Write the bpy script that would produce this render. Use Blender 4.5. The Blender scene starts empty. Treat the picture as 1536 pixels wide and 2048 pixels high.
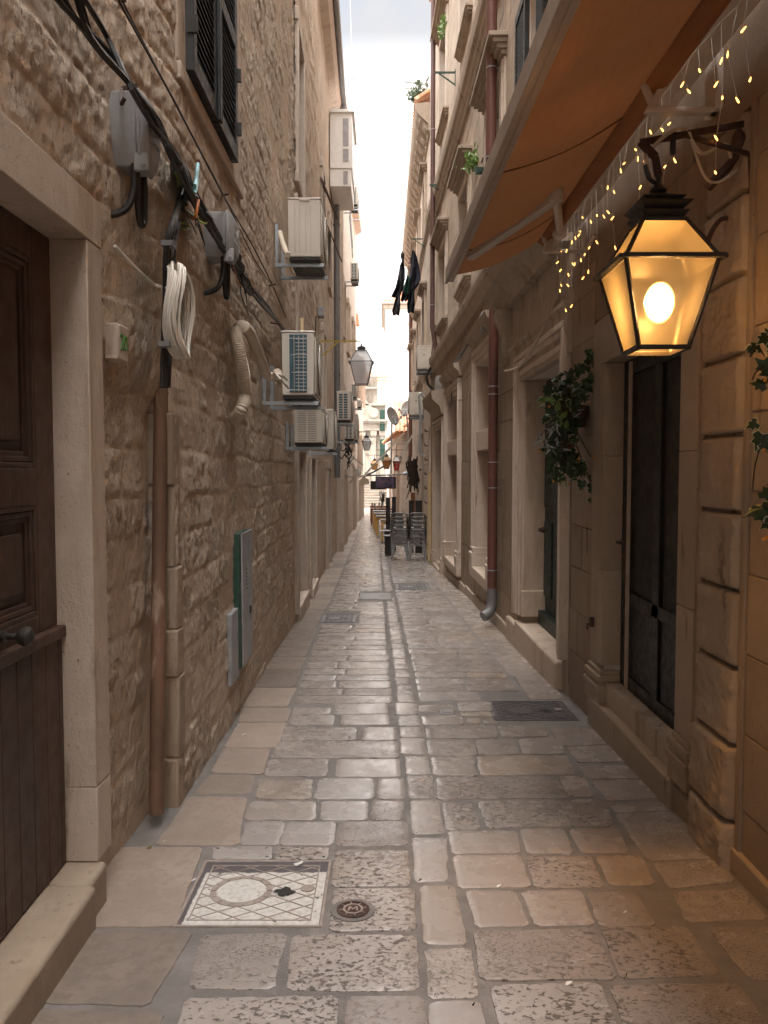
import bpy, math, random
import numpy as np
from mathutils import Vector, Matrix
random.seed(7)
R = math.radians
scene = bpy.context.scene

# ------------------------------------------------------------------ camera
EYE = 1.65; FPX = 1600.0; PITCH = R(2.97)
cam_d = bpy.data.cameras.new('camera'); cam = bpy.data.objects.new('camera', cam_d)
scene.collection.objects.link(cam)
cam.location = (0, 0, EYE); cam.rotation_euler = (R(90) - PITCH, 0, 0)
cam_d.sensor_fit = 'HORIZONTAL'; cam_d.sensor_width = 36.0; cam_d.lens = 36.0 * FPX / 1536.0
cam_d.clip_start = .05; cam_d.clip_end = 600
scene.camera = cam

# ------------------------------------------------------------------ sky
SUN_EL, SUN_AZ = R(66), R(205)          # azimuth of the sun measured clockwise from +Y (behind the camera, a little left)
world = bpy.data.worlds.new('World'); scene.world = world; world.use_nodes = True
wt = world.node_tree; wt.nodes.clear()
wo = wt.nodes.new('ShaderNodeOutputWorld'); bg = wt.nodes.new('ShaderNodeBackground')
sky = wt.nodes.new('ShaderNodeTexSky'); sky.sky_type = 'NISHITA'; sky.sun_disc = False
sky.sun_elevation = SUN_EL; sky.sun_rotation = SUN_AZ; sky.air_density = 1.0; sky.dust_density = 1.5
tc = wt.nodes.new('ShaderNodeTexCoord')
cn = wt.nodes.new('ShaderNodeTexNoise'); cn.inputs['Scale'].default_value = 3.2; cn.inputs['Detail'].default_value = 9; cn.inputs['Roughness'].default_value = .55
wt.links.new(tc.outputs['Generated'], cn.inputs['Vector'])
cr = wt.nodes.new('ShaderNodeValToRGB'); cr.color_ramp.elements[0].position = .36; cr.color_ramp.elements[1].position = .62
cr.color_ramp.elements[0].color = (0.5, 0.5, 0.5, 1); cr.color_ramp.elements[1].color = (1, 1, 1, 1)
wt.links.new(cn.outputs['Fac'], cr.inputs['Fac'])
sx = wt.nodes.new('ShaderNodeSeparateXYZ'); wt.links.new(tc.outputs['Generated'], sx.inputs[0])
# an overcast sky is brightest overhead
mr = wt.nodes.new('ShaderNodeMapRange'); mr.inputs['From Min'].default_value = .52; mr.inputs['From Max'].default_value = .85
mr.inputs['To Min'].default_value = 0.0; mr.inputs['To Max'].default_value = 48.0
wt.links.new(sx.outputs['Z'], mr.inputs['Value'])
mlow = wt.nodes.new('ShaderNodeMapRange'); mlow.inputs['From Min'].default_value = .33; mlow.inputs['From Max'].default_value = .47
mlow.inputs['To Min'].default_value = 11.5; mlow.inputs['To Max'].default_value = 3.0   # bright low cloud bank, greyer above it
wt.links.new(sx.outputs['Z'], mlow.inputs['Value'])
madd = wt.nodes.new('ShaderNodeMath'); madd.operation = 'ADD'; wt.links.new(mr.outputs[0], madd.inputs[0]); wt.links.new(mlow.outputs[0], madd.inputs[1])
cl = wt.nodes.new('ShaderNodeCombineColor')
for i, k in enumerate((1.0, .965, .925)):
    m = wt.nodes.new('ShaderNodeMath'); m.operation = 'MULTIPLY'; m.inputs[1].default_value = k
    wt.links.new(madd.outputs[0], m.inputs[0]); wt.links.new(m.outputs[0], cl.inputs[i])
mx = wt.nodes.new('ShaderNodeMix'); mx.data_type = 'RGBA'
lowc = wt.nodes.new('ShaderNodeMapRange'); lowc.inputs['From Min'].default_value = .30; lowc.inputs['From Max'].default_value = .42; lowc.inputs['To Min'].default_value = 1.0; lowc.inputs['To Max'].default_value = 0.0
wt.links.new(sx.outputs['Z'], lowc.inputs['Value'])
mxm = wt.nodes.new('ShaderNodeMath'); mxm.operation = 'MAXIMUM'; wt.links.new(lowc.outputs[0], mxm.inputs[0]); wt.links.new(cr.outputs['Color'], mxm.inputs[1])
wt.links.new(mxm.outputs[0], mx.inputs['Factor']); wt.links.new(sky.outputs[0], mx.inputs[6]); wt.links.new(cl.outputs[0], mx.inputs[7])
wt.links.new(mx.outputs[2], bg.inputs['Color']); bg.inputs['Strength'].default_value = .1
wt.links.new(bg.outputs[0], wo.inputs['Surface'])

sun_d = bpy.data.lights.new('sun', 'SUN'); sun_d.energy = .5; sun_d.angle = R(14); sun_d.color = (1.0, .93, .82)
sun = bpy.data.objects.new('sun', sun_d); scene.collection.objects.link(sun)
sd = Vector((math.sin(SUN_AZ) * math.cos(SUN_EL), math.cos(SUN_AZ) * math.cos(SUN_EL), math.sin(SUN_EL)))
sun.rotation_euler = sd.to_track_quat('Z', 'Y').to_euler(); sun.location = (0, -20, 40)

vs = scene.view_settings; vs.view_transform = 'Standard'; vs.look = 'None'; vs.gamma = 1.0; vs.exposure = 1.6
scene.cycles.max_bounces = 8; scene.cycles.diffuse_bounces = 5; scene.cycles.transparent_max_bounces = 12

# ------------------------------------------------------------------ places: street profile and wall planes
def gz(y):
    if y < 14: return -.0375 * y
    t = min(y, 30) - 14
    return -.0375 * 14 - .0375 * (t - t * t / 32)
def interp(tab):
    ys = [a for a, b in tab]; xs = [b for a, b in tab]
    return lambda y: float(np.interp(y, ys, xs))
XL = interp([(-4, -1.22), (4.215, -1.22), (4.225, -1.10), (6, -1.12), (8, -1.16), (11, -1.2), (16.4, -1.32), (22, -1.41), (30, -1.40), (36, -1.30), (44, -1.17)])
XR = interp([(-4, 1.58), (5.5, 1.56), (10, 1.50), (14.4, 1.43), (19.2, 1.29), (22, 1.2), (36, 1.2)])
def ray(px, py):
    a = (px - 768) / FPX; b = (1024 - py) / FPX
    return a, math.cos(PITCH) + b * math.sin(PITCH), -math.sin(PITCH) + b * math.cos(PITCH)
def at_y(px, py, y):
    d = ray(px, py); return Vector((d[0] / d[1] * y, y, EYE + d[2] / d[1] * y))
def at_x(px, py, x):
    d = ray(px, py); y = x * d[1] / d[0]; return Vector((x, y, EYE + d[2] / d[1] * y))
def at_wall(px, py, X, off=0.0):
    s = 1 if px < 768 else -1
    x = X(8) + s * off
    for i in range(12): x = X(at_x(px, py, x).y) + s * off
    return at_x(px, py, x)
def aL(px, py, off=0.0): return at_wall(px, py, XL, off)
def aR(px, py, off=0.0): return at_wall(px, py, XR, off)
def ground_at(px, py):
    d = ray(px, py); lo, hi = .5, 200.0
    for i in range(60):
        m = (lo + hi) / 2
        if EYE + d[2] / d[1] * m - gz(m) > 0: lo = m
        else: hi = m
    return Vector((d[0] / d[1] * lo, lo, gz(lo)))

# ------------------------------------------------------------------ numpy value noise
def _h(ix, iy, s):
    n = (ix.astype(np.int64) * 374761393 + iy.astype(np.int64) * 668265263 + s * 974634777) & 0x7fffffff
    n = ((n ^ (n >> 13)) * 1274126177) & 0x7fffffff
    return ((n ^ (n >> 16)) & 0xffff) / 65535.0
def vnoise(x, y, s=0):
    ix = np.floor(x); iy = np.floor(y); fx = x - ix; fy = y - iy
    fx = fx * fx * (3 - 2 * fx); fy = fy * fy * (3 - 2 * fy)
    a = _h(ix, iy, s); b = _h(ix + 1, iy, s); c = _h(ix, iy + 1, s); d = _h(ix + 1, iy + 1, s)
    return (a * (1 - fx) + b * fx) * (1 - fy) + (c * (1 - fx) + d * fx) * fy
def fbm(x, y, o=4, s=0, g=.5):
    v = 0; a = 1; t = 0
    for i in range(o): v = v + a * vnoise(x, y, s + i * 17); t += a; a *= g; x = x * 2.03; y = y * 2.03
    return v / t

# ------------------------------------------------------------------ mesh helpers
class MB:
    def __init__(s): s.v = []; s.f = []; s.t = []; s.cur = .5
    def add(s, vs_, fs):
        b = len(s.v); s.v += [tuple(p) for p in vs_]; s.t += [s.cur] * len(vs_); s.f += [tuple(b + i for i in f) for f in fs]
    def hexa(s, c):  # 8 corners: bottom 4 ccw, top 4 ccw
        s.add(c, [(3, 2, 1, 0), (4, 5, 6, 7), (0, 1, 5, 4), (1, 2, 6, 5), (2, 3, 7, 6), (3, 0, 4, 7)])
    def box(s, x0, x1, y0, y1, z0, z1):
        if x0 > x1: x0, x1 = x1, x0
        s.hexa([(x0, y0, z0), (x1, y0, z0), (x1, y1, z0), (x0, y1, z0), (x0, y0, z1), (x1, y0, z1), (x1, y1, z1), (x0, y1, z1)])
    def bar(s, a, b, w, h=None, up=(0, 0, 1)):
        a = Vector(a); b = Vector(b); d = (b - a).normalized(); u = Vector(up)
        if abs(d.dot(u)) > .98: u = Vector((0, 1, 0))
        n = d.cross(u).normalized(); u = n.cross(d); h = h or w
        c = []
        for p in (a, b):
            c.append([p - n * w / 2 - u * h / 2, p + n * w / 2 - u * h / 2, p + n * w / 2 + u * h / 2, p - n * w / 2 + u * h / 2])
        s.add(c[0] + c[1], [(0, 1, 2, 3), (7, 6, 5, 4), (1, 0, 4, 5), (2, 1, 5, 6), (3, 2, 6, 7), (0, 3, 7, 4)])
    def tube(s, pts, r, n=8, smooth=0, closed=False):
        pts = [Vector(p) for p in pts]
        rr = r if isinstance(r, (list, tuple)) else [r] * len(pts)
        if smooth:
            q = []; q2 = []
            m = len(pts)
            for i in range(m if closed else m - 1):
                p0 = pts[(i - 1) % m] if closed else pts[max(i - 1, 0)]; p1 = pts[i]; p2 = pts[(i + 1) % m]; p3 = pts[(i + 2) % m] if closed else pts[min(i + 2, m - 1)]
                for k in range(smooth):
                    t = k / smooth
                    q.append(.5 * ((2 * p1) + (p2 - p0) * t + (2 * p0 - 5 * p1 + 4 * p2 - p3) * t * t + (3 * p1 - p0 - 3 * p2 + p3) * t ** 3)); q2.append(rr[i] * (1 - t) + rr[(i + 1) % m] * t)
            if not closed: q.append(pts[-1]); q2.append(rr[-1])
            pts, rr = q, q2
        m = len(pts); rings = []; nrm = None
        for i in range(m):
            if closed: d = pts[(i + 1) % m] - pts[i - 1]
            else: d = pts[min(i + 1, m - 1)] - pts[max(i - 1, 0)]
            if d.length < 1e-9: d = Vector((0, 0, 1))
            d.normalize()
            if nrm is None: nrm = d.orthogonal().normalized()
            else:
                nrm = nrm - d * nrm.dot(d)
                nrm = nrm.normalized() if nrm.length > 1e-6 else d.orthogonal().normalized()
            bn = d.cross(nrm)
            rings.append([pts[i] + (nrm * math.cos(2 * math.pi * k / n) + bn * math.sin(2 * math.pi * k / n)) * rr[i] for k in range(n)])
        fs = []
        for i in range(m if closed else m - 1):
            j = (i + 1) % m
            for k in range(n): fs.append((i * n + k, i * n + (k + 1) % n, j * n + (k + 1) % n, j * n + k))
        if not closed: fs += [tuple(range(n - 1, -1, -1)), tuple((m - 1) * n + k for k in range(n))]
        s.add([p for r_ in rings for p in r_], fs)
    def lathe(s, prof, c=(0, 0, 0), n=16, axis='z'):
        vs_ = []; m = len(prof)
        for r, h in prof:
            for k in range(n):
                a = 2 * math.pi * k / n; p = (r * math.cos(a), r * math.sin(a), h)
                if axis == 'x': p = (p[2], p[0], p[1])
                if axis == 'y': p = (p[1], p[2], p[0])
                vs_.append((p[0] + c[0], p[1] + c[1], p[2] + c[2]))
        fs = [(i * n + k, i * n + (k + 1) % n, (i + 1) * n + (k + 1) % n, (i + 1) * n + k) for i in range(m - 1) for k in range(n)]
        fs += [tuple(range(n - 1, -1, -1)), tuple((m - 1) * n + k for k in range(n))]
        s.add(vs_, fs)
    def prism(s, poly, fn, a, b):  # poly of (u,v); fn(u,v,t)->point
        n = len(poly)
        vs_ = [fn(u, v, a) for u, v in poly] + [fn(u, v, b) for u, v in poly]
        s.add(vs_, [tuple(range(n - 1, -1, -1)), tuple(range(n, 2 * n))] + [(k, (k + 1) % n, n + (k + 1) % n, n + k) for k in range(n)])
    def wblk(s, X, sd, y0, y1, z0, z1, out, inn=.25):   # a block lying in the wall plane X, standing `out` proud
        c = []
        for z in (z0, z1):
            c += [(X(y0) - sd * inn, y0, z), (X(y0) + sd * out, y0, z), (X(y1) + sd * out, y1, z), (X(y1) - sd * inn, y1, z)]
        if sd < 0: c = [c[3], c[2], c[1], c[0], c[7], c[6], c[5], c[4]]
        s.hexa(c)
    def wsweep(s, X, sd, prof, y0, y1, n=1):   # profile (out, z) swept along the wall
        for i in range(n):
            a = y0 + (y1 - y0) * i / n; b = y0 + (y1 - y0) * (i + 1) / n
            s.prism(prof, lambda u, v, t: (X(t) + sd * u, t, v), a, b)
    def build(s, name, mat, parent=None, bev=0, smooth=35, seg=2, fix=True):
        me = bpy.data.meshes.new(name); me.from_pydata(s.v, [], s.f); me.update()
        if fix:
            import bmesh
            bm = bmesh.new(); bm.from_mesh(me); bmesh.ops.recalc_face_normals(bm, faces=bm.faces); bm.to_mesh(me); bm.free()
        at = me.attributes.new('tint', 'FLOAT', 'POINT'); at.data.foreach_set('value', np.array(s.t, dtype=np.float32))
        return link(name, me, mat, parent, bev, smooth, seg)
def link(name, me, mat, parent=None, bev=0, smooth=35, seg=2):
    o = bpy.data.objects.new(name, me); scene.collection.objects.link(o)
    if mat: me.materials.append(mat)
    if smooth:
        me.polygons.foreach_set('use_smooth', [True] * len(me.polygons)); me.set_sharp_from_angle(angle=R(smooth))
    if bev:
        b = o.modifiers.new('bevel', 'BEVEL'); b.width = bev; b.segments = seg; b.limit_method = 'ANGLE'; b.angle_limit = R(40); b.harden_normals = False
    if parent:
        o.parent = parent
        if parent.type == 'EMPTY': o.location = -parent.location
    return o
def tag(o, label=None, cat=None, group=None, kind=None):
    if label: o['label'] = label
    if cat: o['category'] = cat
    if group: o['group'] = group
    if kind: o['kind'] = kind
    return o
def thing(name, label, cat, loc=(0, 0, 0), group=None):
    o = bpy.data.objects.new(name, None); scene.collection.objects.link(o); o.location = Vector(loc); o.empty_display_size = .1
    return tag(o, label, cat, group)
def text_mesh(body, size, fn, name, mat, parent, ext=.002):
    cu = bpy.data.curves.new('t', 'FONT'); cu.body = body; cu.size = size; cu.align_x = 'CENTER'; cu.align_y = 'CENTER'; cu.extrude = ext
    to = bpy.data.objects.new('t', cu); scene.collection.objects.link(to)
    bpy.context.view_layer.update()
    me = bpy.data.meshes.new_from_object(to.evaluated_get(bpy.context.evaluated_depsgraph_get()))
    bpy.data.objects.remove(to); bpy.data.curves.remove(cu)
    me.name = name
    for v in me.vertices: v.co = Vector(fn(*v.co))
    me.materials.clear()
    return link(name, me, mat, parent, 0, None)

# ------------------------------------------------------------------ materials
def newmat(name):
    m = bpy.data.materials.new(name); m.use_nodes = True; t = m.node_tree; t.nodes.clear()
    o = t.nodes.new('ShaderNodeOutputMaterial'); p = t.nodes.new('ShaderNodeBsdfPrincipled'); t.links.new(p.outputs[0], o.inputs['Surface'])
    return m, t, p, o
class NT:
    def __init__(s, t):
        s.t = t; s.co = t.nodes.new('ShaderNodeTexCoord').outputs['Object']
    def n(s, k, **kw):
        x = s.t.nodes.new(k)
        for a, b in kw.items(): setattr(x, a, b)
        return x
    def l(s, a, b): s.t.links.new(a, b)
    def noise(s, scale, detail=4, rough=.55, stretch=(1, 1, 1), dist=0):
        mp = s.n('ShaderNodeMapping'); mp.inputs['Scale'].default_value = stretch; s.l(s.co, mp.inputs['Vector'])
        x = s.n('ShaderNodeTexNoise'); x.inputs['Scale'].default_value = scale; x.inputs['Detail'].default_value = detail; x.inputs['Roughness'].default_value = rough; x.inputs['Distortion'].default_value = dist
        s.l(mp.outputs[0], x.inputs['Vector']); return x.outputs['Fac']
    def ramp(s, f, a, b, ca=0.0, cb=1.0):
        x = s.n('ShaderNodeMapRange'); x.interpolation_type = 'SMOOTHSTEP'
        x.inputs['From Min'].default_value = a; x.inputs['From Max'].default_value = b; x.inputs['To Min'].default_value = ca; x.inputs['To Max'].default_value = cb
        s.l(f, x.inputs['Value']); return x.outputs[0]
    def math(s, op, a, b):
        x = s.n('ShaderNodeMath', operation=op)
        for i, q in enumerate((a, b)):
            if isinstance(q, (int, float)): x.inputs[i].default_value = q
            else: s.l(q, x.inputs[i])
        return x.outputs[0]
    def mix(s, f, a, b, blend='MIX'):
        x = s.n('ShaderNodeMix', data_type='RGBA', blend_type=blend)
        for i, q in ((0, f), (6, a), (7, b)):
            if isinstance(q, (int, float)): x.inputs[i].default_value = q
            elif isinstance(q, tuple): x.inputs[i].default_value = q + (1,)
            else: s.l(q, x.inputs[i])
        return x.outputs[2]
    def attr(s, name):
        x = s.n('ShaderNodeAttribute', attribute_name=name); return x.outputs['Fac']
    def bump(s, h, strength, dist, prev=None):
        x = s.n('ShaderNodeBump'); x.inputs['Strength'].default_value = strength; x.inputs['Distance'].default_value = dist
        s.l(h, x.inputs['Height'])
        if prev is not None: s.l(prev, x.inputs['Normal'])
        return x.outputs[0]
def M(name, c1, c2=None, scale=6, rough=.6, metal=0, bump=0, bscale=60, stretch=(1, 1, 1), stain=None, sscale=2.5, slo=.55, shi=.7, sstretch=(1, 1, 1), spec=.5, tint=0):
    m, t, p, o = newmat(name); k = NT(t)
    c2 = c2 or tuple(x * .75 for x in c1)
    col = k.mix(k.ramp(k.noise(scale, 5, .6, stretch), .3, .7), c1, c2)
    if stain: col = k.mix(k.ramp(k.noise(sscale, 6, .62, sstretch), slo, shi), col, stain)
    if tint:
        a = k.math('MULTIPLY_ADD', k.attr('tint'), tint); 
        a.node.inputs[2].default_value = 1 - tint / 2
        cc = k.n('ShaderNodeCombineColor')
        for i in range(3): k.l(a, cc.inputs[i])
        col = k.mix(1.0, col, cc.outputs[0], 'MULTIPLY')
    k.l(col, p.inputs['Base Color'])
    k.l(k.ramp(k.noise(scale * 2.3, 3), .3, .7, max(rough - .1, .02), min(rough + .1, 1)), p.inputs['Roughness'])
    p.inputs['Metallic'].default_value = metal; p.inputs['Specular IOR Level'].default_value = spec
    if bump: k.l(k.bump(k.noise(bscale, 5, .6, stretch), bump, .01), p.inputs['Normal'])
    return m
MAT = {}
def stone_rough():
    m, t, p, o = newmat('rough_limestone'); k = NT(t)
    tint = k.attr('tint'); mask = k.attr('mask')
    a = k.mix(tint, (.41, .318, .24), (.67, .555, .435))
    a = k.mix(k.ramp(k.noise(14, 6, .65, (1, 1, .45)), .4, .72), a, (.62, .53, .445))
    a = k.mix(k.ramp(k.noise(3.1, 5, .6), .55, .75, 0, .5), a, (.36, .27, .20))
    a = k.mix(k.ramp(k.noise(34, 5, .7, (1, 1, .5)), .58, .74, 0, .8), a, (.22, .165, .125))
    a = k.mix(k.ramp(k.noise(85, 4, .7, (1, 1, .35)), .55, .66, 0, .75), a, (.72, .62, .52))
    a = k.mix(k.ramp(k.noise(110, 4, .7, (1, 1, .3)), .55, .66, 0, .9), a, (.17, .125, .095))
    mo = k.mix(k.noise(9, 5, .6), (.585, .45, .34), (.50, .38, .28))
    c = k.mix(k.ramp(mask, .2, .8), mo, a)
    c = k.mix(k.ramp(k.noise(.7, 4, .6), .5, .7, 0, .3), c, (.38, .28, .21))
    k.l(c, p.inputs['Base Color']); p.inputs['Roughness'].default_value = .9; p.inputs['Specular IOR Level'].default_value = .25
    b = k.bump(k.noise(85, 5, .7, (1, 1, .4)), .75, .012)
    b = k.bump(k.noise(30, 5, .7, (1.2, 1.2, .35)), .6, .024, b)
    k.l(b, p.inputs['Normal']); return m
MAT['rough'] = stone_rough()
def stone_ashlar(name, c1, c2, dark, warm):
    m, t, p, o = newmat(name); k = NT(t)
    tint = k.attr('tint')
    a = k.mix(tint, c1, c2)
    a = k.mix(k.ramp(k.noise(5, 6, .65), .45, .75, 0, .6), a, tuple(x * 1.18 for x in c2))
    a = k.mix(k.ramp(k.noise(3.0, 6, .62, (1, 1, .16)), .53, .68, 0, .75), a, warm)
    a = k.mix(k.ramp(k.noise(6.5, 7, .66, (1, 1, .2)), .6, .72, 0, .8), a, dark)
    a = k.mix(k.ramp(k.noise(70, 3, .6), .66, .74, 0, .7), a, tuple(x * .5 for x in dark))
    k.l(a, p.inputs['Base Color']); p.inputs['Roughness'].default_value = .82; p.inputs['Specular IOR Level'].default_value = .3
    b = k.bump(k.noise(120, 4, .65), .4, .006); b = k.bump(k.noise(38, 5, .7, (1, 1, .5)), .45, .008, b); b = k.bump(k.noise(18, 5, .6), .35, .012, b)
    k.l(b, p.inputs['Normal']); return m
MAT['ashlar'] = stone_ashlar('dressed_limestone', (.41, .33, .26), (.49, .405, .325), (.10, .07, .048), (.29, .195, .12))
MAT['ashlar_low'] = stone_ashlar('shaded_sooty_limestone', (.24, .178, .128), (.305, .232, .172), (.075, .05, .034), (.20, .13, .08))  # soot and brown stain, with awning shade also darkened into the colour
MAT['frame'] = stone_ashlar('pale_frame_stone', (.45, .36, .285), (.52, .425, .345), (.17, .12, .085), (.37, .28, .20))
MAT['cornice'] = stone_ashlar('weathered_cornice_stone', (.37, .30, .235), (.44, .365, .295), (.08, .058, .042), (.22, .155, .105))
MAT['plaster'] = stone_ashlar('pale_weathered_render', (.52, .435, .365), (.59, .505, .43), (.24, .175, .125), (.44, .335, .25))
MAT['rustic'] = stone_ashlar('tooled_rustic_stone', (.29, .222, .165), (.355, .28, .212), (.11, .078, .052), (.34, .245, .165))
def paver():
    m, t, p, o = newmat('polished_paving_stone'); k = NT(t)
    tint = k.attr('tint'); pit = k.attr('pit')
    a = k.mix(tint, (.265, .226, .207), (.41, .358, .327))
    a = k.mix(k.ramp(k.noise(2.2, 6, .7), .3, .8, 0, .5), a, (.39, .335, .295))
    a = k.mix(k.ramp(tint, .80, .88, 0, .6), a, (.355, .33, .325)); a = k.mix(k.ramp(tint, .10, .05, 0, .5), a, (.44, .36, .29))
    a = k.mix(k.ramp(k.noise(1.3, 6, .7), .38, .80, 0, .5), a, (.23, .195, .17))
    a = k.mix(k.ramp(k.noise(9, 7, .72), .42, .85, 0, .7), a, (.27, .23, .20))
    pn = k.math('ADD', k.noise(40, 5, .66, (1, 1.35, 1), .4), k.math('MULTIPLY', k.math('SUBTRACT', k.noise(5, 4, .6), .5), .22))
    pf = k.math('ADD', k.noise(95, 4, .6, (1, 1.5, 1)), k.math('MULTIPLY', k.math('SUBTRACT', k.noise(9, 4, .6), .5), .3))
    pl = k.mix(k.ramp(k.noise(.9, 1), .46, .54), k.ramp(pn, .54, .60), k.ramp(pf, .56, .63))
    # each stone is pitted to its own degree
    pm = k.math('MULTIPLY', pl, k.ramp(k.math('ADD', pit, k.math('MULTIPLY', k.noise(4.5, 3), .5)), .52, .86))
    few = k.ramp(k.noise(27, 3, .6, (1, 1.8, 1)), .70, .735)
    pm = k.math('MAXIMUM', pm, k.math('MULTIPLY', few, .8))
    a = k.mix(pm, a, (.115, .095, .083))
    k.l(a, p.inputs['Base Color'])
    r = k.ramp(k.noise(6, 4), .3, .7, .17, .34)
    k.l(k.math('MAXIMUM', r, k.math('MULTIPLY', pm, .75)), p.inputs['Roughness']); p.inputs['Specular IOR Level'].default_value = .5
    inv = k.math('SUBTRACT', 1.0, pm)
    b = k.bump(inv, .6, .004); b = k.bump(k.noise(7, 4, .55), .12, .02, b); b = k.bump(k.noise(90, 3, .6), .08, .004, b)
    k.l(b, p.inputs['Normal']); return m
MAT['paver'] = paver()
MAT['margin'] = M('worn_margin_stone', (.305, .242, .20), (.24, .19, .158), 3.5, .5, bump=.35, bscale=45, stain=(.24, .19, .155), sscale=26, slo=.47, shi=.6, tint=.6)
MAT['mortar'] = M('grey_street_mortar', (.215, .192, .178), (.155, .138, .128), 7, .8, bump=.5, bscale=130)
MAT['wood_dark'] = M('brown_painted_wood', (.085, .045, .03), (.055, .03, .022), 5, .5, bump=.25, bscale=35, stretch=(1, 1, .08), stain=(.13, .08, .055), sscale=9, slo=.6, shi=.75, sstretch=(1, 1, .1))
MAT['shutter'] = M('black_green_shutter_paint', (.018, .020, .022), (.03, .032, .034), 8, .45)
MAT['door_green'] = M('blackish_green_door', (.012, .022, .019), (.02, .032, .027), 8, .5, stretch=(1, 1, .2))
MAT['shutter_green'] = M('dark_green_paint', (.02, .06, .045), (.03, .085, .06), 8, .5)
MAT['black'] = M('black_rubber_cable', (.012, .011, .011), (.025, .022, .02), 20, .5)
MAT['black_metal'] = M('black_iron', (.018, .015, .013), (.035, .028, .022), 14, .5, bump=.2, bscale=80)
MAT['rust'] = M('rusty_steel', (.185, .098, .06), (.12, .065, .042), 7, .65, stretch=(1, 1, .25), stain=(.36, .26, .19), sscale=6, slo=.55, shi=.66, sstretch=(1, 1, .2), bump=.3, bscale=60)
MAT['rust_dark'] = M('dark_rusted_iron', (.075, .035, .025), (.045, .022, .018), 12, .7, bump=.3, bscale=90)
MAT['grey_box'] = M('grey_painted_metal', (.36, .355, .36), (.28, .275, .275), 6, .5, stain=(.20, .165, .13), sscale=9, slo=.6, shi=.75)
MAT['galv'] = M('galvanised_steel', (.46, .50, .53), (.36, .39, .42), 18, .42, metal=.55)
MAT['zinc'] = M('grey_zinc_pipe', (.21, .21, .215), (.165, .165, .17), 9, .5, metal=.2)
MAT['white_pl'] = M('cream_white_plastic', (.66, .61, .54), (.60, .545, .475), 5, .45, stain=(.42, .35, .28), sscale=4, slo=.6, shi=.78)
MAT['hose'] = M('beige_corrugated_hose', (.58, .50, .40), (.50, .42, .33), 6, .55)
MAT['cable_w'] = M('white_cable', (.66, .61, .54), (.58, .53, .46), 9, .5)
MAT['teal'] = M('condenser_fin_blue', (.07, .15, .175), (.045, .10, .12), 10, .5, metal=.3)
MAT['dark_in'] = M('dark_interior', (.02, .018, .016), (.03, .026, .022), 6, .8)
MAT['pipe_red'] = M('oxide_red_pipe', (.155, .062, .048), (.12, .05, .04), 5, .42, stain=(.25, .11, .09), sscale=8, slo=.6, shi=.75, stretch=(1, 1, .3))
MAT['pipe_brown'] = M('brown_pipe', (.13, .07, .06), (.10, .055, .05), 5, .45)
MAT['pipe_cream'] = M('cream_pipe', (.60, .46, .28), (.52, .38, .22), 6, .5, stain=(.3, .19, .1), sscale=11, slo=.6, shi=.7)
MAT['alu'] = M('pale_awning_metal', (.58, .52, .46), (.52, .46, .40), 6, .42, metal=.1)
MAT['alu_bar'] = M('weathered_awning_bar', (.42, .34, .27), (.34, .27, .21), 8, .5, stretch=(1, .1, 1))
MAT['tile'] = M('terracotta_tile', (.58, .26, .13), (.46, .20, .10), 5, .75, bump=.3, stain=(.62, .42, .28), sscale=4, slo=.5, shi=.65)
MAT['step_stone'] = M('worn_step_stone', (.30, .255, .21), (.23, .19, .155), 3, .8, stain=(.16, .13, .105))
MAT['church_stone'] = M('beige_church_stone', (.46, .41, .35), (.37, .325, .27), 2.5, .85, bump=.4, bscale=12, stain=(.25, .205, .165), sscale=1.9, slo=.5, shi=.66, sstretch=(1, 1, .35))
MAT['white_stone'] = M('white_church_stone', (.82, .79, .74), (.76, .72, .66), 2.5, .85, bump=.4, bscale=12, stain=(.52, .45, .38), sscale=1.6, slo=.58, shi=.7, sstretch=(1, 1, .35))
MAT['chrome'] = M('gunmetal_steel', (.27, .26, .255), (.20, .193, .19), 9, .42, metal=.5)
MAT['yellow_wood'] = M('ochre_wood', (.60, .36, .10), (.52, .30, .08), 4, .55, stretch=(1, 1, .1))
MAT['brown_wood'] = M('brown_wood', (.22, .085, .03), (.17, .065, .025), 4, .5, stretch=(1, 1, .1))
MAT['table_grey'] = M('grey_table_top', (.22, .23, .25), (.17, .18, .2), 6, .4)
MAT['cloth_navy'] = M('dark_navy_cloth', (.014, .015, .028), (.022, .022, .034), 8, .9, bump=.4, bscale=25)
MAT['cloth_green'] = M('green_cloth', (.01, .10, .06), (.012, .075, .05), 8, .9)
MAT['cloth_grey'] = M('grey_cloth', (.075, .075, .09), (.055, .055, .07), 8, .9)
MAT['red'] = M('red_sign', (.62, .03, .02), (.52, .025, .018), 8, .4)
MAT['black_door'] = M('black_door_paint', (.007, .0075, .0075), (.011, .011, .011), 8, .5)
MAT['white'] = M('white_paint', (.78, .77, .75), (.72, .71, .69), 8, .5)
MAT['green_txt'] = M('green_number_paint', (.08, .24, .05), (.06, .19, .04), 20, .6)
MAT['amber'] = M('amber_glass', (.75, .42, .14), (.65, .34, .1), 6, .3)
MAT['yellow'] = M('yellow_paint', (.50, .36, .03), (.42, .30, .03), 8, .5)
MAT['cream_cloth'] = M('cream_awning_cloth', (.66, .55, .42), (.58, .47, .35), 6, .8)
MAT['dish'] = M('grey_dish', (.30, .28, .265), (.24, .225, .21), 5, .55)
MAT['leafdead'] = M('dry_leaf', (.22, .17, .06), (.16, .12, .04), 30, .7)
MAT['twig'] = M('dark_twigs', (.05, .028, .018), (.035, .02, .013), 12, .9)
MAT['blue_w'] = M('blue_wire', (.25, .50, .53), (.2, .44, .48), 9, .4)
MAT['green_w'] = M('green_wire', (.05, .26, .08), (.40, .33, .03), 40, .4)
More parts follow.
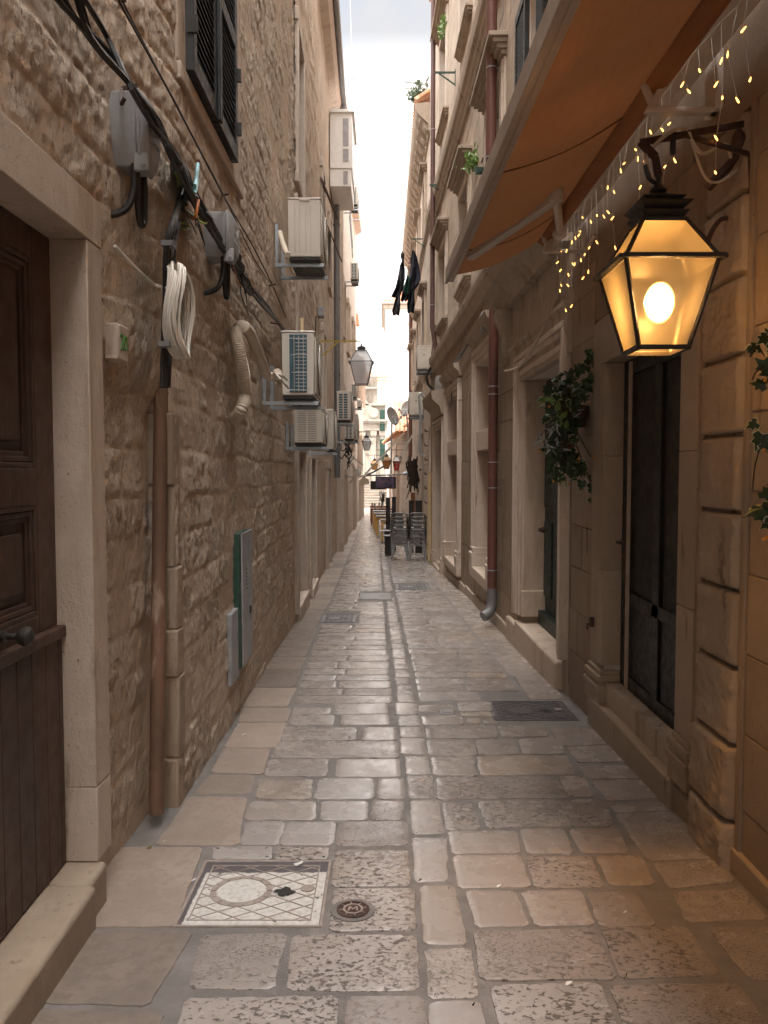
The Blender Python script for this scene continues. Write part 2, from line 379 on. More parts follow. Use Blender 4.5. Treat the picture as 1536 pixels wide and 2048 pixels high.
MAT['orange'] = M('orange_wire', (.55, .18, .03), (.5, .16, .03), 9, .4)
MAT['flower'] = M('red_brown_flower', (.19, .045, .02), (.13, .03, .018), 40, .7)
MAT['yberry'] = M('orange_berry', (.62, .26, .02), (.55, .22, .02), 40, .5)
def leafmat(name, c1, c2, edge):
    m, t, p, o = newmat(name); k = NT(t)
    a = k.mix(k.noise(16, 3), c1, c2); a = k.mix(k.ramp(k.attr('tint'), .62, .72), a, edge)
    k.l(a, p.inputs['Base Color']); p.inputs['Roughness'].default_value = .45
    tr = k.n('ShaderNodeBsdfTranslucent'); k.l(a, tr.inputs['Color']); ms = k.n('ShaderNodeMixShader'); ms.inputs[0].default_value = .25
    k.l(p.outputs[0], ms.inputs[1]); k.l(tr.outputs[0], ms.inputs[2]); k.l(ms.outputs[0], o.inputs['Surface']); return m
MAT['ivy'] = leafmat('variegated_ivy', (.014, .036, .011), (.03, .06, .018), (.50, .50, .34))
MAT['ivy_dark'] = leafmat('dark_ivy', (.012, .028, .010), (.022, .045, .014), (.03, .06, .018))
MAT['silver'] = leafmat('silver_leaf', (.36, .38, .37), (.28, .31, .29), (.42, .43, .41))
MAT['lime'] = leafmat('pale_green_leaf', (.12, .22, .05), (.17, .27, .08), (.3, .36, .16))
MAT['bush'] = leafmat('grey_green_bush', (.07, .11, .06), (.11, .15, .10), (.14, .18, .12))
def fabric():
    m, t, p, o = newmat('orange_awning_fabric'); k = NT(t)
    a = k.mix(k.noise(3, 4), (.33, .145, .058), (.27, .115, .046)); a = k.mix(k.ramp(k.noise(60, 2, .5, (1, .15, 1)), .4, .7, 0, .25), a, (.24, .085, .025))
    k.l(a, p.inputs['Base Color']); p.inputs['Roughness'].default_value = .9
    tr = k.n('ShaderNodeBsdfTranslucent'); k.l(a, tr.inputs['Color']); ms = k.n('ShaderNodeMixShader'); ms.inputs[0].default_value = .10
    k.l(p.outputs[0], ms.inputs[1]); k.l(tr.outputs[0], ms.inputs[2]); k.l(ms.outputs[0], o.inputs['Surface'])
    k.l(k.bump(k.noise(5, 3, .5, (1, .5, 1)), .4, .03), p.inputs['Normal']); return m
MAT['fabric'] = fabric()
def frosted(name, col, clear=.25, trans=.6):
    m, t, p, o = newmat(name); k = NT(t)
    p.inputs['Base Color'].default_value = col + (1,); p.inputs['Roughness'].default_value = .25
    tr = k.n('ShaderNodeBsdfTranslucent'); tr.inputs['Color'].default_value = col + (1,)
    tp = k.n('ShaderNodeBsdfTransparent')
    a = k.n('ShaderNodeMixShader'); a.inputs[0].default_value = trans; k.l(p.outputs[0], a.inputs[1]); k.l(tr.outputs[0], a.inputs[2])
    b = k.n('ShaderNodeMixShader'); b.inputs[0].default_value = clear; k.l(a.outputs[0], b.inputs[1]); k.l(tp.outputs[0], b.inputs[2])
    k.l(b.outputs[0], o.inputs['Surface']); return m
def rough_glass(name, col, refr=.7, rough=.3):
    m, t, p, o = newmat(name); k = NT(t)
    p.inputs['Base Color'].default_value = col + (1,); p.inputs['Roughness'].default_value = .3
    tr = k.n('ShaderNodeBsdfTranslucent'); tr.inputs['Color'].default_value = col + (1,)
    rf = k.n('ShaderNodeBsdfRefraction'); rf.inputs['Roughness'].default_value = rough; rf.inputs['IOR'].default_value = 1.18; rf.inputs['Color'].default_value = (.95, .92, .86, 1)
    a = k.n('ShaderNodeMixShader'); a.inputs[0].default_value = .5; k.l(p.outputs[0], a.inputs[1]); k.l(tr.outputs[0], a.inputs[2])
    b = k.n('ShaderNodeMixShader'); b.inputs[0].default_value = refr; k.l(a.outputs[0], b.inputs[1]); k.l(rf.outputs[0], b.inputs[2])
    k.l(b.outputs[0], o.inputs['Surface']); return m
MAT['frost'] = rough_glass('frosted_lamp_glass', (.155, .14, .118), .62, .36)
MAT['frost_far'] = frosted('pale_lamp_glass', (.85, .85, .86), .30, .72)
MAT['amber_glass'] = frosted('amber_lamp_glass', (.80, .52, .22), .1, .6)
def glass():
    m, t, p, o = newmat('window_glass'); k = NT(t)
    p.inputs['Base Color'].default_value = (.03, .035, .04, 1); p.inputs['Roughness'].default_value = .08; p.inputs['Specular IOR Level'].default_value = .7; return m
MAT['glass'] = glass()
def emit(name, col, s):
    m, t, p, o = newmat(name); k = NT(t)
    e = k.n('ShaderNodeEmission'); e.inputs['Color'].default_value = col + (1,); e.inputs['Strength'].default_value = s
    k.l(e.outputs[0], o.inputs['Surface']); return m
MAT['bulb'] = emit('lit_bulb', (1.0, .68, .32), 22)
MAT['halo_shell'] = frosted('bulb_halo_shell', (.75, .5, .22), .45, .9)  # translucent shell material for the added halo around the bulb
MAT['seam'] = M('awning_seam', (.16, .065, .02), (.13, .05, .018), 9, .9)
MAT['fairy'] = emit('lit_fairy_bulb', (1.0, .42, .09), 2.4)
def screen():
    m, t, p, o = newmat('picture_panel'); k = NT(t)
    c = k.mix(k.ramp(k.noise(5, 5, .6, (1, 1, 2.2)), .35, .7), (.03, .06, .17), (.25, .12, .13)); c = k.mix(k.ramp(k.noise(9, 4, .6), .55, .7), c, (.02, .02, .03))
    k.l(c, p.inputs['Base Color']); p.inputs['Roughness'].default_value = .3; return m
MAT['screen'] = screen()
def painted_iron():
    m, t, p, o = newmat('white_painted_cover'); k = NT(t)
    s = k.n('ShaderNodeSeparateXYZ'); k.l(k.co, s.inputs[0])
    e = k.math('ADD', s.outputs['Y'], k.math('MULTIPLY', k.math('SUBTRACT', k.noise(22, 5, .6), .5), .05))
    band = k.ramp(e, .165, .172)               # the far strip was never painted
    e2 = k.math('ADD', s.outputs['X'], k.math('MULTIPLY', k.math('SUBTRACT', k.noise(30, 5, .6), .5), .02))
    side = k.ramp(e2, -.262, -.256, 1, 0)
    chip = k.ramp(k.noise(11, 6, .68), .62, .65)
    f = k.math('MAXIMUM', k.math('MAXIMUM', band, side), chip)
    wht = k.mix(k.ramp(k.noise(40, 4), .4, .7), (.60, .575, .54), (.46, .42, .38))
    c = k.mix(f, wht, (.085, .07, .075)); k.l(c, p.inputs['Base Color']); p.inputs['Roughness'].default_value = .55
    k.l(k.bump(k.noise(90, 4), .25, .004), p.inputs['Normal']); return m
MAT['cover_white'] = painted_iron()
MAT['cover_line'] = M('worn_iron_ridge', (.36, .30, .26), (.25, .20, .175), 15, .6)
MAT['cover_dark'] = M('dark_cast_iron', (.105, .093, .10), (.075, .066, .07), 10, .42, metal=.3, bump=.3, bscale=120)
MAT['cover_grey'] = M('grey_cast_iron', (.30, .285, .285), (.235, .225, .225), 10, .42, metal=.3, bump=.3, bscale=80)
# ================================================================== SETTING: street
COV = [(-.82, -.24, 3.01, 3.58), (.83, 1.47, 5.92, 6.50), (-.88, -.38, 10.75, 11.5), (-.42, .12, 13.3, 14.2), (.22, .86, 14.7, 15.7)]
def cl_(y): return float(np.interp(y, [2, 4, 14.6, 40], [.125, .125, 0.0, -.25]))
def cr_(y): return float(np.interp(y, [2, 2.8, 4, 7.6, 14.6, 40], [.34, .34, .30, .26, .18, -.1]))
def lm_(y): return float(np.interp(y, [2, 6, 9, 20, 40], [-.71, -.74, -.82, -.98, -1.1]))
def rm_(y): return float(np.interp(y, [2, 7, 11, 17, 22, 40], [1.22, 1.19, 1.10, 1.02, .95, .7]))
class Pave:
    def __init__(s): s.v = []; s.f = []; s.t = []; s.p = []
    def stone(s, q, pit=None, gap=.007, tint=None, dz=None, step=.05, rough=.006, bulge=1.0):
        q = [Vector((p[0], p[1])) for p in q]; c = sum(q, Vector((0, 0))) / 4
        n4 = len(q)
        if sum(q[i].x * q[(i + 1) % n4].y - q[(i + 1) % n4].x * q[i].y for i in range(n4)) < 0: q.reverse()
        size = min((q[0] - q[1]).length, (q[1] - q[2]).length)
        pts = []
        rc = min(.02, size * .1)
        for i in range(4):
            a, b = q[i], q[(i + 1) % 4]; d = b - a; L = d.length
            if L < .02: return
            u = d / L; n = Vector((u.y, -u.x)); m = max(int(L / step), 2)
            sd_ = random.random() * 50
            for k in range(m):
                t = (rc + (L - 2 * rc) * k / (m - 1)) / L
                w = (float(fbm(np.array([t * L * 14 + sd_]), np.array([sd_ * 3.1]), 4, 0, .65)[0]) - .5) * 2 * rough
                pts.append(a + d * t - n * (gap + rough * .4) + n * w)
        N = len(pts); nr = []
        for i in range(N):
            d = (pts[(i + 1) % N] - pts[i - 1]); d.normalize(); nr.append(Vector((-d.y, d.x)))
        c = sum(pts, Vector((0, 0))) / N
        tint = random.random() if tint is None else tint
        pit = max(0, min(1, random.gauss(.38, .2))) if pit is None else pit
        dz = random.uniform(-.0018, .0022) if dz is None else dz
        tx, ty = random.uniform(-.004, .004), random.uniform(-.004, .004)
        b0 = len(s.v)
        r2 = min(.035, size * .28)
        for ins, h in ((0, -.008), (.0022, -.0012), (.006, -.0002), (r2, .0002 * bulge)):
            for i in range(N):
                p = pts[i] + nr[i] * ins
                s.v.append((p.x, p.y, gz(p.y) + h + dz + (p.x - c.x) * tx + (p.y - c.y) * ty))
        s.v.append((c.x, c.y, gz(c.y) + .0004 * bulge + dz))
        for r_ in range(3):
            for i in range(N):
                j = (i + 1) % N; s.f.append((b0 + r_ * N + i, b0 + r_ * N + j, b0 + (r_ + 1) * N + j, b0 + (r_ + 1) * N + i))
        for i in range(N): s.f.append((b0 + 3 * N + i, b0 + 3 * N + (i + 1) % N, b0 + 4 * N))
        k = 4 * N + 1; s.t += [tint] * k; s.p += [pit] * k
    def build(s, name, mat):
        me = bpy.data.meshes.new(name); me.from_pydata(s.v, [], s.f); me.update()
        for nm, d in (('tint', s.t), ('pit', s.p)):
            a = me.attributes.new(nm, 'FLOAT', 'POINT'); a.data.foreach_set('value', np.array(d, dtype=np.float32))
        o = link(name, me, mat, None, 0, 28); return tag(o, kind='structure')
pv = Pave(); mg = Pave()
def px_stones(P, ox, oy, sc, rows, **kw):
    for r_ in rows:
        pit = r_[8] if len(r_) > 8 else random.uniform(.05, .4)
        q = [ground_at(ox + r_[i] / sc, oy + r_[i + 1] / sc).xy for i in (0, 2, 4, 6)]
        P.stone(q, pit, gap=-.0065, step=.03, rough=.010, **kw)
B_ = [(730,42,958,42,948,85,718,88), (978,22,1300,18,1312,82,972,86), (712,92,985,92,970,152,704,152), (1022,88,1310,85,1325,150,1018,152),
 (670,160,1120,165,1110,245,640,250,.9), (1160,168,1358,165,1362,246,1150,250), (640,255,1365,252,1378,355,582,355,.95), (575,365,945,360,935,470,550,468,.7),
 (995,362,1375,358,1390,468,985,470), (515,485,845,485,838,608,495,605,1), (890,480,1222,480,1225,605,850,610), (1245,480,1405,478,1412,603,1245,605),
 (470,622,865,625,865,738,420,735), (900,622,1190,620,1180,738,890,738), (1215,615,1405,615,1405,735,1200,735,.6), (435,745,680,745,635,890,390,890),
 (690,750,990,745,970,890,640,890,.1), (1010,745,1430,740,1430,890,980,895,.6), (240,898,600,898,590,980,230,980,.1), (635,900,945,898,945,975,610,980,1),
 (985,920,1430,918,1445,1140,960,1145,.65), (980,1160,1475,1160,1480,1415,945,1420,.55), (165,1440,690,1430,605,1775,80,1770,.85), (720,1440,1480,1440,1500,1780,680,1780,1),
 (60,1830,1005,1815,990,2090,0,2090,.8), (1050,1815,1530,1815,1560,2090,1040,2090,.45)]
A_ = [(280,15,415,15,415,90,280,90), (300,95,430,95,430,160,295,158), (310,165,440,168,445,228,305,228), (310,232,455,235,470,332,310,330), (340,345,480,345,490,455,345,455),
 (355,460,505,460,515,600,360,600,.9), (370,617,545,617,578,822,380,825), (380,845,590,845,600,1110,395,1115), (430,1140,645,1138,720,1500,455,1495,.1), (460,1525,735,1520,790,1830,480,1830,.8), (490,1850,810,1845,850,2090,480,2090,.2),
 (420,28,625,25,640,68,420,68,.6), (660,12,865,8,875,65,670,70), (440,98,690,92,695,150,445,152), (680,74,880,72,890,98,690,98), (720,112,795,110,800,145,715,145), (815,110,890,108,905,140,825,142),
 (458,160,890,155,910,232,470,235,.6), (905,152,1200,150,1215,222,935,228), (470,242,760,245,785,340,480,340,1), (775,240,1010,240,1040,333,790,335,.5), (1030,238,1290,230,1320,330,1060,333),
 (495,350,755,345,785,465,515,463), (780,345,1330,338,1390,455,805,462,.1), (530,475,1250,468,1350,600,535,610,.9), (1280,470,1440,465,1500,590,1350,595), (562,628,745,628,800,790,595,795,.8),
 (785,620,1570,608,1620,772,835,782,.85), (605,805,1030,800,1045,938,625,945,.1), (1045,790,1310,785,1375,940,1090,940,.1), (1340,790,1650,785,1710,935,1420,935), (635,955,1045,952,1115,1150,665,1158,.1),
 (1080,955,1480,950,1560,1145,1135,1150,.6), (1510,955,1790,950,1880,1130,1600,1140,.2), (710,1165,1015,1168,1105,1390,770,1390,.1), (1045,1175,1420,1165,1505,1385,1140,1390,.4), (1450,1175,1760,1170,1880,1390,1540,1390,.4),
 (755,1420,1500,1405,1640,1715,800,1720,.72)]
C_ = [(600,1600,1000,1600,1150,1820,690,1840,.95), (100,1870,600,1858,690,2080,150,2080,.95), (640,1870,1230,1855,1400,2080,720,2080,.7)]
px_stones(pv, 350, 1400, 3.072, B_); px_stones(pv, 700, 1400, 3.072, A_); px_stones(pv, 936, 1150, 2.28, C_)
RMg = [(370,700,565,690,640,770,430,780,.9), (450,785,660,775,720,850,500,855,.9), (500,870,720,865,790,925,540,930,.9), (560,940,810,930,870,1015,640,1030,.3), (640,1040,900,1030,940,1070,670,1080,.4),
 (670,1085,960,1075,1120,1290,820,1300,1), (840,1310,1150,1300,1220,1400,920,1430,1), (930,1440,1250,1430,1368,1570,1000,1580,1), (1090,1600,1400,1600,1560,1850,1280,1840,.7)]
LMg = [(410,50,715,50,695,130,390,135), (390,138,690,138,630,290,300,290), (300,295,590,300,540,455,215,445,.6), (210,455,490,460,465,575,110,580), (90,590,440,595,390,890,-120,890,.5)]
LM2 = [(340,1140,1040,1135,900,1545,60,1545,.5), (330,1560,990,1565,760,1950,110,1930,.45), (60,1970,840,1975,790,2200,-100,2200,.3)]
px_stones(pv, 936, 1150, 2.28, RMg); px_stones(mg, 350, 1400, 3.072, LMg); px_stones(mg, 0, 1250, 2.56, LM2)
def row_stones(P, x0f, x1f, y0, y1, rmin, rmax, smin, smax, gap=.003, **kw):
    y = y0
    while y < y1:
        h = random.uniform(rmin, rmax) * (1 if y < 18 else 1.5)
        ya, yb = y, min(y + h, y1 + .1); ym = (ya + yb) / 2; y = yb
        iv = [(x0f(ym), x1f(ym))]
        for a, b, c, d in COV:
            if c - .02 < yb and d + .02 > ya:
                nv = []
                for u, w in iv:
                    if b < u or a > w: nv.append((u, w)); continue
                    if a - u > .06: nv.append((u, a - .015))
                    if w - b > .06: nv.append((b + .015, w))
                iv = nv
        for u, w in iv:
            L = w - u; n = max(1, round(L / random.uniform(smin, smax)))
            cuts = [0] + sorted((k + random.uniform(-.28, .28)) / n for k in range(1, n)) + [1]
            for k in range(n):
                j0 = random.uniform(-.012, .012)
                P.stone([(u + L * cuts[k], ya), (u + L * cuts[k + 1], ya), (u + L * cuts[k + 1] + j0, yb), (u + L * cuts[k] + j0, yb)],
                        gap=gap + random.uniform(-.001, .005), step=.06 if y < 9 else .14, rough=.006 if y < 12 else .004, **kw)
row_stones(pv, lambda y: lm_(y) + .015, lambda y: cl_(y) - .02, 6.42, 46, .24, .36, .38, .62)
row_stones(pv, lambda y: cl_(y) + .01, lambda y: cr_(y) - .01, 6.45, 46, .24, .42, .3, .4)
row_stones(pv, lambda y: cr_(y) + .02, lambda y: rm_(y) - .015, 6.50, 46, .24, .36, .38, .6)
row_stones(pv, lambda y: rm_(y) + .01, lambda y: XR(y) - .02, 6.55, 46, .6, 1.3, .6, .8)
row_stones(mg, lambda y: XL(y) - .02, lambda y: lm_(y) - .01, 6.32, 46, .5, .9, .5, .7, gap=.003)
row_stones(pv, lambda y: -1.25, lambda y: 1.5, .3, 2.2, .45, .6, .5, .8)
row_stones(pv, lambda y: -3.2 if y > 50 else -1.3, lambda y: .9, 46, 57, .8, 1.2, .7, 1.1)
for p in pv.p: pass
pv.build('street_paving', MAT['paver']); mg.build('margin_paving', MAT['margin'])
# mortar bed / ground sheet reaching far out
xs = [-300, -60, -12, -3, -1.5, -.75, 0, .75, 1.6, 3, 12, 60, 300]; ys = [-200, -40, -10, -2] + [i * .5 for i in range(0, 64)] + [34, 40, 50, 60, 80, 120, 300]
me = bpy.data.meshes.new('ground')
V = [(x, y, gz(y) - .0048) for y in ys for x in xs]; nx = len(xs)
me.from_pydata(V, [], [(j * nx + i, j * nx + i + 1, (j + 1) * nx + i + 1, (j + 1) * nx + i) for j in range(len(ys) - 1) for i in range(nx - 1)])
tag(link('ground', me, MAT['mortar'], None, 0, 60), kind='structure')

# ------------------------------------------------------------------ rough stone walls (real relief)
def stone_wall(name, base, sd, y0, y1, z0, z1, sy, sz, parent, openings=(), amp=.035, seed=1, ch=(.18, .26), cw=(.22, .46), mat='rough', smooth=.0, joint=.018):
    rs = np.random.RandomState(seed)
    ny = int((y1 - y0) / sy) + 1; nz = int((z1 - z0) / sz) + 1
    Y, Z = np.meshgrid(np.linspace(y0, y1, ny), np.linspace(z0, z1, nz), indexing='ij')
    wz = Z + (fbm(Y * 1.1, Z * 1.1, 3, seed) - .5) * .09; wy = Y + (fbm(Y * 1.7, Z * 1.7, 3, seed + 5) - .5) * .10
    edges = [z0 - .6]
    while edges[-1] < z1 + .6: edges.append(edges[-1] + rs.uniform(*ch))
    edges = np.array(edges); ci = np.clip(np.searchsorted(edges, wz) - 1, 0, len(edges) - 2)
    dz = np.minimum(wz - edges[ci], edges[ci + 1] - wz)
    dy = np.zeros_like(dz); bid = np.zeros(dz.shape, dtype=np.int64)
    for c in range(len(edges) - 1):
        e = [y0 - rs.uniform(.3, .9)]
        while e[-1] < y1 + .6: e.append(e[-1] + rs.uniform(*cw))
        e = np.array(e); m = ci == c
        if not m.any(): continue
        k = np.clip(np.searchsorted(e, wy[m]) - 1, 0, len(e) - 2)
        dy[m] = np.minimum(wy[m] - e[k], e[k + 1] - wy[m]); bid[m] = c * 1000 + k
    d = np.minimum(dz, dy) + (fbm(Y * 9, Z * 9, 4, seed + 9) - .5) * .04
    t = np.clip((d - .004) / joint, 0, 1); mask = t * t * (3 - 2 * t)
    rnd = _h(bid, bid * 7 + 3, seed); rnd2 = _h(bid, bid * 13 + 1, seed + 2)
    burial = np.clip((fbm(Y * .8, Z * .8, 3, seed + 31) - .40) * 3, 0, 1) * .75 + .2   # mortar smeared over some stones
    vis = mask * np.clip((rnd2 + burial) - .28, .2, 1)
    h = vis * (amp * (.35 + .45 * rnd)) + (.4 + .6 * vis) * (fbm(Y * 34, Z * 17, 4, seed + 3, .74) - .5) * .033 + (fbm(Y * 3.0, Z * 3.0, 3, seed + 4) - .5) * .016
    h = h + vis * (vnoise(Y * 44, Z * 24, seed + 8) - .5) * .014
    X = base(Y, Z) + sd * h
    co = np.stack([X, Y, Z], -1).reshape(-1, 3).astype(np.float32)
    idx = np.arange(ny * nz).reshape(ny, nz)
    q = np.stack([idx[:-1, :-1], idx[1:, :-1], idx[1:, 1:], idx[:-1, 1:]], -1)
    keep = np.ones(q.shape[:2], bool); yc = (Y[:-1, :-1] + Y[1:, 1:]) / 2; zc = (Z[:-1, :-1] + Z[1:, 1:]) / 2
    for a, b, c, dd in openings: keep &= ~((yc > a) & (yc < b) & (zc > c) & (zc < dd))
    q = q[keep]
    if sd < 0: q = q[:, ::-1]
    me = bpy.data.meshes.new(name); me.vertices.add(len(co)); me.vertices.foreach_set('co', co.ravel())
    me.loops.add(q.size); me.loops.foreach_set('vertex_index', q.ravel().astype(np.int32)); me.polygons.add(len(q))
    me.polygons.foreach_set('loop_start', np.arange(0, q.size, 4, dtype=np.int32)); me.polygons.foreach_set('loop_total', np.full(len(q), 4, dtype=np.int32))
    me.update(calc_edges=True); me.validate()
    for nm, a in (('tint', rnd), ('mask', np.clip(vis * 1.3, 0, 1))):
        at = me.attributes.new(nm, 'FLOAT', 'POINT'); at.data.foreach_set('value', a.ravel().astype(np.float32))
    o = link(name, me, MAT[mat], parent, 0, 0); me.polygons.foreach_set('use_smooth', [True] * len(me.polygons)); return o
XLv = lambda Y: np.interp(Y, [-4, 3.5, 4.3, 6, 8, 11, 16.4, 22, 30, 36, 44], [-1.22, -1.22, -1.115, -1.12, -1.16, -1.2, -1.32, -1.41, -1.40, -1.30, -1.17])
def base_l1(Y, Z):
    lo = np.where(Y < 4.225, -1.235, np.interp(Y, [4.2, 6, 8, 11], [-1.10, -1.12, -1.16, -1.2]))
    hi = XLv(Y); k = np.clip((Z - 1.95) / .25, 0, 1)
    return lo * (1 - k) + hi * k - .012

# ================================================================== LEFT: house with the brown door
L1 = thing('stone_house', 'rough limestone house with the brown panelled door and number 20 plaque', 'house', (-1.3, 3.0, -.12))
WIN = (5.02, 6.42, 4.03, 5.75)
stone_wall('wall', base_l1, 1, .9, 11.0, -.6, 8.2, .022, .016, L1, [(1.7, 3.345, -1, 2.74), (4.60, 5.94, 3.90, 5.60)], amp=.014, seed=4)
mb = MB(); mb.box(-3.0, -1.26, -12.2, .9, -.6, 12.6); mb.box(-3.0, -1.2, .9, 11.0, 8.2, 12.6); mb.box(-3, -1.5, .9, 2.0, -.6, 8.2); mb.box(-3, -1.5, 3.3, 4.5, -.6, 8.2); mb.box(-3, -1.5, 6.0, 11, -.6, 8.2); mb.box(-3, -1.5, 2, 3.3, 2.8, 8.2); mb.box(-3, -1.5, 4.5, 6.0, -.6, 3.8); mb.box(-3, -1.5, 4.5, 6.0, 5.7, 8.2)
mb.build('rear_wall', MAT['plaster'], L1)
# the rough corner stone that stands proud beside the rusty conduit
mb = MB(); zz = -.35
while zz < 1.95:
    h = random.uniform(.24, .46); mb.cur = random.random(); mb.box(-1.3, -1.098 + random.uniform(-.012, .004), 4.222 + random.uniform(-.012, .012), 4.36, zz + .0008, min(zz + h, 1.97) - .0008); zz += h
mb.build('corner_stone', MAT['rustic'], L1, bev=.012, seg=2)
mb = MB()
for (a, b) in ((3.195, 3.355), (1.78, 1.94)):
    zs = [.05, .36, 2.56] if a > 3 else [.05, 2.56]
    for z0, z1 in zip(zs, zs[1:]):
        mb.cur = random.random(); mb.box(-1.5, -1.168, a, b, z0 + .0003, z1 - .0003)
mb.cur = .5; mb.box(-1.5, -1.166, 1.78, 3.355, 2.56, 2.745)
mb.build('doorway_frame', MAT['frame'], L1, bev=.005, seg=2)
mb = MB(); mb.cur = .4; mb.box(-1.55, -1.112, .4, 3.02, -.35, .049); mb.cur = .7; mb.box(-1.55, -1.14, 3.022, 3.22, -.35, .047)
mb.build('door_step', MAT['rustic'], L1, bev=.02, seg=3)
# door leaf
Xd = lambda y: -1.345
mb = MB()
mb.wblk(Xd, 1, 1.94, 3.195, .054, 2.56, 0, .05)
def panel(y0, y1, z0, z1, X=Xd, m=mb, o=.0):
    for i, (ins, out) in enumerate(((0, .028), (.022, .022), (.04, .012))):
        a, b, c, d = y0 + ins, y1 - ins, z0 + ins, z1 - ins; w = .02
        for q in ((a, a + w, c, d), (b - w, b, c, d), (a + w, b - w, c, c + w), (a + w, b - w, d - w, d)): m.wblk(X, 1, *q, out + o, .01)
    m.wblk(X, 1, y0 + .10, y1 - .10, z0 + .10, z1 - .10, .016 + o, .01)
for q in ((1.94, 2.06, 1.03, 2.56), (3.03, 3.195, 1.03, 2.56), (2.06, 3.03, 1.52, 1.66), (2.06, 3.03, 1.03, 1.10), (2.06, 3.03, 2.44, 2.56), (2.48, 2.60, 1.66, 2.44), (2.48, 2.60, 1.10, 1.52)): mb.wblk(Xd, 1, *q, .03, .01)
for q in ((2.06, 2.48, 1.66, 2.44), (2.60, 3.03, 1.66, 2.44), (2.06, 2.48, 1.10, 1.52), (2.60, 3.03, 1.10, 1.52)): panel(*q)
y = 1.945
while y < 3.17:
    mb.wblk(Xd, 1, y, min(y + .118, 3.192), .056, .985, .048, .01); y += .121
mb.wblk(Xd, 1, 1.942, 3.193, .985, 1.03, .066, .01)
door = mb.build('door', MAT['wood_dark'], L1, bev=.004)
kn = MB(); kn.lathe([(.001, .0), (.022, .0), (.022, .01), (.012, .018), (.012, .05), (.026, .058), (.034, .074), (.034, .088), (.024, .1), (.001, .104)], (-1.30, 2.70, 1.085), 20, 'x'); kn.build('knob', MAT['black_metal'], door)
# upper window with shutters
wf = MB(); Xw = lambda y: -1.125
for i, q in enumerate(((4.42, 4.60, 3.86, 5.78), (5.95, 6.30, 3.86, 5.78), (4.42, 6.30, 5.60, 5.83))): wf.cur = random.random(); wf.wblk(Xw, 1, q[0], q[1], q[2] + (.002 if i < 2 else 0), q[3] - (.185 if i < 2 else 0), .02, .35)
wf.cur = .6; wf.wblk(Xw, 1, 4.42, 6.36, 3.76, 3.855, .035, .35)
win = wf.build('window', MAT['frame'], L1, bev=.01, seg=3)
g = MB(); g.box(-1.36, -1.34, 4.6, 5.95, 3.86, 5.6); g.build('pane', MAT['glass'], win)
for s0, s1 in ((4.58, 5.24), (5.26, 5.94)):
    m = MB(); X = lambda y: -1.115
    for q in ((s0, s0 + .075, 3.88, 5.59), (s1 - .075, s1, 3.88, 5.59), (s0 + .075, s1 - .075, 3.88, 3.98), (s0 + .075, s1 - .075, 4.66, 4.76), (s0 + .075, s1 - .075, 5.49, 5.59)): m.wblk(X, 1, *q, .058, 0)
    z = 4.0
    while z < 5.46:
        if not 4.61 < z < 4.76:
            m.add([(-1.113, s0 + .07, z + .045), (-1.113, s1 - .07, z + .045), (-1.064, s1 - .07, z), (-1.064, s0 + .07, z), (-1.113, s0 + .07, z + .054), (-1.113, s1 - .07, z + .054), (-1.064, s1 - .07, z + .009), (-1.064, s0 + .07, z + .009)], [(3, 2, 1, 0), (4, 5, 6, 7), (0, 1, 5, 4), (1, 2, 6, 5), (2, 3, 7, 6), (3, 0, 4, 7)])
        z += .048
    m.wblk(lambda y: -1.056, 1, s1 - .03 if s0 < 5 else s0, (s1 + .012) if s0 < 5 else s0 + .02, 3.88, 5.59, .02, 0)
    m.build('shutter', MAT['shutter'], win, bev=.004)
for z in (4.08, 4.46, 5.2):
    for y in (4.58, 5.95): hg = MB(); hg.box(-1.09, -1.035, y - .012, y + .012, z, z + .09); hg.build('hinge', MAT['black_metal'], win)

# ------------------------------------------------------------------ LEFT: second house (two framed doorways)
L2 = thing('stone_house', 'brown rubble stone house with two framed doorways, beneath the air conditioners', 'house', (-1.3, 12.8, -.5))
dA = (10.95, 12.35, -.31, 1.92); dB = (13.5, 14.75, -.45, 1.85); wA = (11.25, 12.2, 5.7, 7.7)
stone_wall('wall', lambda Y, Z: XLv(Y) - .012 + 0 * Z, 1, 11.0, 16.5, -1, 12.4, .07, .035, L2, [(10.99, 12.37, -1, 1.93), (13.48, 14.77, -1, 1.86), (11.28, 12.17, 5.72, 7.68)], amp=.03, seed=11, ch=(.18, .3))
mb = MB(); mb.box(-3, -1.58, 11.0, 16.5, 2.1, 12.4); mb.box(-3, -1.62, 11, 16.5, -1, 2.1); mb.build('rear_wall', MAT['plaster'], L2)
for (a, b, c, d) in (dA, dB):
    f = MB()
    for q in ((a - .2, a, c, d), (b, b + .28, c, d), (a - .2, b + .28, d, d + .26)): f.cur = random.random(); f.wblk(XL, 1, *q, .045, .35)
    f.cur = .8; f.wblk(XL, 1, a - .1, b + .1, c - .5, c + .1, .07, .4)
    fr = f.build('doorway_frame', MAT['plaster'], L2, bev=.014, seg=3)
    m = MB(); X = lambda y: XL(y) - .24
    m.wblk(X, 1, a, b, c + .1, d, 0, .05)
    for q in ((a + .06, (a + b) / 2 - .04, c + .2, c + 1.0), ((a + b) / 2 + .04, b - .06, c + .2, c + 1.0), (a + .06, (a + b) / 2 - .04, c + 1.1, d - .1), ((a + b) / 2 + .04, b - .06, c + 1.1, d - .1)): m.wblk(X, 1, *q, .02, 0)
    m.build('door', MAT['brown_wood'] if a < 12 else MAT['wood_dark'], L2, bev=.006)
f = MB(); a, b, c, d = wA
for q in ((a - .16, a, c, d), (b, b + .16, c, d), (a - .2, b + .2, d, d + .18), (a - .22, b + .22, c - .14, c)): f.cur = random.random(); f.wblk(XL, 1, *q, .05, .3)
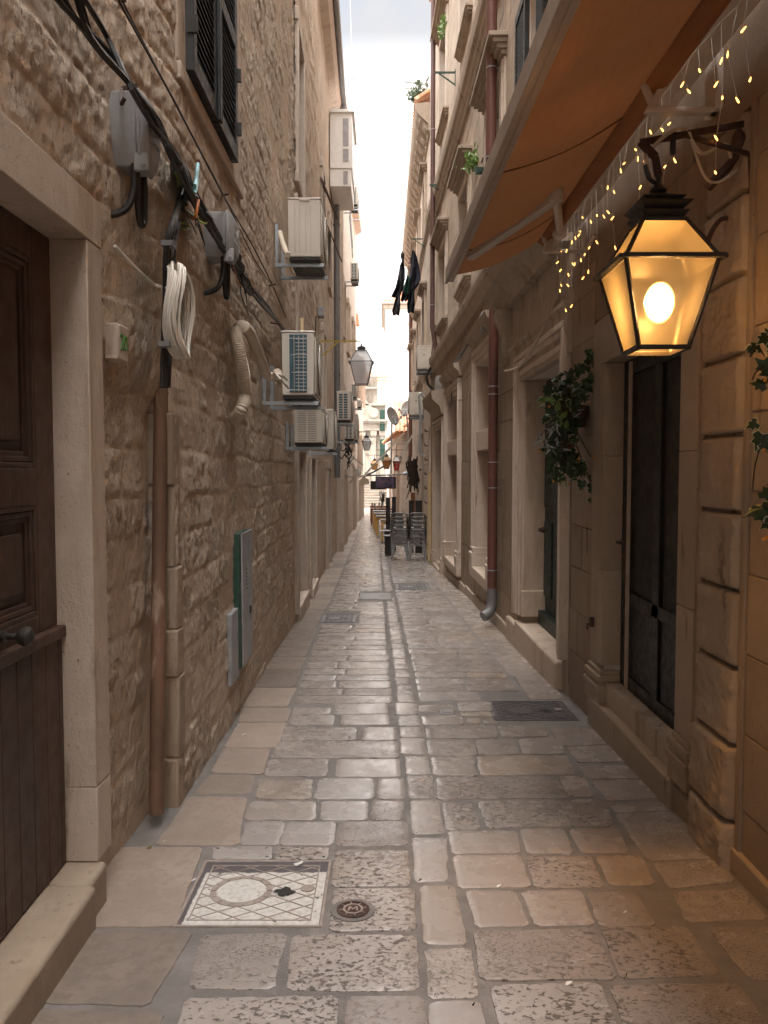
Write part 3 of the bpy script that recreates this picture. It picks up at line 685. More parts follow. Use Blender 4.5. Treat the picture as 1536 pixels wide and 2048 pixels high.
w2 = f.build('window', MAT['plaster'], L2, bev=.01); m = MB(); m.wblk(lambda y: XL(y) - .2, 1, a, b, c, d, 0, .02); m.build('pane', MAT['glass'], w2)
mb = MB(); mb.cur = .8; mb.wblk(XL, 1, 11.02, 11.3, 3.3, 5.4, .03, .2); mb.build('pale_render_strip', MAT['plaster'], L2, bev=.006)

# ------------------------------------------------------------------ LEFT: third house (smooth render, gutter)
L3 = thing('stone_house', 'smoother brown rendered house with the tall grey drainpipe and eaves gutter', 'house', (-1.4, 20, -.8))
W3 = [(17.2, 18.1, 6.4, 8.0), (20.2, 21.0, 6.3, 8.0), (17.3, 18.2, 2.9, 4.6), (19.0, 20.3, -.7, 1.7)]
stone_wall('wall', lambda Y, Z: XLv(Y) - .02 + 0 * Z, 1, 16.5, 24.0, -1.2, 11.5, .1, .06, L3, W3, amp=.012, seed=21, ch=(.3, .4), cw=(.4, .8))
mb = MB(); mb.box(-3.2, -1.62, 16.5, 24, -1.2, 11.5); mb.build('rear_wall', MAT['plaster'], L3)
for i, (a, b, c, d) in enumerate(W3):
    f = MB()
    for q in ((a - .14, a, c, d), (b, b + .14, c, d), (a - .18, b + .18, d, d + .18), (a - .2, b + .2, c - .14, c)): f.cur = random.random(); f.wblk(XL, 1, *q, .06, .25)
    nm = 'window' if i < 3 else 'doorway_frame'
    w = f.build(nm, MAT['plaster'], L3, bev=.01); m = MB(); m.wblk(lambda y: XL(y) - .16, 1, a, b, c, d, 0, .02); m.build('pane' if i < 3 else 'door', MAT['glass'] if i < 3 else MAT['wood_dark'], w)
mb = MB()
for i in range(6): mb.wsweep(XL, 1, [(-.1, 11.42 + i * 0), (.16, 11.5), (.24, 11.62), (.24, 11.7), (-.1, 11.7)], 16.4 + i * 1.28, 16.4 + (i + 1) * 1.28)
mb.build('eaves', MAT['plaster'], L3)
mb = MB(); mb.tube([(XL(y) + .31, y, 11.72) for y in (16.3, 18, 20, 22, 24.1)], .075, 12); mb.build('gutter', MAT['zinc'], L3)
mb = MB()
for k in range(40): mb.tube([(XL(16.5 + k * .19) + .28, 16.5 + k * .19, 11.80), (-3.4, 16.5 + k * .19, 13.2)], .085, 8)
mb.build('roof', MAT['tile'], L3)
# roof on L1/L2
for Lh, a, b in ((L1, -12.2, 11.0), (L2, 11.0, 16.5)):
    mb = MB(); n = int((b - a) / .2)
    for k in range(n): yy = a + .1 + k * .2; mb.tube([(-1.0, yy, 12.62 if Lh is L1 else 12.46), (-3.2, yy, 13.9)], .09, 8)
    mb.build('roof', MAT['tile'], Lh)
# ------------------------------------------------------------------ LEFT: fourth and fifth houses
L4 = thing('stone_house', 'pale tall house beyond the grey drainpipe, crowded with small air conditioners', 'house', (-1.4, 30, -.8))
stone_wall('wall', lambda Y, Z: XLv(Y) + .06 + 0 * Z, 1, 24.0, 36.0, -1.2, 12.2, .15, .1, L4, [], amp=.01, seed=31, ch=(.3, .4), cw=(.5, .9), mat='plaster')
mb = MB(); mb.box(-3.2, -1.5, 24, 36, -1.2, 12.2); mb.box(-3.2, -1.2, 23.98, 24.02, -1.2, 12.2); mb.build('rear_wall', MAT['plaster'], L4)
for k, (y, z0, z1) in enumerate(((26, 2.6, 4.2), (29, 2.6, 4.2), (32.5, 2.6, 4.2), (26, 6, 7.6), (29.5, 6, 7.6), (33, 6, 7.6), (27, -.8, 1.5), (33.8, -.8, 1.5))):
    mb = MB()
    for q in ((y - .62, y - .5, z0, z1), (y + .5, y + .62, z0, z1), (y - .7, y + .7, z1, z1 + .2), (y - .7, y + .7, z0 - .14, z0)): mb.wblk(XL, 1, *q, .16, .1)
    w = mb.build('window' if k < 6 else 'doorway_frame', MAT['frame'], L4, bev=.012)
    mb = MB(); mb.wblk(XL, 1, y - .5, y + .5, z0, z1, .09, .05); mb.build('shutter' if k < 6 else 'door', MAT['shutter_green'] if k < 6 else MAT['brown_wood'], w)
mb = MB(); mb.wsweep(XL, 1, [(0, 12.0), (.3, 12.15), (.34, 12.3), (0, 12.3)], 24, 36, 3); mb.build('eaves', MAT['plaster'], L4)
mb = MB(); mb.box(-1.36, -1.0, 25.2, 25.6, 12.3, 13.1); mb.build('chimney', MAT['plaster'], L4)
L5 = thing('stone_house', 'last low pale house on the left, with a scrolled console under its corner', 'house', (-1.3, 40, -.8))
stone_wall('wall', lambda Y, Z: XLv(Y) + 0 * Z, 1, 36.0, 44.5, -1.2, 6.4, .2, .1, L5, [], amp=.012, seed=41, mat='plaster', ch=(.3, .4), cw=(.5, .9))
mb = MB(); mb.box(-4, -1.36, 36, 44.45, -1.2, 6.4); mb.build('rear_wall', MAT['plaster'], L5)
mb = MB(); mb.wsweep(XL, 1, [(0, 6.2), (.22, 6.35), (.28, 6.5), (0, 6.55)], 36, 44.5, 2)
for i in range(6): mb.wblk(XL, 1, 37 + i * 1.4, 37.2 + i * 1.4, 5.3 - (i % 2) * .2, 6.2, .16, .1)
mb.build('cornice', MAT['frame'], L5)
for y, z0, z1 in ((38.5, 1.6, 3.3), (41.5, 1.6, 3.3), (40, -.8, 1.0), (43, -.8, .9)):
    mb = MB(); m2 = MB()
    for q in ((y - .55, y - .42, z0, z1), (y + .42, y + .55, z0, z1), (y - .6, y + .6, z1, z1 + .18)): mb.wblk(XL, 1, *q, .1, .1)
    m2.wblk(XL, 1, y - .42, y + .42, z0, z1, .03, .1)
    w = mb.build('window' if z0 > 0 else 'doorway_frame', MAT['frame'], L5); m2.build('shutter' if z0 > 0 else 'door', MAT['shutter_green'], w)
mb = MB()
for k in range(44): mb.tube([(-.92, 36.1 + k * .2, 6.6), (-4, 36.1 + k * .2, 8.3)], .1, 8)
mb.build('roof', MAT['tile'], L5)
# ================================================================== RIGHT: rusticated house with the dark glazed door
R1 = thing('stone_house', 'dressed stone house with rusticated blocks and the dark door behind the lit lantern', 'house', (1.7, 3.5, -.12))
def ashlar(m, X, y0, y1, z0, z1, ch=.34, cw=(.55, 1.0), out=0.0, gap=.0035, zoff=0.0, inn=.3, jit=.003):
    z = z0
    r = 0
    while z < z1 - .02:
        zt = min(z + ch * random.uniform(.94, 1.06), z1)
        if z1 - zt < .1: zt = z1
        y = y0; first = True
        while y < y1 - .01:
            w = random.uniform(*cw) * (random.uniform(.4, .8) if first and r % 2 else 1); first = False
            yb = min(y + w, y1)
            if y1 - yb < .15: yb = y1
            m.cur = random.random()
            m.wblk(X, -1, y + gap / 2, yb - gap / 2, z + gap / 2, zt - gap / 2, out + random.uniform(-jit, jit), inn); y = yb
        z = zt; r += 1
H1 = 9.5
back = MB()
for q in ((-12.2, 3.96, -.5, H1), (5.65, 6.6, -.5, H1), (3.98, 5.63, 2.55, H1), (3.98, 5.63, -.5, .15)): back.wblk(XR, -1, *q, -.012, 1.4)
back.build('rear_wall', MAT['cornice'], R1)
m = MB()
ashlar(m, XR, .3, 3.42, -.2, 3.2, .352, (.7, 1.1)); ashlar(m, XR, 5.95, 6.6, -.18, 3.2, .36, (.65, .65)); ashlar(m, XR, 3.4, 5.95, 2.74, 3.2, .46, (.8, 1.0))
ashlar(m, XR, .3, 6.6, 3.2, H1, .40, (.7, 1.2)); ashlar(m, XR, -12.2, .3, -.2, H1, .5, (1.2, 1.25))
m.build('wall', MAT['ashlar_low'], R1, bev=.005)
# rusticated pilaster: rough swelling blocks with deep joints
def bulged(m, X, y0, y1, z0, z1, out, seed, ny=30, nz=34):
    ys_ = np.linspace(0, 1, ny); zs_ = np.linspace(0, 1, nz); vs_ = []
    for a in ys_:
        for b in zs_:
            e = min(1, min(a, 1 - a) * 7) ; f = min(1, min(b, 1 - b) * 9)
            k = min(1, e * 2.6) ** .55 * min(1, f * 2.6) ** .55
            y = y0 + (y1 - y0) * a; z = z0 + (z1 - z0) * b
            h = -.02 + k * (out + .02) + k * (float(fbm(np.array([y * 16]), np.array([z * 16]), 4, seed, .7)[0]) - .5) * .03 + (float(fbm(np.array([y * 60]), np.array([z * 60]), 3, seed + 1)[0]) - .5) * .012
            vs_.append((X(y) - h, y, z))
    fs = [(i * nz + j, i * nz + j + 1, (i + 1) * nz + j + 1, (i + 1) * nz + j) for i in range(ny - 1) for j in range(nz - 1)]
    m.add(vs_, fs)
m = MB(); z = .02 - .28
for i in range(10):
    h = .345; m.cur = random.random(); bulged(m, XR, 3.47, 3.90, z + .004, z + h - .004, .034 if i > 1 else .06, 60 + i); z += h
m.build('rusticated_pilaster', MAT['rustic'], R1, smooth=60)
m = MB(); m.cur = .5
m.wblk(XR, -1, 3.425, 3.468, -.2, 3.2, .012, .3); m.wblk(XR, -1, 3.903, 3.957, -.2, 3.2, .012, .3)
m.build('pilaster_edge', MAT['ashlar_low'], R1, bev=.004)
# door surround: two flat jambs on moulded bases, lintel
m = MB()
def moulded_base(m, y0, y1, z0):
    for (a, b, o) in ((0, .10, .045), (.10, .145, .055), (.145, .175, .04), (.175, .215, .05), (.215, .25, .028)): m.wblk(XR, -1, y0 - o * .6, y1 + o * .6, z0 + a, z0 + b, o, .3)
for a, b in ((3.96, 4.195), (5.605, 5.72)):
    z = .27
    for zt in (.95, 1.75, 2.40): m.cur = random.random(); m.wblk(XR, -1, a, b, z + .001, zt - .001, .02, .35); z = zt
m.cur = .4; m.wblk(XR, -1, 3.96, 5.72, 2.402, 2.72, .02, .35); m.wblk(XR, -1, 5.722, 5.945, .0, 2.72, .008, .3)
m.cur = .3; moulded_base(m, 3.98, 4.19, .02); moulded_base(m, 5.62, 5.92, -.02)
m.build('doorway_frame', MAT['rustic'], R1, bev=.006)
m = MB(); m.cur = .7; m.wblk(XR, -1, 4.2, 5.86, -.4, .0, .045, .4); m.cur = .5; m.wblk(XR, -1, 4.197, 5.603, .0, .06, -.07, .4); m.build('door_step', MAT['rustic'], R1, bev=.014, seg=3)
mb = MB(); mb.cur = .2; ashlar(mb, XR, .3, 4.19, -.4, -.02, .35, (.9, 1.3), .02); mb.build('plinth', MAT['rustic'], R1, bev=.012)
Xd2 = lambda y: 1.70
m = MB()
for q in ((4.20, 4.30, .062, 2.4), (5.50, 5.60, .062, 2.4), (4.30, 5.50, .062, .24), (4.30, 5.50, 2.30, 2.4), (4.30, 5.50, .74, .82), (4.84, 4.96, .24, 2.30)): m.wblk(Xd2, -1, *q, .03, .03)
m.wblk(Xd2, -1, 4.30, 5.50, .24, .74, .012, .03)
d2 = m.build('door', MAT['black_door'], R1, bev=.004)
g = MB(); g.wblk(Xd2, -1, 4.30, 5.50, .82, 2.30, .004, .01); g.build('pane', MAT['dark_in'], d2)
g = MB(); g.wblk(Xd2, -1, 5.41, 5.435, .08, 2.38, .05, -.03); g.build('pale_edge_strip', MAT['alu_bar'], d2)
g = MB(); g.wblk(Xd2, -1, 5.44, 5.48, .98, 1.26, .045, -.03); g.tube([(1.655, 5.46, 1.16), (1.595, 5.46, 1.16), (1.595, 5.34, 1.16)], .009, 8); g.build('handle', MAT['rust_dark'], d2)
g = MB(); g.box(1.515, 1.575, 5.84, 5.86, .50, .57); g.tube([(1.53, 5.85, .52), (1.50, 5.85, .52), (1.50, 5.85, .48)], .008, 6); g.build('iron_hook', MAT['rust_dark'], R1)

# ================================================================== RIGHT: carved house (moulded doorway, cornices, hooded windows)
R2 = thing('stone_house', 'tall carved stone house with moulded doorways, long string courses and hooded windows', 'house', (1.6, 13, -.4))
H2 = 14.2; YA, YB = 6.62, 21.0
D1 = (6.95, 8.72, .02, 2.62)
OP = [('door', 6.95, 8.72, -.02, 2.62), ('window', 10.95, 12.5, .15, 3.25), ('window', 15.0, 16.9, -.15, 3.1), ('door', 17.9, 19.6, -.6, 2.6)]
UW = [(7.2, 8.3), (10.3, 11.5), (13.7, 14.9), (17.4, 18.7)]
back = MB(); m = MB()
lo = [YA] + [v for o in OP for v in (o[1], o[2])] + [YB]
for i in range(0, len(lo), 2):
    a, b = lo[i], lo[i + 1]; back.wblk(XR, -1, a + (.04 if i else 0), b - (.04 if b < YB else 0), -1.2, 4.1, -.012, 1.2)
    f0 = 0 if i == 0 else .3; f1 = .3
    ashlar(m, XR, a + (f0 if i else 0), b - (f1 if b < YB else 0), gz((a + b) / 2) + .12, 4.1, .36, (.5, .9), inn=.25)
for o in OP: back.wblk(XR, -1, o[1] - .038, o[2] + .038, o[4] + .04, 4.098, -.013, 1.2); back.wblk(XR, -1, o[1] - .038, o[2] + .038, -1.2, o[3] - .06, -.013, 1.2); ashlar(m, XR, max(o[1] - .25, YA + .02), o[2] + .25, o[4] + .2, 4.1, .36, (.5, .9), inn=.25, gap=.004)
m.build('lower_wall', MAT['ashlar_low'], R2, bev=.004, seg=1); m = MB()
for z0, z1, wz0, wz1 in ((4.1, 8.6, 4.95, 6.55), (8.6, H2, 9.3, 11.2)):
    yy = [YA] + [v for w in UW for v in w] + [YB]
    for i in range(0, len(yy), 2):
        back.wblk(XR, -1, yy[i] + (.03 if i else 0), yy[i + 1] - (.03 if yy[i + 1] < YB else 0), z0 + .002, z1, -.012, 1.2); ashlar(m, XR, yy[i], yy[i + 1], z0, z1, .42, (.6, 1.0), inn=.22, gap=.003)
    for a, b in UW:
        for c, d, e in ((z0, wz0, -.03), (wz1, z1, .03)): back.wblk(XR, -1, a - .028, b + .028, c + max(e, 0) + .003, d + min(e, 0) - .001, -.0135, 1.2); ashlar(m, XR, a, b, c, d, .42, (.6, 1.0), inn=.22, gap=.003)
back.build('rear_wall', MAT['cornice'], R2); m.build('wall', MAT['ashlar'], R2, bev=.004, seg=1)
# plinth course
m = MB(); y = 8.8
while y < 20.9:
    w = min(random.uniform(.7, 1.2), 20.95 - y); m.cur = random.random(); m.wblk(XR, -1, y + .002, y + w - .002, -1.3, gz(y) + .13, .025, .3); y += w
m.build('plinth', MAT['cornice'], R2, bev=.015)
# lower string course and upper one
CP = [(-.05, 0), (.04, 0), (.05, .05), (.075, .08), (.085, .15), (.12, .18), (.14, .27), (.14, .31), (-.05, .33)]
m = MB(); m.cur = .3
m.wsweep(XR, -1, [(u, v + 4.12) for u, v in CP], 8.9, YB, 8)
m.build('string_course', MAT['cornice'], R2, smooth=25)
m = MB(); m.cur = .35
m.wsweep(XR, -1, [(u * 1.25, v * 1.35 + 7.75) for u, v in CP], YA, YB, 9); m.build('string_course', MAT['cornice'], R2, smooth=25)
# heavy cornice on consoles over the first doorway
m = MB(); m.cur = .25
m.wsweep(XR, -1, [(-.05, 3.52), (.10, 3.52), (.12, 3.58), (.20, 3.64), (.24, 3.72), (.30, 3.74), (.32, 3.80), (.33, 3.84), (-.05, 3.88)], 6.63, 9.95, 3)
m.wsweep(XR, -1, [(-.05, 2.62), (.03, 2.62), (.035, 2.78), (.055, 2.80), (.06, 2.96), (.085, 3.0), (.085, 3.04), (.03, 3.05), (.03, 3.52), (-.05, 3.52)], 6.64, 9.3, 2)
m.build('door_cornice', MAT['cornice'], R2, smooth=25)
def console(m, y0, y1, zt, h, d):
    pts = []
    for k in range(22):
        t = k / 21; a = t * math.pi
        pts.append((d * (.30 + .70 * (1 - t) ** .8 + .10 * math.sin(t * 9)), zt - h * t))
    prof = [(-.02, zt)] + pts + [(-.02, zt - h)]
    for i in range(4):
        a = y0 + (y1 - y0) * i / 4; b = y0 + (y1 - y0) * (i + .82) / 4
        m.prism([(u - (.012 if i in (0, 3) else 0), v) for u, v in prof], lambda u, v, t: (XR(t) - u, t, v), a, b)
m = MB(); m.cur = .3; console(m, 9.36, 9.66, 3.52, .55, .2); m.build('console', MAT['cornice'], R2, smooth=40)
# moulded frames
def mould(X, y0, y1, z0, z1, w, steps, nm, mat='plaster', base=False, top=True):
    f = MB(); ww = w / len(steps)
    for i, o in enumerate(steps):
        a = i * ww; f.cur = .3 + .5 * random.random()
        f.wblk(X, -1, y0 - a - ww, y0 - a, z0, z1 + a, o, .32 if i == 0 else .2); f.wblk(X, -1, y1 + a, y1 + a + ww, z0, z1 + a, o, .32 if i == 0 else .2)
        if top: f.wblk(X, -1, y0 - a - ww, y1 + a + ww, z1 + a + .001, z1 + a + ww, o, .32 if i == 0 else .2)
    if base:
        for a, b in ((y0 - w - .03, y0 + .02), (y1 - .02, y1 + w + .03)):
            f.cur = .5
            for p, q, o in ((0, .16, .09), (.16, .22, .10), (.22, .26, .075), (.26, .30, .085)): f.wblk(X, -1, a, b, z0 + p, z0 + q - .001, o, .2)
    return f.build(nm, MAT[mat], R2, bev=.007)
f1 = mould(XR, 6.95, 8.72, .05, 2.62, .27, (.015, .045, .03, .06, .075), 'doorway_frame')
m = MB(); m.cur = .6; m.wblk(XR, -1, 8.715, 8.72 + .02, .05, 2.62, -.01, .33); m.wblk(XR, -1, 8.66, 8.74, .05, .34, .02, .3); m.build('door_reveal', MAT['frame'], R2, bev=.02, seg=3)
m = MB(); m.cur = .7; m.wblk(XR, -1, 6.9, 8.9, -.5, -.02, .055, .45); m.cur = .6; m.wblk(XR, -1, 8.9, 9.5, -.5, -.08, .05, .45); m.build('door_step', MAT['frame'], R2, bev=.02, seg=3)
Xd1 = lambda y: XR(y) + .24
m = MB(); m.wblk(Xd1, -1, 6.95, 8.72, -.02, 2.62, 0, .05)
for q in ((7.05, 7.4, .3, 1.1), (7.5, 7.8, .3, 1.1), (7.9, 8.2, .3, 1.1), (8.3, 8.65, .3, 1.1), (7.05, 7.8, 1.25, 2.45), (7.9, 8.65, 1.25, 2.45)): m.wblk(Xd1, -1, *q, .025, 0)
m.wblk(Xd1, -1, 6.96, 8.70, -.02, .13, .075, 0)
dd = m.build('door', MAT['door_green'], R2, bev=.008)
m = MB(); m.lathe([(.001, 0), (.02, 0), (.02, .02), (.034, .04), (.034, .06), (.001, .075)], (XR(8.6) + .13, 8.5, 1.02), 12, 'x'); m.tube([(XR(8.5) + .21, 8.5, 1.02), (XR(8.5) + .13, 8.5, 1.02)], .012, 6); m.build('handle', MAT['rust_dark'], dd)
for i, o in enumerate(OP[1:]):
    k, a, b, c, d = o
    mould(XR, a, b, c, d, .25, (.03, .055, .075), 'window_frame' if k == 'window' else 'doorway_frame', 'plaster', True)
    m = MB(); m.cur = .6; m.wblk(XR, -1, a - .3, b + .3, c - .16, c, .09, .35)
    m.build('sill', MAT['frame'], R2, bev=.012)
    if k == 'window': m = MB(); m.wblk(XR, -1, a, b, 1.95, 2.25, .02, .3); m.build('cross_bar', MAT['frame'], R2, bev=.012)
    m = MB(); m.wblk(lambda y: XR(y) + .26, -1, a, b, c, d, 0, .04); m.build('pane' if k == 'window' else 'door', MAT['brown_wood'] if k == 'window' else MAT['door_green'], R2)
    m = MB(); m.cur = .3; m.wsweep(XR, -1, [(-.05, d + .28), (.05, d + .28), (.07, d + .36), (.15, d + .42), (.17, d + .50), (-.05, d + .54)] if i < 2 else [(-.05, d + .28), (.08, d + .28), (.12, d + .45), (.28, d + .6), (.32, d + .78), (-.05, d + .84)], a - .35, b + .35)
    m.build('hood', MAT['cornice'], R2, smooth=25)
# upper windows with hoods, frames, sills
for zi, (wz0, wz1) in enumerate(((4.95, 6.55), (9.3, 11.2))):
    for wi, (a, b) in enumerate(UW):
        f = MB(); w = .17
        for i, (q, o) in enumerate((((a - w, a, wz0, wz1), .05), ((b, b + w, wz0, wz1), .05), ((a - w, b + w, wz1, wz1 + w), .05), ((a - w - .06, a - w, wz0, wz1 + w), .03), ((b + w, b + w + .06, wz0, wz1 + w), .03))): f.cur = .3 + .5 * random.random(); f.wblk(XR, -1, q[0], q[1], q[2] + .001, q[3] - .001, o, .25)
        wn = f.build('window', MAT['plaster'], R2, bev=.008)
        m = MB(); m.wblk(lambda y: XR(y) + .14, -1, a, b, wz0, wz1, 0, .03); m.build('pane', MAT['glass'], wn)
        m = MB()
        for q in ((a, a + .06, wz0, wz1), (b - .06, b, wz0, wz1), ((a + b) / 2 - .04, (a + b) / 2 + .04, wz0, wz1), (a, b, wz0 + .95, wz0 + 1.0)): m.wblk(lambda y: XR(y) + .12, -1, *q, .02, .01)
        m.build('sash', MAT['white'], wn)
        m = MB(); m.cur = .3
        for k in range(4): m.wblk(XR, -1, a - w - .08 - k * .035, b + w + .08 + k * .035, wz1 + w + .02 + k * .055, wz1 + w + .075 + k * .055 - .001, .07 + k * .055, .2)
        m.build('hood', MAT['cornice'], wn, bev=.005)
        m = MB(); m.cur = .5
        for k in range(3): m.wblk(XR, -1, a - w - .02 - k * .03, b + w + .02 + k * .03, wz0 - .17 + k * .05, wz0 - .12 + k * .05 - .001, .06 + k * .03, .2)
        m.build('sill', MAT['cornice'], wn, bev=.005)
# black shutters folded out beside the nearest upper window
for a, b, ang in ((6.65, 7.12, 24), (8.34, 8.98, 0)):
    m = MB()
    ca, sa = math.cos(R(ang)), math.sin(R(ang))
    def P(u, d_, z): y = (b if ang else a) - u * ca if ang else a + u * ca; return (XR(7.5) - .06 - d_ - (u * sa if ang else 0), y, z)
    def sb(u0, u1, d0, d1, z0, z1): m.hexa([P(u0, d0, z0), P(u1, d0, z0), P(u1, d1, z0), P(u0, d1, z0), P(u0, d0, z1), P(u1, d0, z1), P(u1, d1, z1), P(u0, d1, z1)])
    L = b - a
    for q in ((0, .07), (L - .07, L)): sb(*q, 0, .05, 4.95, 6.55)
    for q in ((4.95, 5.05), (5.7, 5.8), (6.45, 6.55)): sb(.07, L - .07, 0, .05, *q)
    z = 5.08
    while z < 6.42: sb(.07, L - .07, .012, .04, z, z + .028); z += .052
    m.build('shutter', MAT['shutter'], R2)
# eaves with modillions
m = MB(); m.cur = .3; m.wsweep(XR, -1, [(-.05, 13.6), (.08, 13.62), (.12, 13.8), (.42, 13.95), (.5, 14.1), (.5, 14.2), (-.05, 14.25)], YA, YB + .1, 4); y = YA
while y < YB: m.wblk(XR, -1, y, y + .16, 13.6, 13.94, .36, .1); y += .5
m.build('eaves', MAT['cornice'], R2, smooth=30)
# upper storeys of the first house: string course and a shuttered window
m = MB(); m.cur = .4; m.wsweep(XR, -1, [(u, v + 4.12) for u, v in CP], -12.2, 6.6, 2); m.build('string_course', MAT['cornice'], R1, smooth=25); m = MB(); m.wsweep(XR, -1, [(-.05, 9.3), (.3, 9.45), (.4, 9.6), (-.05, 9.65)], -12.2, 6.6, 2); m.build('eaves', MAT['cornice'], R1, smooth=25)

# ------------------------------------------------------------------ RIGHT: third house (projecting eaves on modillions)
R3 = thing('stone_house', 'pale house with scalloped modillions under its eaves, behind the hanging laundry', 'house', (1.3, 28, -.8))
m = MB(); back = MB(); back.wblk(XR, -1, 21.02, 36, -1.2, 10.6, -.012, 1.5)
ashlar(m, XR, 21.02, 36, 2.8, 10.6, .42, (.7, 1.2), .02, inn=.2); ashlar(m, XR, 21.02, 23.2, -.7, 2.8, .32, (.5, .5), .05, inn=.2); ashlar(m, XR, 26, 36, -.9, 2.8, .4, (.7, 1.2), .02, inn=.2)
m.build('wall', MAT['plaster'], R3, bev=.006, seg=1); back.build('rear_wall', MAT['cornice'], R3)
m = MB(); m.cur = .4; m.wsweep(XR, -1, [(-.05, 10.35), (.08, 10.38), (.10, 10.55), (.34, 10.78), (.40, 10.9), (.42, 11.05), (-.05, 11.1)], 21.02, 36.1, 5); y = 21.1
while y < 36:
    m.prism([(0, 10.4), (.13, 10.42), (.2, 10.5), (.22, 10.6), (.30, 10.68), (.32, 10.77), (0, 10.77)], lambda u, v, t: (XR(t) - u, t, v), y, y + .28); y += .72
m.build('eaves', MAT['cornice'], R3, smooth=30)
m = MB(); m.cur = .35; m.wsweep(XR, -1, [(u, v + 4.2) for u, v in CP], 21.02, 36, 4); m.build('string_course', MAT['cornice'], R3, smooth=25); m = MB(); m.wsweep(XR, -1, [(u * .9, v * .8 + 7.9) for u, v in CP], 21.02, 36, 4); m.build('string_course', MAT['cornice'], R3, smooth=25)
for zi, (z0, z1) in enumerate(((4.95, 6.5), (8.3, 9.7))):
    for a, b in ((22.6, 23.6), (26.4, 27.4), (30, 31), (33.4, 34.4)):
        f = MB()
        for q in ((a - .16, a, z0, z1), (b, b + .16, z0, z1), (a - .16, b + .16, z1 + .001, z1 + .17)): f.wblk(XR, -1, *q, .09, .05)
        w = f.build('window', MAT['frame'], R3, bev=.008)
        m = MB(); m.wblk(XR, -1, a, b, z0, z1, .035, .01); m.build('pane', MAT['glass'], w)
        m = MB()
        for k in range(3): m.wblk(XR, -1, a - .22 - k * .04, b + .22 + k * .04, z1 + .18 + k * .06, z1 + .239 + k * .06, .1 + k * .06, .1)
        m.build('hood', MAT['cornice'], w)
m = MB()
for k in range(75): m.tube([(.82, 21.1 + k * .2, 11.14), (2.4, 21.1 + k * .2, 12.1)], .095, 8)
m.build('roof', MAT['tile'], R3)
for i in range(9):
    m = MB(); z = -.35 + i * .38; m.tube([(XR(21.3) - .04, 21.35, z), (XR(21.3) - .13, 21.35, z), (XR(21.3) - .13, 21.35, z + .06)], .018, 6)
    m.build('iron_hook', MAT['rust_dark'], R3)
# ------------------------------------------------------------------ RIGHT: low house with a tiled roof, further on
R4 = thing('low_house', 'low brown stone house with orange tiled roof, beyond the stacked chairs', 'house', (1, 42, -.8))
XR4 = interp([(36.2, .80), (50, .18)])
m = MB(); ashlar(m, XR4, 36.2, 50, -.9, 3.3, .4, (.7, 1.2), inn=.2); back = MB(); back.wblk(XR4, -1, 36.22, 50, -.9, 3.3, -.02, 3)
z = -.85
while z < 3.25:
    x = XR4(36.2)
    while x < 2.4: back.cur = random.random(); w = random.uniform(.4, .7); m.cur = back.cur; m.box(x + .003, x + w, 36.16, 36.4, z + .003, z + .34); x += w + .003
    z += .345
back.build('rear_wall', MAT['cornice'], R4); m.build('wall', MAT['plaster'], R4, bev=.008)
m = MB(); k = 0; x = .6
while x < 2.6: m.tube([(x, 35.9, 3.34), (x + .02, 39.5, 4.95)], .10, 10); x += .205
for k in range(66): m.tube([(XR4(36.4 + k * .2) - .3, 36.4 + k * .2, 3.32), (2.2, 36.4 + k * .2, 4.5)], .10, 8)
m.build('roof', MAT['tile'], R4)
for y, w in ((38.5, .5), (42, .6), (45.5, .5)):
    m = MB(); m.wblk(XR4, -1, y - w, y + w, -.8, 1.4, .01, .01); m.build('door', MAT['brown_wood'], R4); m = MB()
    for q in ((y - w - .18, y - w, -.8, 1.4), (y + w, y + w + .18, -.8, 1.4), (y - w - .18, y + w + .18, 1.401, 1.62)): m.wblk(XR4, -1, *q, .06, .05)
    m.build('doorway_frame', MAT['frame'], R4)
# ------------------------------------------------------------------ FAR END: church front, stairs, white tower
CH = thing('church', 'sunlit white baroque church front at the far end of the alley', 'church', (-1, 60, -.8))
m = MB(); Y0 = 58.0
m.box(-5, .12, Y0, Y0 + 6, -.8, 6.4); m.box(-4.4, -.5, Y0 + .1, Y0 + 5.8, 6.4, 8.4)
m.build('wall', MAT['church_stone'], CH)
for x in (-2.15, -1.55, -.75, -.12):
    m = MB()
    m.box(x - .17, x + .17, Y0 - .22, Y0, .4, 4.2); m.box(x - .23, x + .23, Y0 - .3, Y0, .1, .4); m.box(x - .23, x + .23, Y0 - .3, Y0, 4.2, 4.5)
    for k in range(3): m.box(x - .15 - .03 * k, x + .15 + .03 * k, Y0 - .24 - .04 * k, Y0, 4.0 + .07 * k, 4.06 + .07 * k)
    m.build('pilaster', MAT['church_stone'], CH, bev=.02)
m = MB()
for z, o, h in ((4.52, .3, .14), (4.66, .24, .35), (5.02, .42, .12), (5.15, .55, .14), (6.3, .3, .14), (7.5, .25, .12), (8.3, .35, .15)):
    m.box(-5, .12 + o * .4, Y0 - o, Y0, z, z + h)
m.build('cornice', MAT['church_stone'], CH, bev=.015)
m = MB()
m.prism([(-1.75, 5.3), (-1.75, 7.4), (-1.5, 7.0), (-1.1, 6.4), (-.8, 6.15), (-.55, 6.1), (-.3, 5.8), (-.3, 5.3)], lambda u, v, t: (u, t, v), Y0 - .3, Y0 - .02)
m.build('volute_gable', MAT['church_stone'], CH, bev=.02)
for x, z, r in ((-.75, 5.75, .32), (-1.6, 7.3, .2)): m = MB(); m.lathe([(.001, 0), (r, 0), (r, .12), (.001, .14)], (x, Y0 - .45, z), 18, 'y'); m.build('volute', MAT['church_stone'], CH)
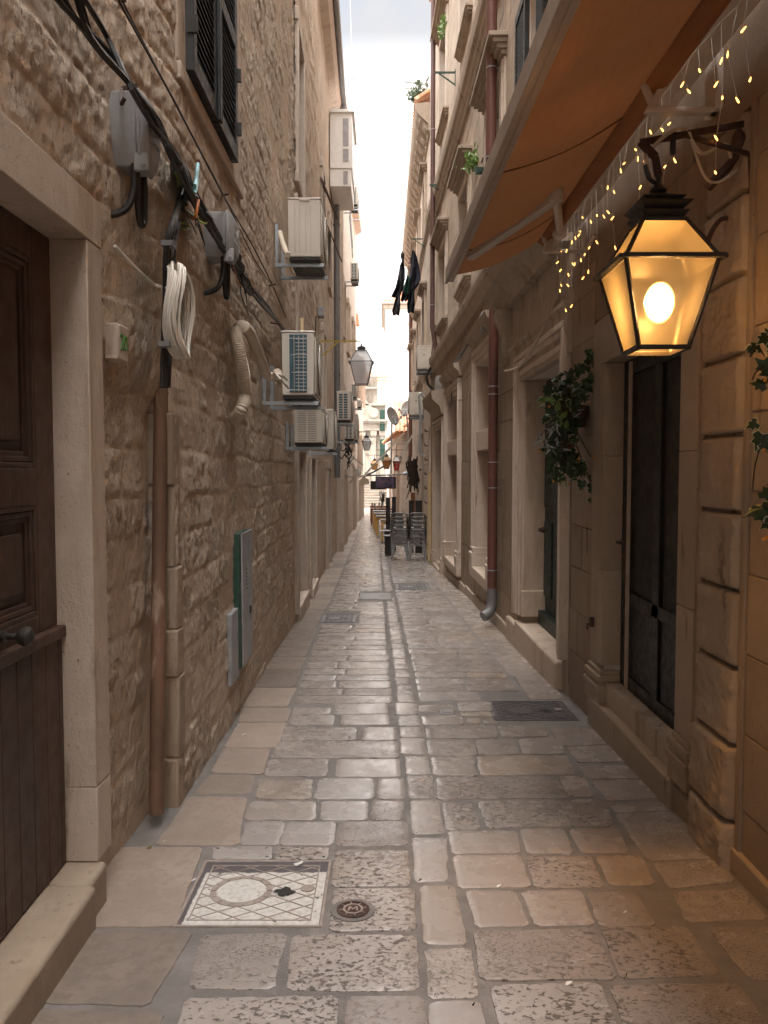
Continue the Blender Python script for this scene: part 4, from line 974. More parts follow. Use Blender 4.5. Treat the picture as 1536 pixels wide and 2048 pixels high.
m = MB(); m.box(-1.45, -.85, Y0 - .12, Y0, 1.5, 3.6); m.box(-1.55, -.75, Y0 - .28, Y0, 3.6, 3.8); m.prism([(-1.6, 3.8), (-.7, 3.8), (-1.15, 4.1)], lambda u, v, t: (u, t, v), Y0 - .28, Y0)
m.build('niche', MAT['church_stone'], CH, bev=.02)
m = MB()
for k in range(16): m.tube([(-1.3 + k * .1, Y0 + .3, 8.1 - .0 * k), (-1.3 + k * .1, Y0 + 2.2, 9.0)], .055, 6)
m.build('roof', MAT['tile'], CH)
for z in (2.4, 4.5):
    m = MB(); m.box(-.30, .06, Y0 - .40, Y0 - .32, z, z + 1.5)
    for k in range(14): m.box(-.27, .03, Y0 - .43, Y0 - .40, z + .06 + k * .1, z + .11 + k * .1)
    m.build('shutter', MAT['shutter_green'], CH)
m = MB()
for k in range(9): m.box(-4.5, .9, 53.2 + k * .42, 58, -.8 + k * .17 if k else -.9, -.8 + (k + 1) * .17 - .001)
tag(m.build('church_steps', MAT['step_stone'], None, bev=.02), 'pale stone steps climbing to the church at the end of the alley', 'steps')
TW = thing('white_building', 'tall white building with tiled hip roof rising behind the laundry', 'building', (2, 78, -.8))
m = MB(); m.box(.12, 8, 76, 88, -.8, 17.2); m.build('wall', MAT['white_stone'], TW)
m = MB(); m.box(-.25, 8.4, 75.6, 88.4, 17.2, 17.45); m.box(-.05, 8.2, 75.8, 88.2, 16.8, 17.2); m.build('eaves', MAT['frame'], TW, bev=.05)
m = MB(); m.add([(-.2, 75.7, 17.46), (8.3, 75.7, 17.46), (8.3, 88.3, 17.46), (-.2, 88.3, 17.46), (4, 80, 20.5), (4, 84, 20.5)], [(0, 1, 4), (1, 2, 5, 4), (2, 3, 5), (3, 0, 4, 5), (3, 2, 1, 0)])
for k in range(20):
    x = .1 + k * .4; t = 1 - abs(x - 4) / 4.3
    m.tube([(x, 75.75, 17.5), (x + (4 - x) * .0, 75.7 + 4.2 * t, 17.5 + 2.98 * t)], .11, 6)
m.build('roof', MAT['tile'], TW)
# ================================================================== OBJECTS ON THE LEFT WALL
def wires(m, pts, r, n=6, smooth=5): m.tube(pts, r, n, smooth)
# --- junction boxes
def junction_box(label, y0, y1, z0, z1, d, group=None, loops=True, X=XL, sd=1):
    X0 = X
    if X is XL: X = lambda y: X0(y) + .045
    yc = (y0 + y1) / 2
    t = thing('junction_box', label, 'junction box', (X(yc), yc, z0), group)
    m = MB(); h = z1 - z0; b = .05
    def fr(off, ins):   # faceted lower corners like a cast box
        return [(y0 + ins, z0 + h * .30), (y0 + ins + b, z0 + ins), (y1 - ins - b, z0 + ins), (y1 - ins, z0 + h * .30), (y1 - ins, z1 - ins), (y0 + ins, z1 - ins)]
    f = lambda u, v, tt: (X(yc) + sd * tt, u, v)
    m.prism(fr(0, 0), f, -.08, d * .58); body = m.build('body', MAT['grey_box'], t, bev=.006)
    m = MB(); m.prism(fr(0, -.008), f, d * .60, d * .74)
    a = fr(0, -.004); c = fr(0, .028)
    n = len(a); m.add([f(u, v, d * .742) for u, v in a] + [f(u, v, d) for u, v in c], [tuple(range(n - 1, -1, -1)), tuple(range(n, 2 * n))] + [(k, (k + 1) % n, n + (k + 1) % n, n + k) for k in range(n)])
    lid = m.build('lid', MAT['grey_box'], t, bev=.005)
    m = MB()
    for k in range(3):
        zz = z0 + h * (.78 - k * .22)
        for q in range(4): m.box(X(yc) + sd * d, X(yc) + sd * (d + .004), y0 + .05 + q * .035, y0 + .05 + q * .035 + .015, zz, zz + h * .07)
    m.bar((X(yc) + sd * (d + .002), y0 + .12, z0 + h * .5), (X(yc) + sd * (d + .002), y0 + .16, z0 + h * .72), .008); m.build('raised_marks', MAT['grey_box'], lid)
    m = MB(); m.box(X(yc) + sd * d * .45, X(yc) + sd * d * .98, y0 + .02, y0 + .045, z0 - .03, z0 + .05); m.lathe([(.001, 0), (.011, 0), (.011, .008), (.001, .01)], (X(yc) + sd * d * .8, y0 + .012, z0 - .005), 8, 'y'); m.build('latch', MAT['grey_box'], lid, bev=.006)
    if loops:
        m = MB(); x = X(yc) + sd * d * .35
        m.tube([(x, y0 + .06, z0 + .05), (x, y0 + .055, z0 - .1), (x - sd * .04, y0 + .02, z0 - .21), (X(y0) - .12 * sd, y0 - .04, z0 - .25)], .017, 8, 5)
        m.tube([(x, y0 + .10, z0 + .05), (x, y0 + .11, z0 - .12), (x, y0 + .15, z0 - .22), (x, y0 + .20, z0 - .20), (x, y0 + .22, z0 - .06), (x, y0 + .20, z0 + .05)], .017, 8, 5)
        m.build('cable_loop', MAT['black'], t)
    return t
junction_box('large grey cast junction box above the doorway, with two black cable loops below', 3.63, 3.87, 3.02, 3.33, .125, 'junction boxes on the walls')
junction_box('smaller stained junction box half covered by tangled wires, right of the coiled white cable', 5.10, 5.36, 3.0, 3.27, .12, 'junction boxes on the walls')
# --- black cable bundle along the wall
m = MB(); trunk = [(70, -150), (130, -30), (200, 85), (266, 178), (308, 245), (345, 305), (400, 415), (470, 535), (520, 600), (560, 650), (590, 700)]
for k in range(8):
    ph = random.random() * 6
    pts = []
    for i, (px, py) in enumerate(trunk):
        sp = [34, 30, 24, 5, 12, 10, 9, 7, 5, 3.5, 2.5][i]
        p = aL(px + sp * math.sin(ph + i * 1.9) * .8, py + sp * .55 * math.cos(ph * 1.7 + i), .065 + .045 * random.random() + (.10 if i in (3, 4) else .03 if i == 5 else 0)); pts.append(p)
    wires(m, pts, .0115 if k < 5 else .008, 6)
tr = thing('cable_bundle', 'sagging bundle of black cables along the left wall, tied to iron clips', 'cables', aL(345, 305, 0))
m.build('cable', MAT['black'], tr)
m = MB()
for i in range(5): p = aL(230 + i * 9, 178 + (i % 2) * 4, .02); 
a = aL(232, 182, .0); b = aL(275, 172, .11); m.bar(a, b, .016, .02); m.build('wall_clip', MAT['rust_dark'], tr); m = MB(); a = aL(242, 178, 0.055); c = aL(243, 208, 0.085); m.bar(a, c, .014); m.bar(c, aL(250, 196, 0.105), .012)
m.build('wall_clip', MAT['rust_dark'], tr)
for (px, py) in ((300, 262), (505, 585), (552, 648)): m = MB(); m.bar(aL(px - 10, py - 2, .0), aL(px + 6, py, .125), .014); m.build('wall_clip', MAT['rust_dark'], tr)
m = MB()
for (px, py, r0) in ((352, 330, .05), (375, 375, .045), (405, 425, .04), (462, 500, .05), (470, 520, .045), (480, 548, .045), (488, 565, .03)):
    m = MB(); p = aL(px, py, .095); q = aL(px + 14, py + 24, .095); m.tube([p, (p + q) / 2, q], [r0 * .6, r0, r0 * .5], 8); m.build('splice_sleeve', MAT['black'], tr)
for k in range(16):
    m = MB()
    px, py = random.choice([(350, 350), (372, 395), (462, 520), (478, 560), (440, 470)]); p0 = aL(px, py, .06)
    pts = [p0]
    for j in range(5): p0 = p0 + Vector((random.uniform(-.01, .03), random.uniform(-.06, .09), random.uniform(-.09, .04))); pts.append(p0)
    wires(m, pts, .0035, 5); m.build('loose_wire', MAT['black'], tr)
m = MB(); wires(m, [aL(358, 326, 0.105), aL(372, 372, .1), aL(390, 385, .12), aL(396, 330, .14)], .010); wires(m, [aL(396, 328, .14), aL(390, 370, .12), aL(372, 402, 0.115), aL(358, 415, 0.085)], .010); m.build('blue_wire', MAT['blue_w'], tr)
m = MB(); wires(m, [aL(352, 345, 0.095), aL(364, 380, 0.105), aL(368, 415, 0.095)], .007); wires(m, [aL(372, 420, 0.085), aL(398, 442, 0.095), aL(412, 446, 0.105), aL(420, 430, 0.095)], .007)
for k in range(4): wires(m, [aL(356, 452 - k, 0.085), aL(368, 444 + k, 0.115), aL(378, 452, 0.095), aL(366, 458 - k, 0.105), aL(356, 452, 0.085)], .004)
m.build('earth_wire', MAT['green_w'], tr)
m = MB(); wires(m, [aL(372, 395, 0.095), aL(378, 430, .1), aL(390, 435, .1), aL(397, 400, 0.115)], .008); m.build('orange_wire', MAT['orange'], tr); m = MB(); wires(m, [aL(455, 500, 0.105), aL(468, 535, 0.125), aL(475, 560, .1), aL(485, 575, 0.105)], .004); m.build('orange_wire', MAT['orange'], tr)
m = MB()
for k in range(7): wires(m, [aL(450 + k, 440 + k, 0.075), aL(462 + k * 1.5, 470, .09 + .005 * k), aL(474 + k, 485 + k, 0.095)], .004)
m.build('white_wire', MAT['cable_w'], tr)
# vertical cables down to the conduit
vt = thing('riser_cables', 'thick black riser cables dropping straight into the rusty conduit', 'cables', aL(335, 760, 0))
m = MB()
for k in range(4):
    o = (k - 1.5) * 4
    wires(m, [aL(372 + o * .3, 372 + o, 0.085), aL(352 + o, 440, 0.085), aL(340 + o * 1.2, 500, 0.075), aL(337 + o * 1.1, 600, .045), aL(333 + o, 700, .045), aL(330 + o * .9, 775, .045)], .014, 7)
m.build('cable', MAT['black'], vt)
for py in (490, 690): m = MB(); p = aL(339 if py < 600 else 334, py, .085); m.box(p.x - .03, p.x + .022, p.y - .042, p.y + .042, p.z - .012, p.z + .012); m.build('pipe_clamp', MAT['zinc'], vt)
# --- rusty conduit
ct = thing('conduit', 'rusty steel conduit standing on the paving beside the corner stones', 'conduit', (-1.2, 4.02, gz(4.0)))
m = MB(); t0 = at_x(322, 768, -1.175); b0 = at_x(313, 1615, -1.155)
m.tube([b0 + Vector((0, 0, -.03)), b0 * .75 + t0 * .25, (b0 + t0) / 2, t0 * .75 + b0 * .25, t0], .037, 14); m.build('pipe', MAT['rust'], ct)
# --- coil of pale cable
ko = thing('cable_coil', 'oval coil of pale cable hanging below the black riser cables', 'cable', aL(357, 550, .1))
m = MB(); c0 = aL(352, 622, .10)
for k in range(13):
    ry, rz = .125 + .05 * random.random(), .20 + .045 * random.random(); ph = random.random()
    m.tube([c0 + Vector((.012 * math.sin(3 * a + ph) + k * .006 - .02, ry * math.cos(a) * .85 + random.uniform(-.004, .004), rz * math.sin(a) - (.225 - rz) * .8)) for a in [2 * math.pi * i / 28 for i in range(28)]], .0068, 6, 0, True)
wires(m, [aL(230, 492, 0.055), aL(265, 530, 0.085), aL(310, 570, 0.105), aL(345, 574, .1), aL(360, 555, .12)], .008); m.build('cable', MAT['cable_w'], ko)
m = MB(); wires(m, [aL(362, 560, 0.065), aL(372, 556, .1), aL(372, 568, .12), aL(358, 570, .1)], .005); m.build('tie_wire', MAT['black'], ko)
# --- number plaque
pq = thing('house_number', 'small stone number plaque with green 20 carved on it', 'number plaque', (-1.2, 3.5, 2.12))
xp = -1.175; m = MB(); m.box(xp - .05, xp + .016, 3.53, 3.66, 2.135, 2.295); m.build('plaque', MAT['frame'], pq, bev=.008)
text_mesh('20', .10, lambda x, y, z: (xp + .0175 + z, 3.595 + x, 2.215 + y), 'number', MAT['green_txt'], pq)
# --- steel stay wires
sw = thing('stay_wire', 'pair of thin steel stay wires stretched diagonally above the black cables', 'wire', aL(450, 395, 0.085))
m = MB(); wires(m, [aL(232, -20, 0.125), aL(245, 15, 0.125), aL(350, 205, 0.115), aL(447, 392, 0.105), aL(500, 482, 0.105), aL(545, 570, 0.105), aL(572, 635, 0.105)], .0055, 6, 3); wires(m, [aL(237, -20, .11), aL(251, 15, .11), aL(365, 235, 0.125), aL(447, 390, 0.115), aL(510, 520, 0.115), aL(548, 575, 0.115)], .0045, 6, 3); m.build('wire', MAT['black_metal'], sw)
m = MB()
for px, py in ((241, 3), (447, 391), (541, 571)): m.bar(aL(px - 3, py, -.02), aL(px + 9, py - 2, .12), .012)
m.build('hook', MAT['rust_dark'], sw)
# --- meter cabinet
mc = thing('meter_cabinet', 'dented grey metal meter cabinet with green frame, low on the left wall', 'cabinet', (XL(6.4), 6.4, .1))
m = MB(); m.wblk(XL, 1, 5.98, 6.50, .145, 1.175, .030, .02); m.build('frame', MAT['shutter_green'], mc, bev=.004)
m = MB(); m.wblk(XL, 1, 6.06, 6.56, .14, 1.17, .044, -.031); dr = m.build('door', MAT['grey_box'], mc, bev=.006)
m = MB(); m.wblk(XL, 1, 5.68, 5.97, .10, .62, .024, .01); m.build('side_panel', MAT['grey_box'], mc, bev=.006)
m = MB(); m.wblk(XL, 1, 6.40, 6.44, .50, .56, .054, -.045)
for k in range(6): m.wblk(XL, 1, 6.25, 6.265, .72 + k * .03, .735 + k * .03, .048, -.045)
m.build('lock', MAT['black_metal'], dr)
# --- corrugated hose and insulated pipe
hs = thing('hose', 'beige corrugated hose and smooth wrapped pipe emerging from the left wall', 'hose', aL(470, 655))
P = [aL(472, 660, 0.065), aL(478, 700, .10), aL(487, 750, .12), aL(490, 790, .11), aL(482, 820, 0.105), aL(468, 840, .0)]
fine = []
for i in range(len(P) - 1):
    for k in range(52):
        t = k / 52; p0 = P[max(i - 1, 0)]; p1 = P[i]; p2 = P[i + 1]; p3 = P[min(i + 2, len(P) - 1)]
        fine.append(.5 * ((2 * p1) + (p2 - p0) * t + (2 * p0 - 5 * p1 + 4 * p2 - p3) * t * t + (3 * p1 - p0 - 3 * p2 + p3) * t ** 3))
m = MB(); m.tube(fine, [.046 if k % 4 < 2 else .038 for k in range(len(fine))], 14); m.build('corrugated_hose', MAT['hose'], hs)
m = MB(); m.tube([aL(470, 660, -.02), aL(484, 652, 0.105), aL(500, 668, .12), aL(520, 715, .15), aL(535, 750, .17), aL(548, 752, .22), aL(556, 744, .26)], [.04, .042, .042, .04, .038, .036, .034], 14, 5); m.build('insulated_pipe', MAT['hose'], hs)
m = MB(); m.tube([aL(553, 747, .25), aL(566, 752, .3), aL(574, 760, .3)], .009, 8, 4); m.tube([aL(553, 749, .25), aL(564, 762, .3), aL(576, 776, .3)], .009, 8, 4); m.build('copper_pipe', MAT['white_pl'], hs)

# ------------------------------------------------------------------ air conditioners (end panel looks along the alley)
def air_con(label, x0, x1, y, z0, z1, kind, X, sd, length=.82, bracket=True, detail=True, up=False):
    """outdoor unit whose long side runs along the wall; x0/x1 are its inner and outer faces"""
    t = thing('air_conditioner', label, 'air conditioner', (x0, y, z0), 'air conditioners on the walls')
    lo, hi = min(x0, x1), max(x0, x1); w = hi - lo; h = z1 - z0; y1 = y + length
    m = MB(); m.box(lo, hi, y, y1, z0 + .03, z1 - .02); m.box(lo - .006, hi + .006, y - .006, y1 + .006, z1 - .02, z1); m.build('casing', MAT['white_pl'], t, bev=.012, seg=3)
    m = MB(); m.box(lo + .01, hi - .01, y + .01, y1 - .01, z0, z0 + .03)
    if bracket: m.box(lo + .02, hi - .02, y + .03, y1 - .03, z0 - .018, z0)
    m.build('base_tray', MAT['black_metal'] if kind != 'valve' else MAT['zinc'], t)
    if kind == 'ribs':
        m = MB()
        for u in (.22, .36, .55, .69): m.tube([(lo + w * u, y - .002, z0 + h * .12), (lo + w * u, y - .002, z1 - h * .12)], .006, 6)
        m.box(lo + w * .36, lo + w * .69, y - .012, y, z1 - .035, z1 - .012); m.build('end_ribs', MAT['white_pl'], t)
    elif kind == 'coil':
        a, b = lo + w * .24, lo + w * .78
        m = MB(); m.box(a, b, y - .008, y + .02, z0 + h * .09, z1 - h * .06); c = m.build('coil', MAT['teal'], t)
        m = MB(); n = 15
        for k in range(n): zz = z0 + h * .12 + h * .80 * k / n; m.box(a + (b - a) * .35, b - .01, y - .016, y - .009, zz, zz + .008)
        m.build('coil_fins', MAT['galv'], c)
        m = MB()
        for u in (.1, .45, .8): m.tube([(a + (b - a) * (.2 + .75 * u), y - .022, z0 + h * .1), (a + (b - a) * (.2 + .75 * u), y - .022, z1 - h * .08)], .0028, 5)
        for u in (.12, .38, .64, .88): m.tube([(a - .03 if u in (.12, .88) else a + .02, y - .024, z0 + h * u), (b + .01, y - .024, z0 + h * u)], .0028, 5)
        m.build('wire_guard', MAT['white_pl'], t)
    elif kind in ('slats', 'grid'):
        a, b = lo + w * .1, lo + w * .82
        m = MB(); m.box(a, b, y - .004, y + .01, z0 + h * .10, z1 - h * .08); c = m.build('coil', MAT['teal'] if kind == 'grid' else MAT['dark_in'], t)
        m = MB(); n = 17 if kind == 'slats' else 10
        for k in range(n + 1): zz = z0 + h * .10 + h * .82 * k / n; m.box(a, b, y - .014, y - .004, zz - .008, zz + .008 if kind == 'slats' else zz + .004)
        for u in (0, .5, 1): m.box(a + (b - a) * u - .011, a + (b - a) * u + .011, y - .016, y - .004, z0 + h * .10, z1 - h * .08)
        m.build('end_grille', MAT['white_pl'], t)
    elif kind == 'valve':
        m = MB(); m.box(lo + w * .4, lo + w * .66, y - .02, y, z0 + h * .10, z0 + h * .46); m.box(lo + w * .35, lo + w * .65, y - .01, y, z1 - h * .16, z1 - h * .11); m.box(lo + w * .42, lo + w * .55, y - .008, y, z0 + h * .6, z0 + h * .65); m.build('valve_cover', MAT['white_pl'], t, bev=.006)
        m = MB(); m.box(lo + w * .43, lo + w * .54, y - .011, y - .008, z0 + h * .605, z0 + h * .645); m.build('handle_recess', MAT['dark_in'], t)
    # front with the round fan guard, facing across the alley
    xf = x1; s2 = 1 if x1 > x0 else -1
    m = MB(); m.box(xf, xf + s2 * .012, y + .06, y1 - .04, z0 + .06, z1 - .05); pf = m.build('front_panel', MAT['white_pl'], t, bev=.006)
    m = MB(); cy, cz, rr = y1 - .34, (z0 + z1) / 2, min(h * .40, .25)
    m.lathe([(.001, 0), (rr, 0), (rr, .004), (.001, .005)], (xf + s2 * .012, cy, cz), 24, 'x'); fan = m.build('fan_opening', MAT['dark_in'], t)
    m = MB()
    for k in range(1, 8): r0 = rr * k / 7; m.tube([(xf + s2 * .024, cy + r0 * math.cos(a), cz + r0 * math.sin(a)) for a in [2 * math.pi * i / 24 for i in range(24)]], .004, 4, 0, True)
    for k in range(8): a = math.pi * k / 8; m.bar((xf + s2 * .024, cy - rr * math.cos(a), cz - rr * math.sin(a)), (xf + s2 * .024, cy + rr * math.cos(a), cz + rr * math.sin(a)), .005)
    m.build('fan_guard', MAT['white_pl'], t)
    if bracket:
        for yy in (y + .10, y1 - .14):
            m = MB(); xw = X(yy)
            m.bar((xw - sd * .01, yy, z0 - .035), (hi + .03 if sd > 0 else lo - .03, yy, z0 - .035), .032, .034)
            m.bar((xw + sd * .018, yy, z0 - .05), (xw + sd * .018, yy, z0 + h * .62), .036, .03, (1, 0, 0))
            m.build('bracket', MAT['galv'], t)
    return t
def ac_px(label, px0, px1, py0, py1, y, kind, X=XL, sd=1, **kw):
    a = at_y(px0, py1, y); b = at_y(px1, py0, y)
    x0, x1 = (a.x, b.x) if sd > 0 else (b.x, a.x)
    return air_con(label, x0, x1, y, a.z, b.z, kind, X, sd, **kw)
t = ac_px('uppermost near air conditioner with plain ribbed end panel, high above the coil-faced unit', 576, 641, 395, 519, 8.65, 'ribs')
m = MB(); m.tube([aL(560, 465, 0.065), aL(562, 475, .10), aL(570, 500, .2), aL(576, 510, .26)], .026, 10, 5); m.build('insulated_pipe', MAT['hose'], t)
t = ac_px('air conditioner with exposed blue-green coil behind a wire guard', 564, 628, 661, 797, 7.55, 'coil')
m = MB(); m.box(at_y(601, 650, 7.9).x, at_y(607, 650, 7.9).x, 7.9, 7.93, at_y(601, 661, 7.9).z, at_y(601, 646, 7.9).z + .05); m.build('yellow_tag', MAT['pipe_cream'], t)
ac_px('air conditioner with two columns of horizontal slats, directly under the coil-faced unit', 588, 645, 816, 890, 9.6, 'slats')
ac_px('slim air conditioner behind the slatted unit, its fan side turned to the alley', 652, 666, 818, 902, 12.4, 'ribs', length=.75)
ac_px('small gridded air conditioner hanging in front of the grey drainpipe', 674, 701, 782, 843, 15.5, 'grid')
ac_px('air conditioner with gridded end, lower and behind the one at the drainpipe', 689, 708, 846, 880, 19.0, 'grid')
ac_px('narrow air conditioner next to the low gridded one, partly hidden by it', 709, 715, 828, 882, 21.5, 'ribs', length=.7)
ac_px('highest distant air conditioner, under the white window box', 699, 715, 373, 410, 26, 'grid')
ac_px('distant air conditioner at mid height, below the highest one', 701, 716, 525, 560, 26, 'grid')
ac_px('distant air conditioner just left of the hanging unlit lantern', 703, 713, 768, 795, 27.5, 'grid')
ac_px('tiny far air conditioner beneath the unlit lantern', 714, 722, 800, 815, 31, 'grid')
ac_px('lowest far air conditioner, beside white looped pipes', 710, 719, 937, 952, 27, 'grid')
t = ac_px('air conditioner with valve cover panel, higher one on the right wall', 835, 862, 691, 740, 20.2, 'valve', XR, -1)
t = ac_px('air conditioner with white drain hose curling over it, lower on the right wall', 819, 846, 784, 832, 23.6, 'valve', XR, -1)
m = MB(); m.tube([at_y(848, 795, 22.0), at_y(842, 787, 22.0), at_y(838, 795, 22.0), at_y(841, 830, 22.0), at_y(840, 900, 22.0), at_y(848, 912, 22.0)], .034, 8, 5); m.build('drain_hose', MAT['galv'], t)
m = MB(); m.tube([at_y(862, 735, 20), at_y(854, 750, 20), at_y(856, 768, 20), at_y(866, 778, 20)], .03, 8, 5)
tag(m.build('hose', MAT['black'], None), 'short black hose looping below the higher right air conditioner', 'hose')

# --- small grey box, rusty flaps, white window box, drainpipe
t = thing('meter_box', 'small grey electrical box above the yellow lantern bracket', 'junction box', aL(635, 630)); m = MB(); y = aL(635, 625).y; m.wblk(XL, 1, y, y + .3, aL(635, 632).z, aL(635, 613).z, .13, .0); m.build('body', MAT['grey_box'], t, bev=.01)
m = MB(); m.tube([aL(632, 632, 0.095), aL(630, 700, 0.055)], .008, 5); m.build('cable', MAT['black'], t)
for (lb, y, z0, z1) in (('upper rusty iron flap hinged out from the left wall', 17.0, 7.05, 7.75), ('lower rusty iron flap hinged out from the left wall', 19.4, 6.75, 7.5)):
    m = MB(); x = XL(y); m.hexa([(x, y, z1), (x + .03, y, z1), (x + .03, y + .9, z1 + .1), (x, y + .9, z1 + .1), (x + .30, y, z0), (x + .33, y, z0), (x + .33, y + .9, z0 + .1), (x + .30, y + .9, z0 + .1)])
    tag(m.build('iron_flap', MAT['rust_dark'], None, bev=.004), lb, 'iron flap')
bx = thing('window_box', 'white enclosed window bay jutting from the upper left wall', 'window bay', (XL(21), 21, 8.9))
p0 = at_y(679, 372, 21.0); p1 = at_y(704, 226, 21.0)
m = MB(); x0, x1, z0, z1 = p0.x, p1.x, p0.z, p1.z
m.box(XL(21), x1, 21.0, 23, z0 + .45, z1); m.box(XL(21), x1 - .03, 21.03, 22.97, z0, z0 + .45); m.hexa([(XL(21), 20.95, z1), (x1 + .06, 20.95, z1), (x1 + .06, 23.05, z1), (XL(21), 23.05, z1), (XL(21), 20.95, z1 + .12), (x1 + .06, 20.95, z1 + .04), (x1 + .06, 23.05, z1 + .04), (XL(21), 23.05, z1 + .12)]); m.build('frame', MAT['white'], bx, bev=.01)
w = x1 - x0
for a, b in ((.62, .98 * (z1 - z0) * .52), (.98 * (z1 - z0) * .56, (z1 - z0) - .14)):
    m = MB(); m.box(x0 + w * .28, x0 + w * .72, 20.985, 21.0, z0 + a, z0 + b); m.build('pane', MAT['grey_box'], bx)
m = MB(); m.box(x0 + w * .3, x0 + w * .65, 21.01, 21.03, z0 + .06, z0 + .38); m.build('pane', MAT['grey_box'], bx)
dp = thing('drainpipe', 'long grey zinc drainpipe on the left, from the gutter down past the gridded unit', 'drainpipe', (XL(22.5), 22.5, 1.4))
m = MB(); xx = XL(22.3) + .10; m.tube([(xx + .2, 22.5, 11.65), (xx, 22.5, 11.1), (xx, 22.5, 8), (xx, 22.5, 4), (xx, 22.5, 1.45)], .085, 12); m.build('pipe', MAT['zinc'], dp)
for z in (2.2, 4.3, 6.4, 8.4, 10.4): m = MB(); m.lathe([(.086, 0), (.1, .0), (.1, .05), (.086, .05)], (xx, 22.5, z), 12); m.build('pipe_joint', MAT['zinc'], dp)
# tangle of cables near the drainpipe and white looped pipes
m = MB()
for k in range(14):
    p = at_y(691 + random.uniform(0, 9), 890 + random.uniform(0, 30), 20.5); pts = [p]
    for j in range(5): p = p + Vector((random.uniform(-.07, .07), random.uniform(-.1, .1), random.uniform(-.13, .11))); pts.append(p)
    wires(m, pts, .014, 5, 3)
m.tube([at_y(682, 880, 20.5), at_y(697, 893, 20.5), at_y(702, 905, 20.5)], .03, 6, 3)
tag(m.build('cable_tangle', MAT['black'], None), 'tangle of black cables in front of the grey drainpipe, under the low units', 'cables')
m = MB(); m.tube([at_y(698, 924, 25), at_y(706, 930, 25), at_y(709, 945, 25), at_y(705, 960, 25), at_y(697, 966, 25)], .045, 8, 5); m.tube([at_y(700, 905, 25), at_y(712, 920, 25), at_y(726, 930, 27)], .02, 6, 3); m.tube([at_y(700, 952, 25), at_y(716, 953, 25), at_y(732, 952, 25)], .02, 6, 3)
tag(m.build('looped_pipe', MAT['hose'], None), 'pale looped pipes on the far left wall under the distant lantern', 'pipe')

